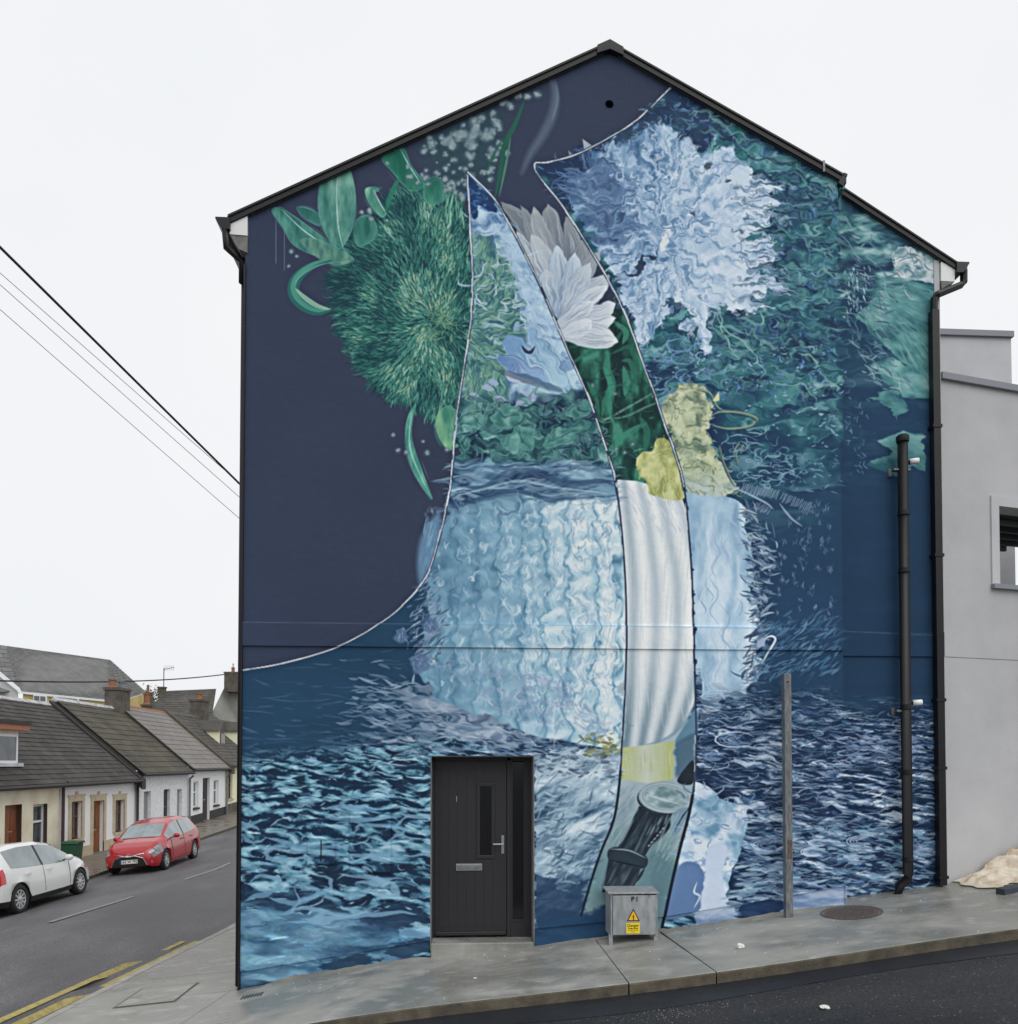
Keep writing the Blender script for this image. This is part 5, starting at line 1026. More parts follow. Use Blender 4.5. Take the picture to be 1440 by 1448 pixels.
dx0, dx1 = at(609, 1200).x, at(756, 1200).x; dz1 = at(700, 1069).z; dz0 = at(680, 1337).z
bz1 = at(700, 883).z; bz0 = at(700, 916).z
bot = [(pl(p).x, pl(p).z) for p in (343, 480, 600)]
wall_lo = [(XL, bz0)]+[(XL, bot[0][1])]+bot[1:]+[(dx0, pl(609).z)]+[(dx0, dz1), (dx1, dz1), (dx1, pl(756).z)]+[(pl(p).x, pl(p).z) for p in (850, 940, 1110)]+[(XR, pl(1196).z), (XR, bz0)]
face('wall', wall_lo, [], M['mural'], 0, .05)
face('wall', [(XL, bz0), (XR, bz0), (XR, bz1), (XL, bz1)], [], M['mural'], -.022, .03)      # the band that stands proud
vx, vz = xz(862, 147); vent = [(vx+.05*math.cos(a), vz+.05*math.sin(a)) for a in np.linspace(0, 2*math.pi, 20, endpoint=False)]
face('wall', [(XL, bz1), (XR, bz1), (XR, ztop(XR)), (apex.x, ztop(apex.x)), (XL, ztop(XL))], [vent], M['mural'], 0, .05)
# plinth, a little behind the wall face, bare where the paint has stopped
def gz(x): return side(x)+EYE
def plinth(x0, x1, zt, y, mat_, segs=10):
    m = MB(); xs = fr(x0, x1, (x1-x0)/segs); vs = []
    for x in xs: vs += [(x, y, zt(x)+.03), (x, y, gz(x)-.1)]
    m.add(vs, [(2*i, 2*i+1, 2*i+3, 2*i+2) for i in range(len(xs)-1)]); return m.build('plinth', mat_, G)
xsP = [pl(p).x for p in (340, 600, 757, 850, 940, 1110, 1199)]; zsP = [pl(p).z for p in (340, 600, 757, 850, 940, 1110, 1199)]
zpl = lambda x: float(np.interp(x, xsP, zsP))
plinth(XL, dx0, zpl, .025, M['mural']); plinth(dx1, XR, zpl, .025, M['mural'], 14)
m = MB()
def bare(xa, xb, seed):
    rr = random.Random(seed); n = int((xb-xa)/.06); vs = []
    for i in range(n+1):
        x = xa+(xb-xa)*i/n; h = .014+.012*rr.random()+.018*max(0, math.sin(i*.21+seed)); h *= min(1, min(i, n-i)/4+.1); vs += [(x, .018, gz(x)-.05), (x, .018, gz(x)+h)]
    m.add(vs, [(2*i, 2*i+2, 2*i+3, 2*i+1) for i in range(n)])
bare(XL+.3, dx0-.02, 1); bare(dx1+.1, XR-.01, 4); m.build('bare_patch', M['pave'], G, fix=False)
# recessed strip on the right
bq0, bq1 = at(1250, 928, RY).z, at(1250, 893, RY).z
zt2 = lambda x: zq_(x)-T+.01
pr = lambda px: at(px, float(np.interp(px, [1199, 1335], [1262, 1238])), RY)
face('wall', [(XR-.01, bq0), (XR-.01, pr(1199).z), (XE, pr(1335).z), (XE, bq0)], [], M['mural2'], RY, RY+.05)
face('wall', [(XR-.01, bq0), (XE, bq0), (XE, bq1), (XR-.01, bq1)], [], M['mural2'], RY-.02, RY+.05)
face('wall', [(XR-.01, bq1), (XE, bq1), (XE, zt2(XE)), (XR-.01, zt2(XR))], [], M['mural2'], RY, RY+.05)
plinth(XR-.01, XE, lambda x: float(np.interp(x, [XR, XE], [pr(1199).z, pr(1335).z])), RY+.02, M['mural2'], 3)
bx('quoin', (XE-.065, RY-.012, gz(XE)-.1), (XE+.005, RY+.2, zt2(XE)-.01), M['grey'], G)
MB().add([(XR, 0, -1), (XR, RY+.05, -1), (XR, RY+.05, 8), (XR, 0, ztop(XR))], [(0, 1, 2, 3)]).build('return_wall', M['mural'], G)
# body of the house behind
DB = 9.
m = MB(); m.add([(XL, .04, -2), (XL, DB, -2), (XL, DB, ztop(XL)-.05), (XL, .04, ztop(XL)-.05)], [(0, 1, 2, 3)]); m.add([(XE, RY+.2, -2), (XE, DB, -2), (XE, DB, zt2(XE)), (XE, RY+.2, zt2(XE))], [(0, 1, 2, 3)])
m.add([(XL, DB, -2), (XE, DB, -2), (XE, DB, zt2(XE)), (XR, DB, ztop(XR)), (apex.x, DB, ztop(apex.x)), (XL, DB, ztop(XL))], [(0, 1, 2, 3, 4, 5)]); m.build('side_wall', M['grey'], G)
# roof slopes with black verge boards
def slope(a, b, y0, y1, th, nm, mm, dz=0.):
    m = MB(); p = [Vector((a.x, y0, a.z+dz)), Vector((b.x, y0, b.z+dz)), Vector((b.x, y0, b.z-th+dz)), Vector((a.x, y0, a.z-th+dz))]; m.prism(p, (0, y1-y0, 0)); return m.build(nm, mm, G)
slope(eL, apex, VY+.02, DB, .1, 'roof', M['roofslate'], -.012); slope(apex, eR, VY+.02, DB, .1, 'roof', M['roofslate'], -.012); slope(lo0, lo1, RY+VY+.02, DB, .1, 'roof', M['roofslate'], -.012)
slope(eL, apex, VY, VY+.04, T, 'verge_board', M['fascia']); slope(apex, eR, VY, VY+.04, T, 'verge_board', M['fascia']); slope(lo0, lo1, RY+VY, RY+VY+.04, T, 'verge_board', M['fascia'])
slope(eL, apex, VY+.045, -.001, .03, 'verge_soffit', M['fascia'], -T+.03); slope(apex, eR, VY+.045, -.001, .03, 'verge_soffit', M['fascia'], -T+.03); slope(lo0, lo1, RY+VY+.045, RY-.001, .03, 'verge_soffit', M['fascia'], -T+.03)
# thin lower bead on the verge, stepped joints
for a, b, y in ((eL, apex, VY), (apex, eR, VY), (lo0, lo1, RY+VY)):
    m = MB(); m.tube([(a.x, y-.006, a.z-.035), (b.x, y-.006, b.z-.035)], .008, 6); m.build('verge_bead', M['black'], G)
m = MB(); q = at(1166, 236, VY-.02); m.box((q.x-.012, VY-.014, q.z-.05), (q.x+.012, VY, q.z+.09)); m.build('verge_joint', M['galv'], G)
p0, p1, p2 = at(845, 63, VY-.02), at(863, 55, VY-.02), at(882, 66, VY-.02)
m = MB(); m.prism([p0, p1, p2, p2-Vector((0, 0, .10)), p1-Vector((0, 0, .12)), p0-Vector((0, 0, .1))], (0, .4, 0)); m.build('ridge_cap', M['fascia'], G)
q = at(1197, 246, VY-.01); m = MB(); m.prism([q+Vector((-.03, 0, .02)), q+Vector((.02, 0, -.0)), at(1193, 263, VY-.01), at(1186, 258, VY-.01)], (0, .5, 0)); m.build('verge_end', M['fascia'], G)
bx('soffit_box', (at(1187, 255).x, VY+.03, at(1187, 262).z-.06), (at(1190, 262).x+.035, .3, at(1187, 256).z), M['mural'], G)
# left eave: ogee gutter, white boxed soffit, downpipe
def ogee(x, y0, y1, z, s, name='gutter'):
    pr_ = [(0, 0), (.17, 0), (.165, -.03), (.15, -.045), (.135, -.085), (.10, -.125), (.07, -.14), (.0, -.14)]
    m = MB(); m.prism([(x-s*a, y0, z+b) for a, b in pr_], (0, y1-y0, 0)); return m.build(name, M['black'], G)
gL = at(325, 307, VY-.02); ogee(gL.x, VY-.02, DB, gL.z, 1)
m = MB(); m.prism([at(325, 310, VY+.02), at(350, 300, VY+.02), at(350, 333, VY+.02), at(325, 331, VY+.02)], (0, .16, 0)); m.build('soffit_box', M['soffit'], G)
m = MB(); m.prism([at(325, 331.5, VY+.03), at(350, 333.5, VY+.03), at(350, 357, VY+.03), at(338, 352, VY+.03)], (0, .14, 0)); m.build('soffit_end', M['reveal'], G)
m = MB(); pts = [at(319, 325, -.03), at(321, 350, .02), at(334, 361, .06), at(343, 372, .1), at(343, 400, .1)]; m.tube(pts, .045, 8)
xp = XL-.045; m.tube([(xp, .12, at(343, 380).z), (xp, .12, gz(XL)+.02)], .036, 8); m.build('downpipe', M['black'], G, smooth=True)
m = MB(); m.box((XL-.012, -.028, gz(XL)-.02), (XL+.012, .02, at(343, 375).z)); m.build('corner_bead', M['black'], G)
# right eave
gR = at(1352, 371, RY+VY); m = ogee(gR.x, RY+VY-.02, DB, gR.z, -1)
Y_ = RY+VY+.02
m = MB(); m.prism([at(1331, 370, Y_), at(1351, 379, Y_), at(1350, 398, Y_), at(1331, 397, Y_)], (0, .14, 0)); m.build('soffit_box', M['soffit'], G)
m = MB(); m.prism([at(1331, 397.5, Y_), at(1350, 398.5, Y_), at(1332, 408, Y_)], (0, .12, 0)); m.build('soffit_end', M['reveal'], G)
YP = RY-.07
m = MB(); m.tube([at(1363, 382, Y_+.05), at(1363, 399, Y_+.05), at(1359, 403, Y_+.03), at(1325, 417, YP), at(1321, 422, YP), at(1321, 470, YP)], .045, 8)
xb = at(1330, 1250, YP).x; xt = at(1321, 470, YP).x; m.tube([(xt, YP, at(1321, 440, YP).z), (xt, YP, gz(xt)+.02)], .046, 4, sq=True); m.build('downpipe', M['black'], G)
for py in (604, 786, 990, 1086, 1240): z = at(1325, py, YP).z; bx('pipe_bracket', (xt-.062, YP-.056, z-.02), (xt+.062, RY, z+.02), M['black'], G)
# soil pipe with its collars and the two white overflow stubs
YS = RY-.13; sx = at(1280, 900, YS).x; zt_, zb_ = at(1277, 622, YS).z, at(1285, 1236, YS).z
SP = MB().tube([(sx, YS, zt_), (sx, YS, zb_), (sx-.01, YS-.01, zb_-.06), (at(1272, 1252, YS).x, YS-.01, at(1272, 1252, YS).z), (at(1267, 1262, YS).x, YS-.01, gz(2.2+2.6)-.02)], .062, 14).build('soil_pipe', M['black'], G, smooth=True)
m = MB(); m.lathe((sx, YS, zt_-.03), (0, 0, 1), [(0, .075), (.03, .08), (.07, .08), (.09, .06), (.092, 0.001)], 16); m.build('vent_cap', M['black'], SP, smooth=False)
for py in (726, 807, 1000, 1092, 1215):
    z = at(1280, py, YS).z; MB().lathe((sx, YS, z-.03), (0, 0, 1), [(0, .062), (.004, .073), (.026, .073), (.03, .067), (.06, .067), (.064, .061)], 16).build('collar', M['black'], SP)
for py, k in ((653, 0), (994, 1)):
    z = at(1280, py, YS).z; m = MB(); m.tube([(sx+.04, YS, z), (sx+.11, YS, z-.01+.02*k)], .028, 10); m.build('branch', M['black'], SP)
    m = MB(); m.tube([(sx+.085, YS-.01, z+.0), (sx+.19, YS-.03, z+.008)], .036, 12); m.build('overflow_stub', M['white'], SP, smooth=True)
    m = MB(); z2 = z-.1; m.box((sx-.12, YS-.01, z2-.012), (sx+.1, YS+.06, z2+.012)); m.box((sx-.13, RY-.02, z2-.05), (sx-.08, RY+.001, z2+.05)); m.tube([(sx+.05, YS, z2), (sx+.12, RY-.02, z2+.08)], .01, 6); m.build('bracket', M['galv'], SP)
# air vent near the ridge
mv = MB().lathe((vx, .03, vz), (0, 1, 0), [(0, .07), (.01, .07)], 20).build('vent', M['slat'], G)
for k in range(5): z = vz-.04+k*.02; w_ = math.sqrt(max(.0001, .055**2-(z-vz)**2)); MB().add([(vx-w_, -.006, z-.006), (vx+w_, -.006, z-.006), (vx+w_, .02, z+.012), (vx-w_, .02, z+.012)], [(0, 1, 2, 3)]).build('louvre', M['mural'], mv)
# meter boxes let into the wall, painted over
for (a, b, c, d_) in ((496, 1149, 553, 1233), (436, 1184, 474, 1221)):
    p, q = at(a, b), at(c, d_); m = MB(); hb = MB().box((p.x, -.03, q.z), (q.x, .0, p.z)).build('meter_box', M['mural'], G, bevel=.003)
    m = MB(); w_ = .014
    for A_, B_ in (((p.x-w_, p.z), (q.x+w_, p.z+w_)), ((p.x-w_, q.z-w_), (q.x+w_, q.z)), ((p.x-w_, q.z), (p.x-.003, p.z)), ((q.x+.003, q.z), (q.x+w_, p.z))): m.box((A_[0], -.012, A_[1]), (B_[0], .0, B_[1]))
    m.build('frame', M['mural'], hb)
    if a < 440: bx('hinge', ((p.x+q.x)/2-.006, -.038, q.z+.03), ((p.x+q.x)/2+.006, -.03, p.z-.03), M['black'], hb)
# ---- door
DR = .30
m = MB(); m.box((dx1-.012, .0, dz0-.05), (dx1+.0, DR, dz1)); m.box((dx0-.001, .02, dz1-.012), (dx1, DR, dz1+.001)); m.box((dx0-.001, .0, dz0-.05), (dx0+.008, DR, dz1)); m.build('reveal', M['reveal'], G)
m = MB(); m.box((dx0+.009, -.012, dz0-.3), (dx1-.013, DR+.1, at(680, 1325, DR).z)); m.build('door_step', M['pave'], G, bevel=.012)
fx0, fx1 = at(612, 1200, DR).x, at(749, 1200, DR).x; fz1 = dz1-.012; fz0 = at(680, 1324, DR).z
DF = MB()
lx1 = at(717, 1200, DR).x; gx0, gx1 = at(721, 1200, DR).x, at(744, 1200, DR).x
for a, b in (((dx0, fz0), (fx0+.02, fz1)), ((lx1, fz0), (gx0+.01, fz1)), ((gx1+.012, fz0), (dx1, fz1)), ((fx0, fz1-.045), (gx1+.02, fz1))): DF.box((a[0], DR-.03, a[1]), (b[0], DR+.06, b[1]))
DO = DF.build('door', M['door'], G, bevel=.003, label='anthracite front door with narrow glazed panel and side light')
lx0 = fx0+.024
# leaf with five vertical grooves, panel moulding and a glazed slot
LX, LZ0, LZ1 = lx1-.006, fz0+.07, fz1-.05
sgx0, sgx1 = at(679, 1200, DR).x, at(695, 1200, DR).x; sgz0, sgz1 = at(690, 1209, DR).z, at(690, 1112, DR).z
MB().box((lx0, DR-.01, fz0+.02), (LX, DR+.03, LZ1)).build('leaf', M['door'], DO)
m = MB(); nb = 7; bw = (LX-.06-lx0-.06)/nb
for i in range(nb):
    a = lx0+.06+i*bw+.004; b = a+bw-.008
    if b > sgx0-.03 and a < sgx1+.03: m.box((a, DR-.0145, fz0+.12), (b, DR-.01, sgz0-.06)); m.box((a, DR-.0145, sgz1+.06), (b, DR-.01, LZ1-.05))
    else: m.box((a, DR-.0145, fz0+.12), (b, DR-.01, LZ1-.05))
m.build('door_board', M['door'], DO)
m = MB()
for a, b in (((sgx0-.045, sgz0-.045), (sgx1+.045, sgz0)), ((sgx0-.045, sgz1), (sgx1+.045, sgz1+.045)), ((sgx0-.045, sgz0), (sgx0, sgz1)), ((sgx1, sgz0), (sgx1+.045, sgz1))): m.box((a[0], DR-.024, a[1]), (b[0], DR-.012, b[1]))
m.build('glazing_bead', M['door'], DO, bevel=.006)
bx('glass', (sgx0-.004, DR-.02, sgz0-.004), (sgx1+.004, DR-.014, sgz1+.004), M['doorglass'], DO)
bx('glass', (gx0+.035, DR-.005, fz0+.22), (gx1-.03, DR+.0, fz1-.06), M['doorglass'], DO)
m = MB(); m.box((gx0+.008, DR-.02, fz0), (gx1+.015, DR+.02, fz0+.18)); m.box((gx0+.008, DR-.02, fz0+.18), (gx0+.035, DR+.02, fz1-.04)); m.box((gx1-.03, DR-.02, fz0+.18), (gx1+.015, DR+.02, fz1-.04)); m.box((gx0+.036, DR-.028, fz0+.18), (gx1-.032, DR-.0, fz0+.215)); m.build('side_panel', M['door'], DO)
bx('weather_bar', (lx0+.01, DR-.04, fz0+.02), (LX-.01, DR-.01, fz0+.065), M['door'], DO, .008)
lp0, lp1 = at(645, 1231, DR), at(682, 1221, DR)
m = MB(); m.box((lp0.x, DR-.028, lp0.z), (lp1.x, DR-.01, lp1.z)); m.build('letter_plate', M['steel'], DO, bevel=.004); m = MB(); m.box((lp0.x+.02, DR-.034, lp0.z+.02), (lp1.x-.02, DR-.028, lp1.z-.02)); m.build('letter_flap', M['galv'], DO, bevel=.003)
h0 = at(711, 1193, DR); m = MB(); m.box((h0.x-.018, DR-.03, h0.z-.12), (h0.x+.018, DR-.01, h0.z+.1)); m.tube([(h0.x, DR-.03, h0.z), (h0.x, DR-.07, h0.z), (h0.x-.02, DR-.075, h0.z), (h0.x-.12, DR-.07, h0.z)], .011, 8); m.build('handle', M['steel'], DO, bevel=.003)
def text(s, loc, size, mat_, parent, name='lettering', rot=(math.pi/2, 0, 0), ext=.0008, align='CENTER', bold=0.):
    c = bpy.data.curves.new('t', 'FONT'); c.body = s; c.size = size; c.extrude = ext; c.align_x = align; c.align_y = 'CENTER'; c.offset = bold
    o = bpy.data.objects.new('t', c); dg = bpy.context.evaluated_depsgraph_get(); me = bpy.data.meshes.new_from_object(o.evaluated_get(dg)) if False else None
    COL.objects.link(o); bpy.context.view_layer.update(); dg = bpy.context.evaluated_depsgraph_get(); me = bpy.data.meshes.new_from_object(o.evaluated_get(dg)); COL.objects.unlink(o); bpy.data.objects.remove(o)
    me.materials.clear(); me.materials.append(mat_); me.transform(Matrix.Translation(loc) @ (Matrix.Rotation(rot[2], 4, 'Z') @ Matrix.Rotation(rot[0], 4, 'X'))); me.name = name
    return mesh_obj(name, me, parent)
n1 = at(646, 1130, DR); text('1', (n1.x, DR-.02, n1.z), .1, M['steel'], DO, 'door_number')
# grey-green box on the street side
m = MB(); m.box((XL-.20, .9, at(334, 1110).z), (XL-.002, 1.05, at(334, 1040).z)); tag(m.build('wall_box', mat('drab_paint', (84, 88, 78), .6, c2=(66, 70, 64), scale=6), bevel=.03), 'drab grey green box fixed low on the street side of the painted building', 'box')

# ---------------------------------------------------------------- electricity cabinet
c0 = at(864, 1318, -.36); c1 = at(930, 1264, -.36); gxm = (c0.x+c1.x)/2
EB = empty('electric_cabinet', (gxm, -.2, gz(gxm)), 'battered grey metal electricity cabinet with yellow danger sticker against the painted wall', 'cabinet')
cb, ct = at(900, 1324, -.36).z, c1.z
m = MB(); m.box((c0.x, -.02, cb), (c0.x+.018, -.36, ct)); m.box((c1.x-.018, -.02, cb), (c1.x, -.36, ct)); m.box((c0.x+.018, -.02, cb+.04), (c1.x-.018, -.05, ct)); m.box((c0.x+.018, -.05, cb+.05), (c1.x-.018, -.35, cb+.07)); m.build('body', M['cabinet'], EB)
m = MB(); m.prism([(c0.x-.03, -.375, ct), (c0.x-.03, -.01, ct+.015), (c0.x-.03, -.01, ct+.04), (c0.x-.03, -.375, ct+.022)], (c1.x-c0.x+.05, 0, 0)); m.build('lid', M['cabinet'], EB, bevel=.006)
bx('panel', (c0.x+.022, -.358, cb+.02), (c1.x-.022, -.372, ct-.014), M['cabinet'], EB, .003)
for x in (c0.x+.012, c1.x-.012): bx('leg', (x-.03, -.35, gz(x)-.05), (x+.012, -.3, cb+.02), M['cabinet'], EB); 
text('P I', ((c0.x+c1.x)/2-.0, -.3742, at(896, 1271.5, -.37).z), .075, M['ink'], EB, bold=.0025)
text('IP', (at(918, 1267, -.37).x, -.3735, at(918, 1267, -.37).z), .035, M['galv'], EB)
tri = [at(896, 1285, -.374), at(905, 1302.5, -.374), at(886.5, 1302.5, -.374)]
tm = [sum((q[i] for q in tri), 0)/3 for i in range(3)]; tc_ = Vector(tm)
MB().prism(tri, (0, .002, 0)).build('warning_sign', M['ink'], EB)
MB().prism([tc_+(q-tc_)*.76+Vector((0, -.0015, 0)) for q in tri], (0, .001, 0)).build('warning_sign', M['orange'], EB)
bl = [(.006, .038), (-.022, -.008), (-.002, -.004), (-.012, -.036), (.004, -.03), (.022, .004), (.003, .0), (.016, .038)]
MB().prism([(tc_.x+a*.9, -.3768, tc_.z+b*.9) for a, b in [(.012, .045), (-.018, -.004), (-.002, -.002), (-.004, -.032), (-.01, -.03), (.001, -.046), (.009, -.026), (.004, -.028), (.016, .006), (.002, .004)]], (0, .001, 0)).build('lightning_mark', M['ink'], EB)
s0, s1 = at(886, 1320, -.374), at(905, 1305, -.374)
bx('danger_sticker', (s0.x, -.3745, s0.z), (s1.x, -.3725, s1.z), M['yellow'], EB)
zc = s1.z; w_ = s1.x-s0.x
for s_, dz_, sz in (('Danger', .03, .046), ('Keep away', .062, .026), ('Contact the network', .084, .0135), ('24 hours', .103, .0135)): text(s_, ((s0.x+s1.x)/2, -.3752, zc-dz_), sz, M['ink'], EB, bold=.0006 if sz > .02 else 0)
# ---------------------------------------------------------------- galvanised post
pt = at(1112, 953, -.16); xq = pt.x
t = empty('metal_post', (xq, -.16, gz(xq)), 'bare galvanised square post standing in the pavement before the painted wall', 'post')
m = MB(); m.tube([(xq, -.16, gz(xq)-.1), (xq, -.16, pt.z)], .043, 4, sq=True); m.build('post', M['galv'], t, bevel=.004)
MB().lathe((xq, -.205, pt.z-.1), (0, -1, 0), [(0, .012), (.002, .012)], 10).build('bolt_hole', M['black'], t)
bx('rust_patch', (xq-.02, -.2065, at(1112, 1200).z-.1), (xq+.035, -.2045, at(1112, 1185).z), mat('rust', (70, 62, 56), .9, c2=(96, 84, 70), scale=20), t)

# ---------------------------------------------------------------- grey annexe on the right
NB = empty('grey_annexe', (6, 2, 0), 'plain grey rendered annexe with flat roof and open window beside the painted building', 'building')
A0 = at(1334, 900, RY+.06); th = R(13.0); dv = Vector((math.cos(th), math.sin(th), 0)); nv = Vector((math.sin(th), -math.cos(th), 0))
def ap(px, py, off=0.): return onplane(px, py, A0+nv*off, nv)
def au(p): return (p-A0).dot(dv)
def A3(u, z, off=0.): q = A0+dv*u+nv*off; return Vector((q.x, q.y, z))
def aface(name, outer, holes, mat_, off, back, u_=None):
    loops = [outer]+holes; pts = [q for l in loops for q in l]; tri_ = geometry.tessellate_polygon([[Vector((a, b, 0)) for a, b in l] for l in loops]); m = MB(); m.add([A3(a, b, off) for a, b in pts], [tuple(t_) for t_ in tri_]); k = 0
    for l in loops:
        n = len(l); b0 = len(m.v); m.v += [tuple(A3(a, b, back)) for a, b in l]
        for i in range(n): m.f.append((k+i, k+(i+1) % n, b0+(i+1) % n, b0+i)); m.m.append(0)
        k += n
    return m.build(name, mat_, NB)
zt3 = ap(1400, 549).z; wz1, wz0 = ap(1412, 716).z, ap(1412, 827).z; wu0 = au(ap(1412, 770)); wu1 = wu0+1.25; AL = 7.
hole = [(wu0, wz0), (wu1, wz0), (wu1, wz1), (wu0, wz1)]
bza = ap(1400, 932).z; gz2 = lambda u: gz(A3(u, 0).x)
aface('wall', [(0, -1), (AL, -.6), (AL, zt3), (0, zt3)], [hole], M['grey'], 0, -.25)
MB().prism([A3(0, bza, -.002), A3(AL, bza, -.002), A3(AL, bza+.006, -.002), A3(0, bza+.006, -.002)], nv*.006).build('joint_strip', M['reveal'], NB)
m = MB(); c = [A3(0, zt3, .05), A3(AL, zt3, .05), A3(AL, zt3+.085, .05), A3(0, zt3+.085, .05)]; m.prism(c, -nv*.4); m.build('coping', M['coping'], NB)
sw = .13; out_ = [(wu0-sw, wz0-.0), (wu1+sw, wz0), (wu1+sw, wz1+sw), (wu0-sw, wz1+sw)]
aface('window_surround', out_, [[(wu0, wz0+.001), (wu1, wz0+.001), (wu1, wz1), (wu0, wz1)]], M['greylight'], .02, 0)
m = MB(); m.prism([A3(wu0-sw-.01, wz0-.06, .06), A3(wu1+sw, wz0-.06, .06), A3(wu1+sw, wz0, .06), A3(wu0-sw-.01, wz0, .06)], -nv*.3); m.build('window_sill', M['coping'], NB)
# ceiling of slats inside, and the inner wall
m = MB(); zc1 = wz1-.02; m.prism([A3(wu0-.4, zc1+.02, -.3), A3(wu1+.6, zc1+.02, -.3), A3(wu1+.6, zc1+.06, -.3), A3(wu0-.4, zc1+.06, -.3)], -nv*2.15); m.build('inner_ceiling', M['slat'], NB)
for k in range(8):
    o_ = -.42-.26*k; m = MB(); m.prism([A3(wu0-.4, zc1-.05, o_), A3(wu1+.6, zc1-.05, o_), A3(wu1+.6, zc1+.018, o_), A3(wu0-.4, zc1+.018, o_)], -nv*.05); m.build('ceiling_slat', mat('slat_grey', (66, 68, 72), .6) if k == 0 else bpy.data.materials['slat_grey'], NB)
m = MB(); ue = au(ap(1436, 805, -2.3)); m.prism([A3(wu0-.5, wz0-.9, -2.3), A3(ue, wz0-.9, -2.3), A3(ue, zc1+.4, -2.3), A3(wu0-.5, zc1+.4, -2.3)], -nv*.15); m.build('inner_wall', M['grey'], NB)
# upper block
b0_, b1_ = at(1334, 545, 3.2), at(1430, 478, 3.2)
UB = 3.2
m = MB(); m.box((b0_.x-.4, UB, b0_.z-1), (b1_.x, UB+4, b1_.z)); m.build('upper_wall', M['greylight'], NB)
m = MB(); m.box((b0_.x-.4, UB-.05, b1_.z), (b1_.x+.02, UB+4.05, at(1400, 469, UB).z)); m.build('upper_coping', M['coping'], NB)
# flat roof behind the parapet
# ---------------------------------------------------------------- dust sheets
rr = random.Random(11)
def cloth(name, u0, u1, off0, off1, hf, seed, label, nx=90, ny=50, mat_='cloth'):
    m = MB(); vs = []
    for j in range(ny+1):
        for i in range(nx+1):
            s = i/nx; t_ = j/ny; u = u0+(u1-u0)*s+.05*math.sin(7*t_+seed)*(1-s)+.03*math.sin(17*t_); o_ = off0+(off1-off0)*t_*(1+.16*math.sin(9*s+seed)+.10*math.sin(23*s+seed)+.05*math.sin(47*s))
            h = hf(s, t_); e_ = min(1, s*6, (1-s)*30+.3, (1-t_)*8, t_*6+.2)
            w1 = float(F(np.float32(s*2.2), np.float32(t_*1.6), int(seed*3)))*1.6; A_ = float(N(np.float32(s*1.3+w1), np.float32(t_*3.6-s*2.0+w1), int(seed))); B_ = float(N(np.float32(s*3.2+w1*2), np.float32(t_*8.5-s*4.2+w1*2), int(seed)+3))
            n_ = (1-abs(2*A_-1))**1.5*.85+(1-abs(2*B_-1))**2*.42+rr.uniform(-.015, .015)
            p = A3(u, 0, o_); z = gz(p.x)+.012+h*e_*(.45+.75*n_); vs.append((p.x, p.y, z))
    m.add(vs, [(j*(nx+1)+i, j*(nx+1)+i+1, (j+1)*(nx+1)+i+1, (j+1)*(nx+1)+i) for j in range(ny) for i in range(nx)])
    o = m.build(name, M[mat_], smooth=True, fix=False); sol = o.modifiers.new('solid', 'SOLIDIFY'); sol.thickness = .006
    return tag(o, label, 'dust sheet')
cloth('dust_sheet', .02, 1.5, .02, .62, lambda s, t_: (.06+.40*s**1.3)*(1-t_**1.5)*.9+.015, 1.3, 'crumpled stained cream dust sheet heaped against the grey wall')
cloth('dust_sheet', .78, 1.7, .05, .36, lambda s, t_: (.36+.16*s)*(1-.55*t_), 4.1, 'paler stiff dust sheet lying on top of the crumpled heap', 20, 14)
q = jpt(1421, 1266, 8); m = MB(); m.prism([q+Vector((0, 0, -.03)), q+dv*.6+Vector((0, 0, .05)), q+dv*.6+Vector((0, 0, .13)), q+Vector((0, 0, .07))], -nv*.12)
tag(m.build('timber_block', mat('dark_timber', (48, 52, 62), .7), bevel=.006), 'short dark block lying on the pavement in front of the dust sheets', 'block')
# ---------------------------------------------------------------- cars
def carpaint(name, c, flake=0.):
    m = mat(name, c, .32, EW, coat=.8, spec=.5); m.node_tree.nodes['Principled BSDF'].inputs['Coat Roughness'].default_value = .06; return m
M['tyre'] = mat('tyre', (26, 26, 28), .8, c2=(36, 36, 36), scale=12); M['chrome'] = mat('chrome', (200, 202, 205), .15, metal=.9); M['rim'] = mat('wheel_trim', (176, 178, 180), .35, metal=.5); M['lamp'] = mat('lamp_glass', (150, 156, 160), .08, c2=(70, 74, 80), scale=9, spec=.9)
M['cglass'] = mat('car_glass', (120, 136, 138), .03, c2=(74, 86, 90), scale=1.3, spec=1., coat=1.); M['red_lamp'] = mat('tail_lamp', (176, 22, 32), .15, coat=1.); M['trim'] = mat('black_trim', (24, 24, 26), .5); M['plate'] = mat('number_plate', (214, 214, 210), .4); M['blueband'] = mat('plate_blue', (30, 52, 140), .5)
K_ = dict(
 x=[-1.98, -1.94, -1.86, -1.72, -1.50, -.9, -.1, .42, 1.12, 1.52, 1.80, 1.94, 1.985],
 zr=[.62, .86, 1.06, 1.30, 1.44, 1.505, 1.49, 1.40, 1.00, .92, .80, .68, .56],
 zl=[.60, .84, .98, 1.02, 1.00, .96, .92, .90, .92, .85, .74, .63, .52],
 w=[.66, .77, .82, .84, .85, .85, .85, .85, .845, .83, .77, .68, .60],
 wb=[.60, .70, .74, .775, .79, .80, .81, .81, .79, .73, .64, .55, .47],
 wr=[.52, .56, .57, .56, .57, .59, .60, .60, .68, .64, .56, .47, .40],
 zb=[.34, .26, .22, .20, .19, .18, .18, .18, .19, .2, .2, .22, .26])
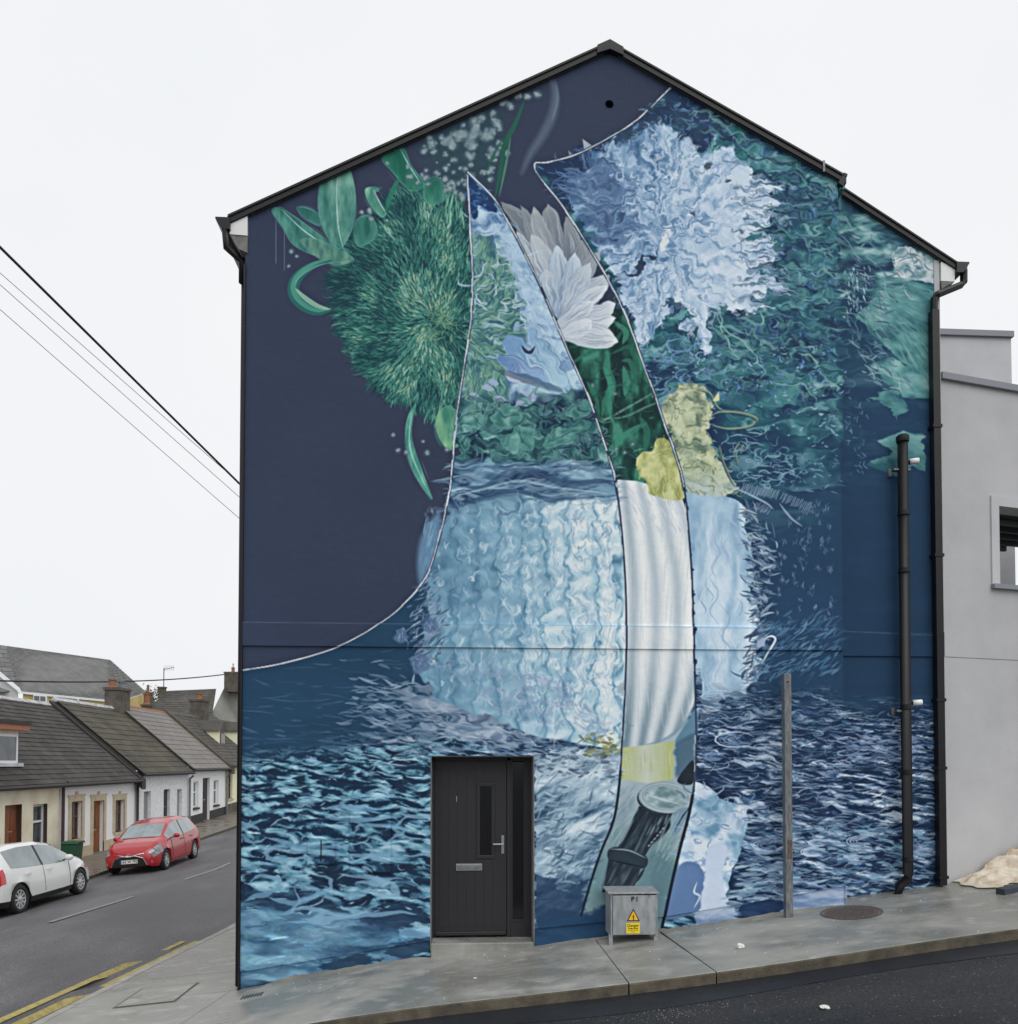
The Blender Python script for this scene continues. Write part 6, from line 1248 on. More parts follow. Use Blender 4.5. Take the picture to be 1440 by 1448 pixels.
def make_car(label, paint, red, loc_d, X_c, fwd, scale=(1, 1, 1)):
    root = empty('parked_car', (0, 0, 0), label, 'car')
    wb_, R_, zc = 1.255, .365, .31
    xs = sorted(set([round(v, 3) for v in np.arange(-1.98, 1.986, .045)]+[1.985, -1.98]))
    def sec(x):
        f = {k: float(np.interp(x, K_['x'], K_[k])) for k in K_ if k != 'x'}; zb, zl, w_ = f['zb'], f['zl'], f['w']; H = zl-zb
        p = [(w_*.93, zb), (w_*.985, zb+.16*H), (w_, zb+.40*H), (w_*.992, zb+.62*H), (w_*.975, zb+.86*H), (f['wb'], zl), (f['wb']+(f['wr']-f['wb'])*.9, zl+(f['zr']-zl)*.84), (f['wr']*.9, zl+(f['zr']-zl)*.97), (f['wr']*.45, f['zr']+.004), (0, f['zr']+.008)]
        out = []
        for i, (y, z) in enumerate(p):
            if i < 4:
                for wx_ in (-wb_, wb_):
                    q = R_*R_-(x-wx_)**2
                    if q > 0: z = max(z, zc+math.sqrt(q)); 
            out.append((y, min(z, zl-.05) if i < 4 else z))
        return out
    secs = [sec(x) for x in xs]; parts = {}
    def kind(xm, b, sgn):
        if b in (7, 8):
            if .44 < xm < 1.10: return 'windscreen'
            if -1.84 < xm < -1.54: return 'rear_window'
        if b == 5:
            if -1.42 < xm < -1.2: return 'window_c'+str(sgn)
            if -1.2 < xm < -.36: return 'window_r'+str(sgn)
            if -.36 <= xm < -.27: return 'pillar'+str(sgn)
            if -.27 < xm < .78: return 'window_f'+str(sgn)
            if .78 < xm < .98: return 'window_q'+str(sgn)
        if b in (3, 4) and xm > 1.50 and xm < 1.93: return 'headlight'+str(sgn)
        if b in (3, 4) and xm < -1.72: return 'tail_light'+str(sgn)
        if b == 0: return 'lower_trim'
        return 'body'
    for i in range(len(xs)-1):
        xm = (xs[i]+xs[i+1])/2
        for b in range(9):
            for sgn in (1, -1):
                a0, a1, c0_, c1_ = secs[i][b], secs[i][b+1], secs[i+1][b], secs[i+1][b+1]
                k = kind(xm, b, sgn); lift = .004 if k not in ('body',) else 0
                q = [(xs[i], sgn*(a0[0]+lift), a0[1]), (xs[i+1], sgn*(c0_[0]+lift), c0_[1]), (xs[i+1], sgn*(c1_[0]+lift), c1_[1]), (xs[i], sgn*(a1[0]+lift), a1[1])]
                if b >= 5 and lift: q = [(x, y-sgn*lift*.4, z+lift) for x, y, z in q]
                parts.setdefault(k, MB()).add(q, [(0, 1, 2, 3)] if sgn < 0 else [(3, 2, 1, 0)])
    for i in (0, len(xs)-1):
        s_ = secs[i]; parts['body'].add([(xs[i], y, z) for y, z in s_]+[(xs[i], -y, z) for y, z in s_[-2::-1]], [tuple(range(19)) if i else tuple(range(19))[::-1]])
    def wld(o, sm=True):
        me = o.data; b = bmesh.new(); b.from_mesh(me); bmesh.ops.remove_doubles(b, verts=b.verts, dist=.0008); bmesh.ops.recalc_face_normals(b, faces=b.faces); b.to_mesh(me); b.free(); me.polygons.foreach_set('use_smooth', [True]*len(me.polygons)); return o
    P_ = paint
    for k, m in parts.items():
        nm = k.rstrip('1').rstrip('-'); mt = P_
        if nm.startswith('window') or nm in ('windscreen', 'rear_window'): mt = M['cglass']; nm = nm if nm in ('windscreen', 'rear_window') else 'window'
        elif nm == 'pillar': mt = M['trim']
        elif nm == 'headlight': mt = M['lamp']
        elif nm == 'tail_light': mt = M['red_lamp']
        elif nm == 'lower_trim': mt = M['trim'] if not red else P_
        wld(m.build(nm, mt, root, fix=False))
    # wheel wells and floor, dark
    m = MB(); m.box((-1.7, -.74, .2), (1.7, .74, .5))
    for x in (-wb_, wb_): m.box((x-.38, -.80, .3), (x+.38, .80, .66))
    m.build('underbody', M['trim'], root)
    for x in (-wb_, wb_):
        for sgn in (1, -1):
            wl = MB().lathe((x, sgn*.64, zc), (0, sgn, 0), [(0, .2), (0, .29), (.03, .31), (.16, .31), (.19, .295), (.195, .215), (.17, .205)], 26).build('wheel', M['tyre'], root, smooth=True)
            m = MB(); m.lathe((x, sgn*.79, zc), (0, sgn, 0), [(0, .21), (.03, .212), (.03, .185), (.015, .18)], 26); m.lathe((x, sgn*.79, zc), (0, sgn, 0), [(0, .06), (.035, .055), (.045, .03)], 12)
            ns = 10 if not red else 8
            for k in range(ns):
                a = 2*math.pi*k/ns; ca, sa = math.cos(a), math.sin(a); hw = .026
                m.prism([(x+.04*ca-hw*sa, sgn*.80, zc+.04*sa+hw*ca), (x+.195*ca-hw*.7*sa, sgn*.805, zc+.195*sa+hw*.7*ca), (x+.195*ca+hw*.7*sa, sgn*.805, zc+.195*sa-hw*.7*ca), (x+.04*ca+hw*sa, sgn*.80, zc+.04*sa-hw*ca)], (0, sgn*.016, 0))
            m.build('rim', M['rim'], wl)
    for sgn in (1, -1):
        m = MB(); b = bmesh.new(); bmesh.ops.create_uvsphere(b, u_segments=14, v_segments=8, radius=1); 
        vs = [(v.co.x*.075+.60, sgn*(.93+v.co.y*.10), .98+v.co.z*.075) for v in b.verts]; fs = [tuple(v.index for v in f.verts) for f in b.faces]; b.free(); m.add(vs, fs); mi = m.build('mirror', P_, root, smooth=True)
        MB().box((.585, sgn*.80, .925), (.65, sgn*.90, .95)).build('mirror_arm', M['trim'], mi)
        for hx in (-1.02, -.18): bx('door_handle', (hx, sgn*.853, .80), (hx+.17, sgn*.872, .825), P_ if not red else M['trim'], root)
        for lx in (-.31, .78):
            pts = []
            for t_ in np.linspace(.2, 1, 6): y = float(np.interp(t_, [0, .16, .4, .62, .86, 1], [.93*.85, .985*.85, .851, .845, .83, .81])); pts.append((lx-.04*(1-t_) if lx > 0 else lx, sgn*(y+.001), .19+t_*.73))
            MB().tube(pts, .005, 4).build('door_gap', M['trim'], root)
    # front: grille, bonnet badge, plate, fog lamps ; rear: plate
    F_ = 1.99
    m = MB(); m.prism([(F_, -.50, .27), (F_, .50, .27), (F_+.005, .40, .49), (F_+.005, .2, .55), (F_+.005, -.2, .55), (F_+.005, -.40, .49)], (.012, 0, 0)); gr = m.build('grille', M['trim'], root)
    m = MB(); m.tube([(F_+.012, -.52, .28), (F_+.012, -.42, .49), (F_+.014, -.2, .56), (F_+.014, .2, .56), (F_+.012, .42, .49), (F_+.012, .52, .28)], .012, 6); m.tube([(1.90, -.6, .64), (F_, -.28, .60), (F_+.02, -.07, .55), (F_+.022, 0, .545), (F_+.02, .07, .55), (F_, .28, .60), (1.90, .6, .64)], .014, 6); m.build('chrome_trim', M['chrome'], gr)
    m = MB(); 
    ring = [(F_+.022, .045*math.cos(a), .60+.032*math.sin(a)) for a in np.linspace(0, 2*math.pi, 15)]; m.tube(ring, .006, 5); ring = [(F_+.022, .02*math.cos(a), .60+.032*math.sin(a)) for a in np.linspace(0, 2*math.pi, 13)]; m.tube(ring, .005, 5); m.build('badge', M['chrome'], gr)
    for sgn in (1, -1): MB().lathe((1.93, sgn*.60, .36), (1, sgn*.25, 0), [(0, .07), (.03, .07), (.04, .05)], 14).build('fog_light', M['lamp'], root)
    def plate(x, z, face_, s_):
        bx('number_plate', (x, -.26, z-.055), (x+.012*face_, .26, z+.055), M['plate'], root); pl_ = COL.objects[-1] if False else None
        y0 = -.26 if face_ < 0 else .26
        e = .0135*face_; bx('plate_band', (x+.011*face_, (.215 if face_ < 0 else -.26) if False else (-.26 if face_ > 0 else .215), z-.055), (x+e, (-.215 if face_ > 0 else .26), z+.055), M['blueband'], root)
        rz = math.pi/2 if face_ > 0 else -math.pi/2
        text(s_, (x+.0135*face_, .02*face_, z), .105, M['ink'], root, rot=(math.pi/2, 0, rz), bold=.002)
    plate(2.005, .40, 1, '162 W 793'); plate(-1.985, .52, -1, '10 W 2175')
    bx('windscreen_wiper', (1.08, -.5, 1.0), (1.11, .45, 1.02), M['trim'], root)
    # onto the road
    ang = math.pi/2 if fwd > 0 else -math.pi/2
    def rz_(x, d): return road(x, d)
    zf, zr_2 = rz_(X_c, loc_d+wb_), rz_(X_c, loc_d-wb_); sl_2 = math.atan((zf-zr_2)/(2*wb_)); zr3, zl3 = rz_(X_c+.74, loc_d), rz_(X_c-.74, loc_d); rl = math.atan((zr3-zl3)/1.48)
    ex = Vector((0, fwd, sl_2*fwd)).normalized(); ey = Vector((-fwd, 0, -rl*fwd)).normalized(); ez = ex.cross(ey)
    Mx = Matrix(((ex.x, ey.x, ez.x), (ex.y, ey.y, ez.y), (ex.z, ey.z, ez.z))).to_4x4()
    root.matrix_basis = Matrix.Translation((X_c, gy(loc_d), (zr3+zl3)/2-.0)) @ Mx @ Matrix.Diagonal((scale[0], scale[1], scale[2], 1))
    return root
make_car('red hatchback parked facing the camera in front of the cream cottage', carpaint('red_paint', (156, 5, 22)), True, 24.6, -9.70, -1, (.94, .97, .97))
make_car('white hatchback seen from behind parked at the left edge by the kerb', carpaint('white_paint', (206, 207, 205)), False, 17.95, -10.15, 1, (1.0, 1.0, .97))
# wheelie bin
bp = Vector((-12.1, gy(24.3), leftpave(-11.95, 24.0)-.05))
t = empty('wheelie_bin', bp, 'dark green wheelie bin by the cream cottage wall behind the white car', 'bin')
m = MB(); m.v = [(bp.x+a*.18, bp.y+b*.18, bp.z+.05) for a, b in ((-1, -1), (1, -1), (1, 1), (-1, 1))]+[(bp.x+a*.22, bp.y+b*.23, bp.z+.72) for a, b in ((-1, -1), (1, -1), (1, 1), (-1, 1))]; m.f = [(0, 3, 2, 1), (4, 5, 6, 7), (0, 1, 5, 4), (1, 2, 6, 5), (2, 3, 7, 6), (3, 0, 4, 7)]; m.m = [0]*6; m.build('body', M['green'], t, bevel=.02)
m = MB(); m.prism([(bp.x-.24, bp.y-.26, bp.z+.73), (bp.x-.24, bp.y+.26, bp.z+.73), (bp.x-.24, bp.y+.2, bp.z+.80), (bp.x-.24, bp.y-.2, bp.z+.80)], (.5, 0, 0)); m.build('lid', M['green'], t, bevel=.01)
for s_ in (-1, 1): MB().lathe((bp.x-.2, bp.y+s_*.16, bp.z+.1), (0, 1, 0), [(-.03, .1), (.03, .1)], 12).build('wheel', M['trim'], t)

# ---------------------------------------------------------------- the terrace of cottages
def fd(px): return atx(px, 1100, FX).y+D       # distance along the fronts of the line surveyed at px
WALLM = dict(beige=mat('beige_render', (206, 196, 174), .85, e=.62, c2=(178, 166, 144), scale=1.2), cream=mat('cream_render', (224, 221, 212), .85, e=.60, c2=(208, 203, 192), scale=1.2), pale=mat('pale_grey_render', (196, 198, 200), .85, e=.66, c2=(176, 178, 180), scale=8, bump=.004, bscale=30),
  white=mat('white_render', (216, 218, 222), .85, e=.66, c2=(200, 202, 206), scale=1.4), cream2=mat('warm_cream_render', (212, 200, 172), .85, e=.68))
ROOFM = dict(slate=mat('dark_roof_slates', (52, 49, 47), .75, 1.15, (74, 70, 64), 1.4, .003, 30, island=.5), brown=mat('brown_roof_tiles', (92, 86, 72), .8, 1.15, (66, 62, 54), 1.1, .003, 30, island=.22), grey=mat('pale_grey_roof_tiles', (138, 134, 130), .8, 1.15, (122, 118, 114), 1.1, .003, 30, island=.15), moss=mat('weathered_roof_slates', (88, 84, 78), .8, 1.15, (66, 64, 60), 1.5, .003, 30, island=.4),
  big=mat('mottled_grey_slates', (122, 122, 120), .8, 1.15, (104, 104, 104), 1.6, island=.35))
def tiles(parent, e0, e1, up, n_up, n_al, mt, th=.018, seed=1, name='roof_tiles'):
    """courses of overlapping tiles from the eave line e0-e1 up the vector up"""
    e0, e1, up = Vector(e0), Vector(e1), Vector(up); al = (e1-e0); nrm = al.cross(up).normalized(); nrm = nrm if nrm.z > 0 else -nrm; m = MB(); rr = random.Random(seed)
    m.add([e0-nrm*.03, e1-nrm*.03, e1+up-nrm*.03, e0+up-nrm*.03], [(0, 1, 2, 3)])
    for r_ in range(n_up):
        sh = .5*(r_ % 2)
        for k in range(-1 if sh else 0, n_al):
            a0 = max(0, (k+sh)/n_al+.0006); a1 = min(1, (k+1+sh)/n_al-.0006); 
            if a1 <= a0: continue
            o_ = rr.uniform(0, .008); b0, b1 = r_/n_up+rr.uniform(-.001, .001), min(1, (r_+1.12)/n_up)
            q = [e0+al*a0+up*b0+nrm*(th+o_), e0+al*a1+up*b0+nrm*(th+o_+rr.uniform(0, .004)), e0+al*a1+up*b1+nrm*.004, e0+al*a0+up*b1+nrm*.004]
            m.add(q+[q[0]-nrm*th*1.4, q[1]-nrm*th*1.4], [(0, 1, 2, 3), (4, 5, 1, 0)])
    o = m.build(name, mt, parent, fix=False, kind='stuff'); return o
def opening(parent, px0, y0, px1, y1, kind, fm, trim=None, sill=None):
    """one window or door standing back in the front; returns its hole as (d, z)"""
    d0, d1 = fd(px0), fd(px1); pm = (px0+px1)/2; z1 = atx(pm, y0, FX).z; z0 = atx(pm, y1, FX).z; X = FX-.17; Y0_, Y1_ = gy(d0), gy(d1)
    if kind == 'window':
        m = MB(); t_ = .07
        for a, b in (((Y0_, z0), (Y1_, z0+t_)), ((Y0_, z1-t_), (Y1_, z1)), ((Y0_, z0+t_), (Y0_+t_, z1-t_)), ((Y1_-t_, z0+t_), (Y1_, z1-t_)), ((Y0_+t_, z0+(z1-z0)*.56), (Y1_-t_, z0+(z1-z0)*.56+.06))): m.box((X, a[0], a[1]), (X+.06, b[0], b[1]))
        wd = m.build('window', fm, parent); 
        for a, b in ((z0+t_, z0+(z1-z0)*.56), (z0+(z1-z0)*.56+.06, z1-t_)): MB().box((X+.01, Y0_+t_, a), (X+.025, Y1_-t_, b)).build('pane', M['glass'], wd)
        MB().box((X+.02, Y0_-.06, z0-.09), (FX+.07, Y1_+.06, z0)).build('sill', sill or M['stone'], wd)
    elif kind == 'board':
        wd = bx('boarded_window', (X, Y0_, z0), (X+.04, Y1_, z1), fm, parent)
    else:
        wd = bx('door', (X, Y0_, z0-.1), (X+.05, Y1_, z1), fm, parent)
        w_ = Y1_-Y0_
        for a in (0, 1):
            for b in ((.12, .45), (.53, .9)): MB().box((X+.05, Y0_+w_*(.12+.44*a), z0+(z1-z0)*b[0]), (X+.062, Y0_+w_*(.44+.44*a), z0+(z1-z0)*b[1])).build('panel', fm, wd)
        MB().box((X+.05, Y0_+w_*.35, z0+(z1-z0)*.5), (X+.07, Y0_+w_*.65, z0+(z1-z0)*.52)).build('letter_plate', M['chrome'], wd)
        MB().box((FX-.15, Y0_-.02, z0-.25), (FX+.02, Y1_+.02, z0-.0)).build('step', M['conc'], wd)
    if trim:
        m = MB(); s_ = .16; zb = z0 if kind != 'door' else z0-.1
        for a, b in (((Y0_-s_, zb), (Y0_, z1+s_)), ((Y1_, zb), (Y1_+s_, z1+s_)), ((Y0_, z1), (Y1_, z1+s_)), ((Y0_-s_-.05, z1+s_), (Y1_+s_+.05, z1+s_+.06)), (((Y0_+Y1_)/2-.07, z1+s_+.06), ((Y0_+Y1_)/2+.07, z1+s_+.16))): m.box((FX-.01, a[0], a[1]), (FX+.035, b[0], b[1]))
        m.build('surround', trim, wd)
    return [(d0, z0 if kind != 'door' else z0-.1), (d1, z0 if kind != 'door' else z0-.1), (d1, z1), (d0, z1)]
def cottage(label, d0, d1, ze, zr, wall, roofm, ops, plinth_=None, nup=17, nal=24, seed=1, ridge='rwhite', rx=-15.75, bx_=-18.9, lintel=None):
    ze *= .9; zr *= .9; ze += EYE; zr += EYE; C = empty('cottage', (FX, gy((d0+d1)/2), leftpave(FX, (d0+d1)/2)), label, 'cottage', 'cottages of the terrace across the street')
    holes = [opening(C, *o) for o in ops]; outer = [(d0, -4), (d1, -4), (d1, ze-.04), (d0, ze-.04)]
    loops = [outer]+holes; pts = [q for l in loops for q in l]; tri_ = geometry.tessellate_polygon([[Vector((a, b, 0)) for a, b in l] for l in loops]); m = MB(); m.add([(FX, gy(a), b) for a, b in pts], [tuple(t_) for t_ in tri_]); k = 0
    for l in loops:
        n = len(l); b0 = len(m.v); m.v += [(FX-.2, gy(a), b) for a, b in l]
        for i in range(n): m.f.append((k+i, k+(i+1) % n, b0+(i+1) % n, b0+i)); m.m.append(0)
        k += n
    ge = MB()
    for d_ in (d0+.03, d1-.03): ge.add([(FX, gy(d_), -4), (bx_, gy(d_), -4), (bx_, gy(d_), ze), (rx, gy(d_), zr-.03), (FX, gy(d_), ze-.03)], [(0, 1, 2, 3, 4)])
    ge.build('gable_end', M['moss'], C)
    m.build('wall', WALLM[wall], C); MB().add([(bx_, gy(d0), -4), (bx_, gy(d1), -4), (bx_, gy(d1), ze), (bx_, gy(d0), ze)], [(0, 1, 2, 3)]).build('rear_wall', WALLM[wall], C)
    if plinth_: 
        h_ = plinth_[1]; m = MB(); xs = fr(d0, d1, 1); hd = sorted([(h[0][0], h[1][0]) for h, o in zip(holes, ops) if o[4] == 'door']); 
        segs = []; a = d0
        for p, q in hd: segs.append((a, p)); a = q
        segs.append((a, d1))
        for a, b in segs: m.prism([(FX+.03, gy(a), -4), (FX+.03, gy(b), -4), (FX+.03, gy(b), leftpave(FX, b)+h_), (FX+.03, gy(a), leftpave(FX, a)+h_)], (-.03, 0, 0))
        m.build('plinth', plinth_[0], C)
    ov = .24; sl3 = (zr-ze)/(FX-rx)
    tiles(C, (FX+ov, gy(d0), ze-ov*sl3+.06), (FX+ov, gy(d1), ze-ov*sl3+.06), (rx-FX-ov, 0, zr-ze+ov*sl3-.06+.04), nup, nal, ROOFM[roofm], seed=seed)
    MB().add([(rx, gy(d0), zr), (rx, gy(d1), zr), (bx_-.2, gy(d1), ze-.1), (bx_-.2, gy(d0), ze-.1)], [(0, 1, 2, 3)]).build('rear_roof', ROOFM[roofm], C)
    m = MB(); n = max(4, int((d1-d0)/.45))
    for i in range(n): a, b = gy(d0)+(d1-d0)*i/n, gy(d0)+(d1-d0)*(i+1)/n-.012; m.prism([(rx-.16, a, zr-.1), (rx, a, zr+.09), (rx+.16, a, zr-.1)], (0, b-a, 0))
    m.build('ridge_tiles', M[ridge], C)
    m = MB(); m.tube([(FX+ov+.05, gy(d0), ze-ov*sl3+.0), (FX+ov+.05, gy(d1), ze-ov*sl3+.0)], .06, 8); m.box((FX, gy(d0), ze-.28), (FX+.05, gy(d1), ze-.05)); m.build('gutter', M['gutter'], C)
    return C
def chim(C, d, zb, zt, wy, wx, pots, label=None, X=-15.75, mt='chimney'):
    zt *= .9; zb *= .9; wy *= .9; wx *= .9; zt += EYE; zb += EYE; m = MB(); m.box((X-wx/2, gy(d)-wy/2, zb), (X+wx/2, gy(d)+wy/2, zt-.12)); m.box((X-wx/2-.05, gy(d)-wy/2-.05, zt-.12), (X+wx/2+.05, gy(d)+wy/2+.05, zt)); c = m.build('chimney', M[mt], C)
    for k, (o_, h_, r_, mm) in enumerate(pots): MB().lathe((X+o_[0], gy(d)+o_[1], zt), (0, 0, 1), [(0, r_), (h_*.15, r_*.85), (h_*.8, r_*.8), (h_*.85, r_), (h_, r_), (h_, r_*.6)], 12).build('chimney_pot', M[mm], c)
wn = 'window'
C1 = cottage('beige rendered cottage with dark slate roof and a dormer, brown panelled door', 16.5, fd(85), -.56, 2.42, 'beige', 'slate', [(8, 1138, 32, 1216, 'door', M['wood']), (48, 1137, 68, 1196, wn, M['pvc'], None, M['maroon'])], nup=20, nal=30, seed=2)
m = MB(); 
for a, b, y0, y1 in ((8, 32, 1138, 1216), (48, 68, 1137, 1196)):
    Y0_, Y1_ = gy(fd(a)), gy(fd(b)); z1 = atx((a+b)/2, y0, FX).z; z0 = atx((a+b)/2, y1, FX).z
    m.box((FX-.165, Y1_-.012, z0), (FX-.001, Y1_-.001, z1-.002)); m.box((FX-.165, Y0_+.001, z1-.012), (FX-.001, Y1_-.012, z1-.001))
m.build('dark_reveal', M['maroon'], C1)
C2 = cottage('cream cottage with stone surrounds and brown timber windows under the same dark slate roof', fd(85), fd(191), -.56, 2.42, 'cream', 'slate', [(101, 1133, 116, 1186, wn, M['wood2'], M['stone']), (132, 1132, 147, 1216, 'door', M['wood'], M['stone']), (163, 1131, 176, 1176, wn, M['wood2'], M['stone'])], (M['stone'], .35), nup=20, nal=24, seed=3)
C3 = cottage('pale grey roughcast cottage with boarded windows and a brown tiled roof', fd(194), fd(266), -.30, 2.68, 'pale', 'brown', [(204, 1119, 214, 1160, 'board', M['board']), (232, 1116, 241, 1166, 'door', M['dark']), (251, 1116, 258, 1156, 'board', M['board'])], nup=13, nal=20, seed=4)
C4 = cottage('white cottage with a pale grey tiled roof and black door', fd(266.3), fd(319), -.16, 2.86, 'white', 'grey', [(274, 1105, 281, 1142, wn, M['pvc'], None, M['dark']), (287, 1100, 297, 1163, 'door', M['dark']), (302.5, 1103, 309.5, 1138, wn, M['pvc'], None, M['dark'])], (M['slat'], .42), nup=13, nal=20, seed=5, ridge='pot')
C5 = cottage('warm cream cottage with dormer windows in its roof, farthest of the terrace in view', fd(320), 52, .0, 2.95, 'cream2', 'moss', [(323, 1092, 329, 1129, wn, M['wood2'], None, M['stone'])], (M['chimney'], .5), nup=16, nal=30, seed=6, ridge='chimney')
# raised verges between roofs
def verge(C, d, w_, ze, zr, mt, th=.16, X=FX):
    ze *= .9; zr *= .9; ze += EYE; zr += EYE; m = MB(); sl3 = (zr-ze)/3.15; a, b = Vector((X+.32, gy(d)-w_/2, ze-.32*sl3)), Vector((-15.75, gy(d)-w_/2, zr)); m.prism([a-Vector((0, 0, .25)), b-Vector((0, 0, .25)), b+Vector((0, 0, th)), a+Vector((0, 0, th))], (0, w_, 0)); m.build('verge', mt, C)
verge(C2, fd(191)+.06, .34, -.56, 2.46, M['gutter'], .14); verge(C4, fd(319)+.25, .55, -.10, 2.92, M['moss'], .16)
chim(C3, fd(266), 1.0, 3.72, 1.15, .75, [((-.1, -.3), .38, .17, 'pot'), ((.05, .3), .33, .2, 'galv')])
chim(C5, 46, 1.5, 4.1, 1.0, .9, [((0, 0), .4, .2, 'pot')])
# downpipes and cables on the fronts
for px, C, mt in ((86, C1, 'maroon'), (192, C2, 'gutter'), (266, C4, 'pale_pipe'), (319, C4, 'pale_pipe')):
    d_ = fd(px); mm = M.get(mt) or M['galv']; MB().tube([(FX+.09, gy(d_), -2.2), (FX+.09, gy(d_), EYE-.75), (FX+.25, gy(d_), EYE-.6)], .05, 8).build('downpipe', mm, C)
# dormers
def dormer(C, X, da, db, z0, z1, fasc, wallm, roofmt, depth=2.6, gab=False, sill=True, nm=2):
    Y0_, Y1_ = gy(da), gy(db); D_ = MB(); D_.box((X-depth, Y0_, z0-.3), (X, Y1_, z1)); dm = D_.build('dormer', wallm, C)
    m = MB(); t_ = .07; X1_ = X+.03; n = nm; w_ = (Y1_-Y0_-.1)/n
    for k in range(n):
        a, b = Y0_+.05+w_*k, Y0_+.05+w_*(k+1)
        for p, q in (((a, z0), (b, z0+t_)), ((a, z1-.12-t_), (b, z1-.12)), ((a, z0+t_), (a+t_, z1-.12-t_)), ((b-t_, z0+t_), (b, z1-.12-t_))): m.box((X-.01, p[0], p[1]), (X1_, q[0], q[1]))
    m.build('window_frame', M['pvc'], dm)
    for k in range(n): a, b = Y0_+.05+w_*k, Y0_+.05+w_*(k+1); MB().box((X-.005, a+t_, z0+t_), (X+.012, b-t_, z1-.12-t_)).build('pane', M['glass'], dm)
    m = MB(); m.box((X-depth, Y0_-.15, z1), (X+.22, Y1_+.18, z1+.16)); m.build('fascia', fasc, dm); m = MB(); m.box((X-depth, Y0_-.17, z1+.16), (X+.26, Y1_+.2, z1+.24)); m.build('flat_roof', roofmt, dm)
    if sill: m = MB(); m.prism([(X-.3, Y0_-.12, z0-.0), (X+.06, Y0_-.12, z0-.0), (X+.08, Y0_-.12, z0-.1), (X-.3, Y0_-.12, z0-.1)], (0, Y1_-Y0_+.3, 0)); m.build('apron', M['rwhite'], dm)
p_ = atx(26, 1033, -12.96); q_ = atx(26, 1079, -12.96)
dormer(C1, -12.96, 18.5, p_.y+D, q_.z, p_.z, mat('red_brown_fascia', (150, 96, 74), .6), WALLM['beige'], M['gutter'])
for (pa, pb, ya, yb) in ((270, 318, 1027, 1058), (319, 342, 1028, 1060)):
    X = -13.8; p_ = atx(pb, ya+6, X); q_ = atx(pb, yb-4, X)
    db = p_.y+D; da = db-1.0
    D_ = bx('dormer', (X-2.4, gy(da), q_.z-.5), (X, gy(db), p_.z), WALLM['cream2'], C5)
    zt_2 = p_.z; m = MB(); yc = (gy(da)+gy(db))/2; m.prism([(X+.12, gy(da)-.15, zt_2-.05), (X+.12, yc, zt_2+.55), (X+.12, gy(db)+.15, zt_2-.05)], (-2.6, 0, 0)); m.build('dormer_roof', ROOFM['moss'], D_)
    bx('window_frame', (X-.01, gy(da)+.15, q_.z), (X+.03, gy(db)-.15, zt_2-.1), M['wood2'], D_); bx('pane', (X+.02, gy(da)+.25, q_.z+.1), (X+.04, gy(db)-.25, zt_2-.2), M['glass'], D_)
# ---------------------------------------------------------------- houses beyond
def quadroof(parent, e0, e1, r1, r0, nu, na, mt, seed=1):
    """tiled slope between an eave line e0-e1 and a ridge line r0-r1 (may be tapered)"""
    e0, e1, r0, r1 = map(Vector, (e0, e1, r0, r1)); m = MB(); rr = random.Random(seed); nrm = (e1-e0).cross(r0-e0).normalized(); nrm = nrm if nrm.z > 0 else -nrm
    m.add([e0, e1, r1, r0], [(0, 1, 2, 3)])
    for i in range(nu):
        for k in range(na):
            a, b = (k+.5*(i % 2))/na, (k+.96+.5*(i % 2))/na; b = min(b, 1)
            if a >= 1: continue
            s, t_ = i/nu, min(1, (i+1.1)/nu)
            P = lambda u, v: (e0.lerp(e1, u)).lerp(r0.lerp(r1, u), v)
            q = [P(a, s)+nrm*.035, P(b, s)+nrm*(.035+rr.uniform(0, .006)), P(b, t_)+nrm*.01, P(a, t_)+nrm*.01]; m.add(q+[q[0]-nrm*.03, q[1]-nrm*.03], [(0, 1, 2, 3), (4, 5, 1, 0)])
    return m.build('roof_tiles', mt, parent, fix=False, kind='stuff')
yel_ = mat('yellow_render', (204, 182, 116), .85, c2=(188, 168, 108), scale=1)
BH = empty('large_house', (-30, 40, 0), 'large house behind the terrace with long mottled grey slate roof and yellow walls', 'house')
def W_(px, py, d): return at(px, py, d-D)
e0, e1, r1, r0, h1 = W_(26, 977, 48), W_(168, 991, 55), W_(155, 933, 59), W_(-60, 904, 50), W_(207, 979, 68)
e00 = e0+(e0-e1).normalized()*.6
quadroof(BH, e0, e1, r1, r0+(r1-r0)*.28, 34, 50, ROOFM['big'], 3)
quadroof(BH, e1, h1, r1+Vector((.02, 0, 0)), r1, 14, 14, ROOFM['big'], 4)
quadroof(BH, W_(-80, 985, 44), e0, r0+(r1-r0)*.28, r0-(r1-r0)*.3, 10, 8, ROOFM['big'], 5)
m = MB()
for a, b in ((e0, e1), (e1, h1)): m.prism([a+Vector((0, .1, -.15)), b+Vector((0, .1, -.15)), b+Vector((0, .1, .0)), a+Vector((0, .1, 0))], (0, -.1, 0))
m.build('fascia', M['pvc'], BH)
m = MB(); 
for a, b in ((e0, e1), (e1, h1)): a_, b_ = a+Vector((0, .5, -.0)), b+Vector((0, .5, -.0)); m.add([(a_.x, a_.y, -3), (b_.x, b_.y, -3), b_, a_], [(0, 1, 2, 3)])
m.build('wall', yel_, BH)
m = MB(); a_ = W_(-60, 900, 47); m.add([W_(-60, 1080, 46.5), W_(26, 1080, 47.6), W_(26, 979, 47.6), W_(0, 953, 47.6), W_(-60, 905, 47)], [(0, 1, 2, 3, 4)]); m.build('gable_wall', M['greylight'], BH)
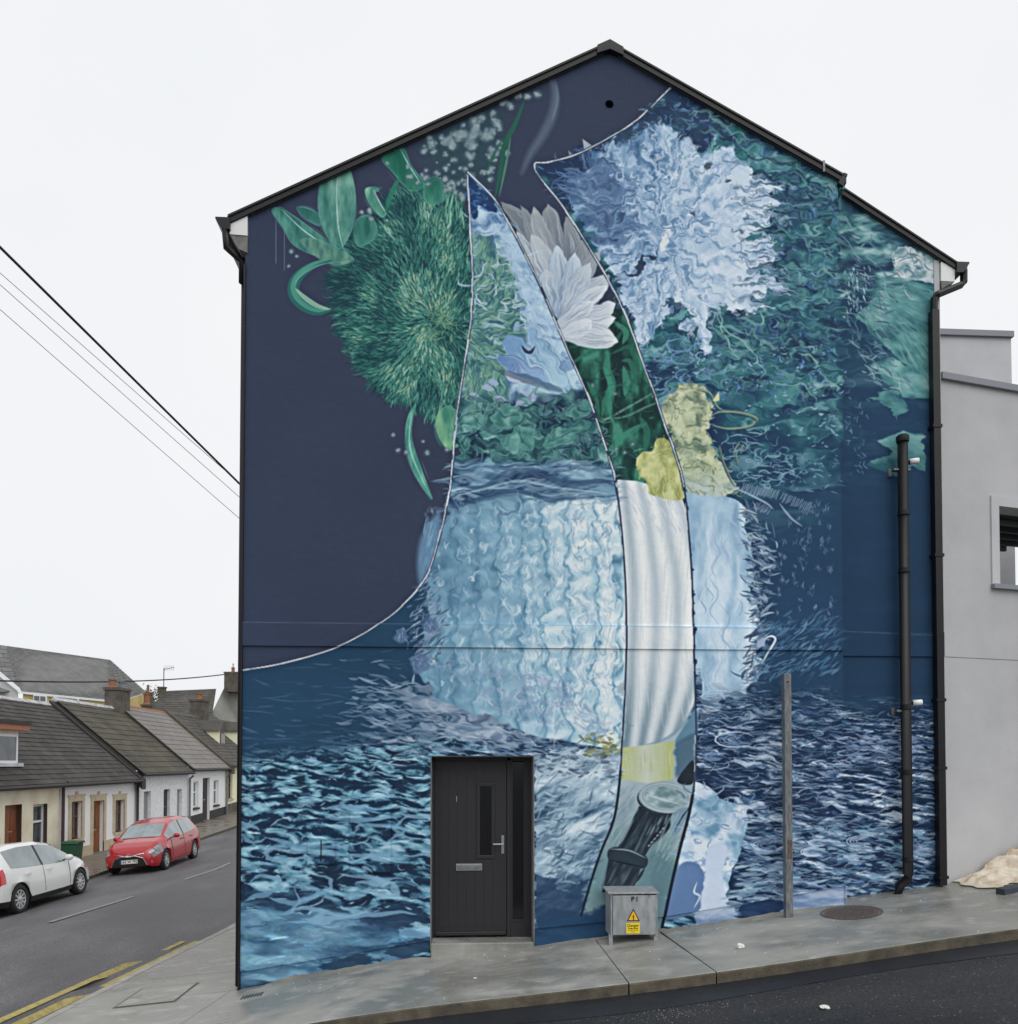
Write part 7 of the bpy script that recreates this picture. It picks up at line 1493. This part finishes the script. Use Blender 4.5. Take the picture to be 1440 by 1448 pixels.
m = MB(); A_, B_ = W_(-60, 900, 46.8), W_(27, 973, 47.4); m.prism([A_, B_, B_+Vector((.15, 0, -.35)), A_+Vector((0, 0, -.35))], (0, .1, 0)); m.build('barge_board', M['pvc'], BH)
for (a, b) in ((48, 67), (95, 112)):
    y0, y1 = (983, 993) if a < 60 else (987, 998); d_ = 48.8 if a < 60 else 51.3; P0, P1 = W_(a, y1, d_), W_(b, y0, d_+.7); wd = MB().prism([P0, (P1.x, P1.y, P0.z), P1, (P0.x, P0.y, P1.z)], (0, -.06, 0)).build('window', M['pvc'], BH)
    for k in (0, 1):
        ux = Vector((P1.x-P0.x, P1.y-P0.y, 0)); s0 = P0+ux*(.08+.46*k)+Vector((0, -.09, .1)); s1 = s0+ux*.38; MB().prism([s0, s1, (s1.x, s1.y, P1.z-.1), (s0.x, s0.y, P1.z-.1)], (0, .03, 0)).build('pane', M['glass'], wd)
# grey house far up the street
def W2(px, py, d): return at(px, py, d-D)
GH = empty('grey_house', (-35, 70, 0), 'grey gabled house far up the street with a tall square chimney', 'house')
quadroof(GH, W2(200, 1012, 72), W2(300, 1014, 74), W2(306, 974, 80), W2(236, 977, 78), 14, 22, ROOFM['moss'], 6)
m = MB(); m.add([W2(296, 1050, 76), W2(345, 1050, 78), W2(345, 976, 78), W2(317, 973, 78), W2(296, 1016, 76)], [(0, 1, 2, 3, 4)]); m.add([W2(200, 1050, 72.5), W2(300, 1050, 74.5), W2(300, 1014, 74.5), W2(200, 1012, 72.5)], [(0, 1, 2, 3)]); m.build('wall', mat('dull_render', (132, 132, 128), .9, c2=(112, 112, 108), scale=.6), GH)
def farchim(C, px0, px1, y0, y1, d, mt='chimney', pots=()):
    a, b = W2(px0, y1, d), W2(px1, y0, d); w_ = b.x-a.x; m = MB(); m.box((a.x, a.y, a.z), (b.x, a.y+w_*.7, b.z-.12)); m.box((a.x-.06, a.y-.06, b.z-.12), (b.x+.06, a.y+w_*.7+.06, b.z)); c = m.build('chimney', M[mt], C)
    for f_, h_, r_, mm in pots: MB().lathe((a.x+w_*f_, a.y+w_*.35, b.z), (0, 0, 1), [(0, r_), (h_*.2, r_*.8), (h_*.85, r_*.8), (h_*.9, r_), (h_, r_)], 10).build('chimney_pot', M[mm], c)
farchim(GH, 317, 345, 950, 978, 77, pots=((.35, .5, .2, 'pot'), (.35, .9, .06, 'galv'))); farchim(GH, 223, 233, 971, 990, 77)
an = W2(232, 945, 77); m = MB(); m.tube([(an.x, an.y, W2(232, 972, 77).z), an], .05, 5); m.tube([an+Vector((0, 0, -.1)), an+Vector((1.0, 0, .1))], .03, 4)
for k in range(5): m.tube([an+Vector((.1+.2*k, 0, -.25)), an+Vector((.1+.2*k, 0, .3))], .018, 4)
m.build('aerial', M['galv'], GH)
FH = empty('slate_house', (-28, 55, 0), 'low house between the terrace and the far grey house with red chimney pots', 'house')
quadroof(FH, W2(196, 1026, 62), W2(330, 1030, 64), W2(268, 990, 70), W2(205, 992, 68), 12, 20, ROOFM['moss'], 8)
m = MB(); m.add([W2(196, 1060, 62.5), W2(335, 1060, 64.5), W2(335, 1028, 64.5), W2(196, 1026, 62.5)], [(0, 1, 2, 3)]); m.build('wall', M['greylight'], FH)
farchim(FH, 200, 212, 996, 1012, 60, pots=((.5, .85, .28, 'pot'),)); farchim(FH, 206, 214, 979, 1000, 64, pots=((.3, .6, .12, 'pot'),))
# distant bush
b = bmesh.new(); rr = random.Random(4); c = W2(217, 985, 85)
for k in range(420):
    p = Vector((rr.gauss(0, .7), rr.gauss(0, .7), rr.gauss(0, .55)))+c; s = .16; q = [p+Vector((rr.uniform(-s, s), rr.uniform(-s, s), rr.uniform(-s, s))) for _ in range(3)]; b.faces.new([b.verts.new(v) for v in q])
me = bpy.data.meshes.new('crown'); b.to_mesh(me); b.free(); me.materials.append(mat('foliage', (62, 76, 52), .8, EG)); t = empty('distant_tree', (c.x, c.y, -1), 'small dark tree top showing between the far roofs', 'tree'); mesh_obj('crown', me, t); MB().tube([(c.x, c.y, -1), c], .15, 6, r2=.06).build('trunk', M['chimney'], t)
# ---------------------------------------------------------------- overhead cables
def cable(pts, r, label, sag=.0, grp=None, mt='wire'):
    P0, P1 = Vector(pts[0]), Vector(pts[1]); n = 24; P0 = P1+(P0-P1)*(2.6 if r < .02 else 1); L = [P0.lerp(P1, i/n)-Vector((0, 0, sag*4*(i/n)*(1-i/n))) for i in range(n+1)]; o = MB().tube(L, r, 6).build('cable', M[mt], smooth=True); tag(o, label, 'cable', grp)
cable((at(-60, 290, -2.2), at(349, 694, 1.0)), .0135, 'thick black overhead cable running up to the left from the painted wall')
for a, b, l in (((-60, 330, -1.5), (349, 692, 1.2), 'uppermost of the three thin wires beneath the thick black cable'), ((-60, 346, -1.5), (349, 712, 1.2), 'middle one of the three thin wires beneath the thick black cable'), ((-60, 382, -1.5), (349, 742, 1.2), 'lowest of the three thin wires beneath the thick black cable')):
    cable((at(*a), at(*b)), .0036, l, .02, None, 'thinwire')
cable((at(-20, 962, 30), at(330, 952, 62)), .05, 'sagging dark cable crossing above the terrace roofs to the far chimney', .35)
print('script end', len(bpy.data.objects), sum(len(o.data.polygons) for o in bpy.data.objects if o.type == 'MESH'))
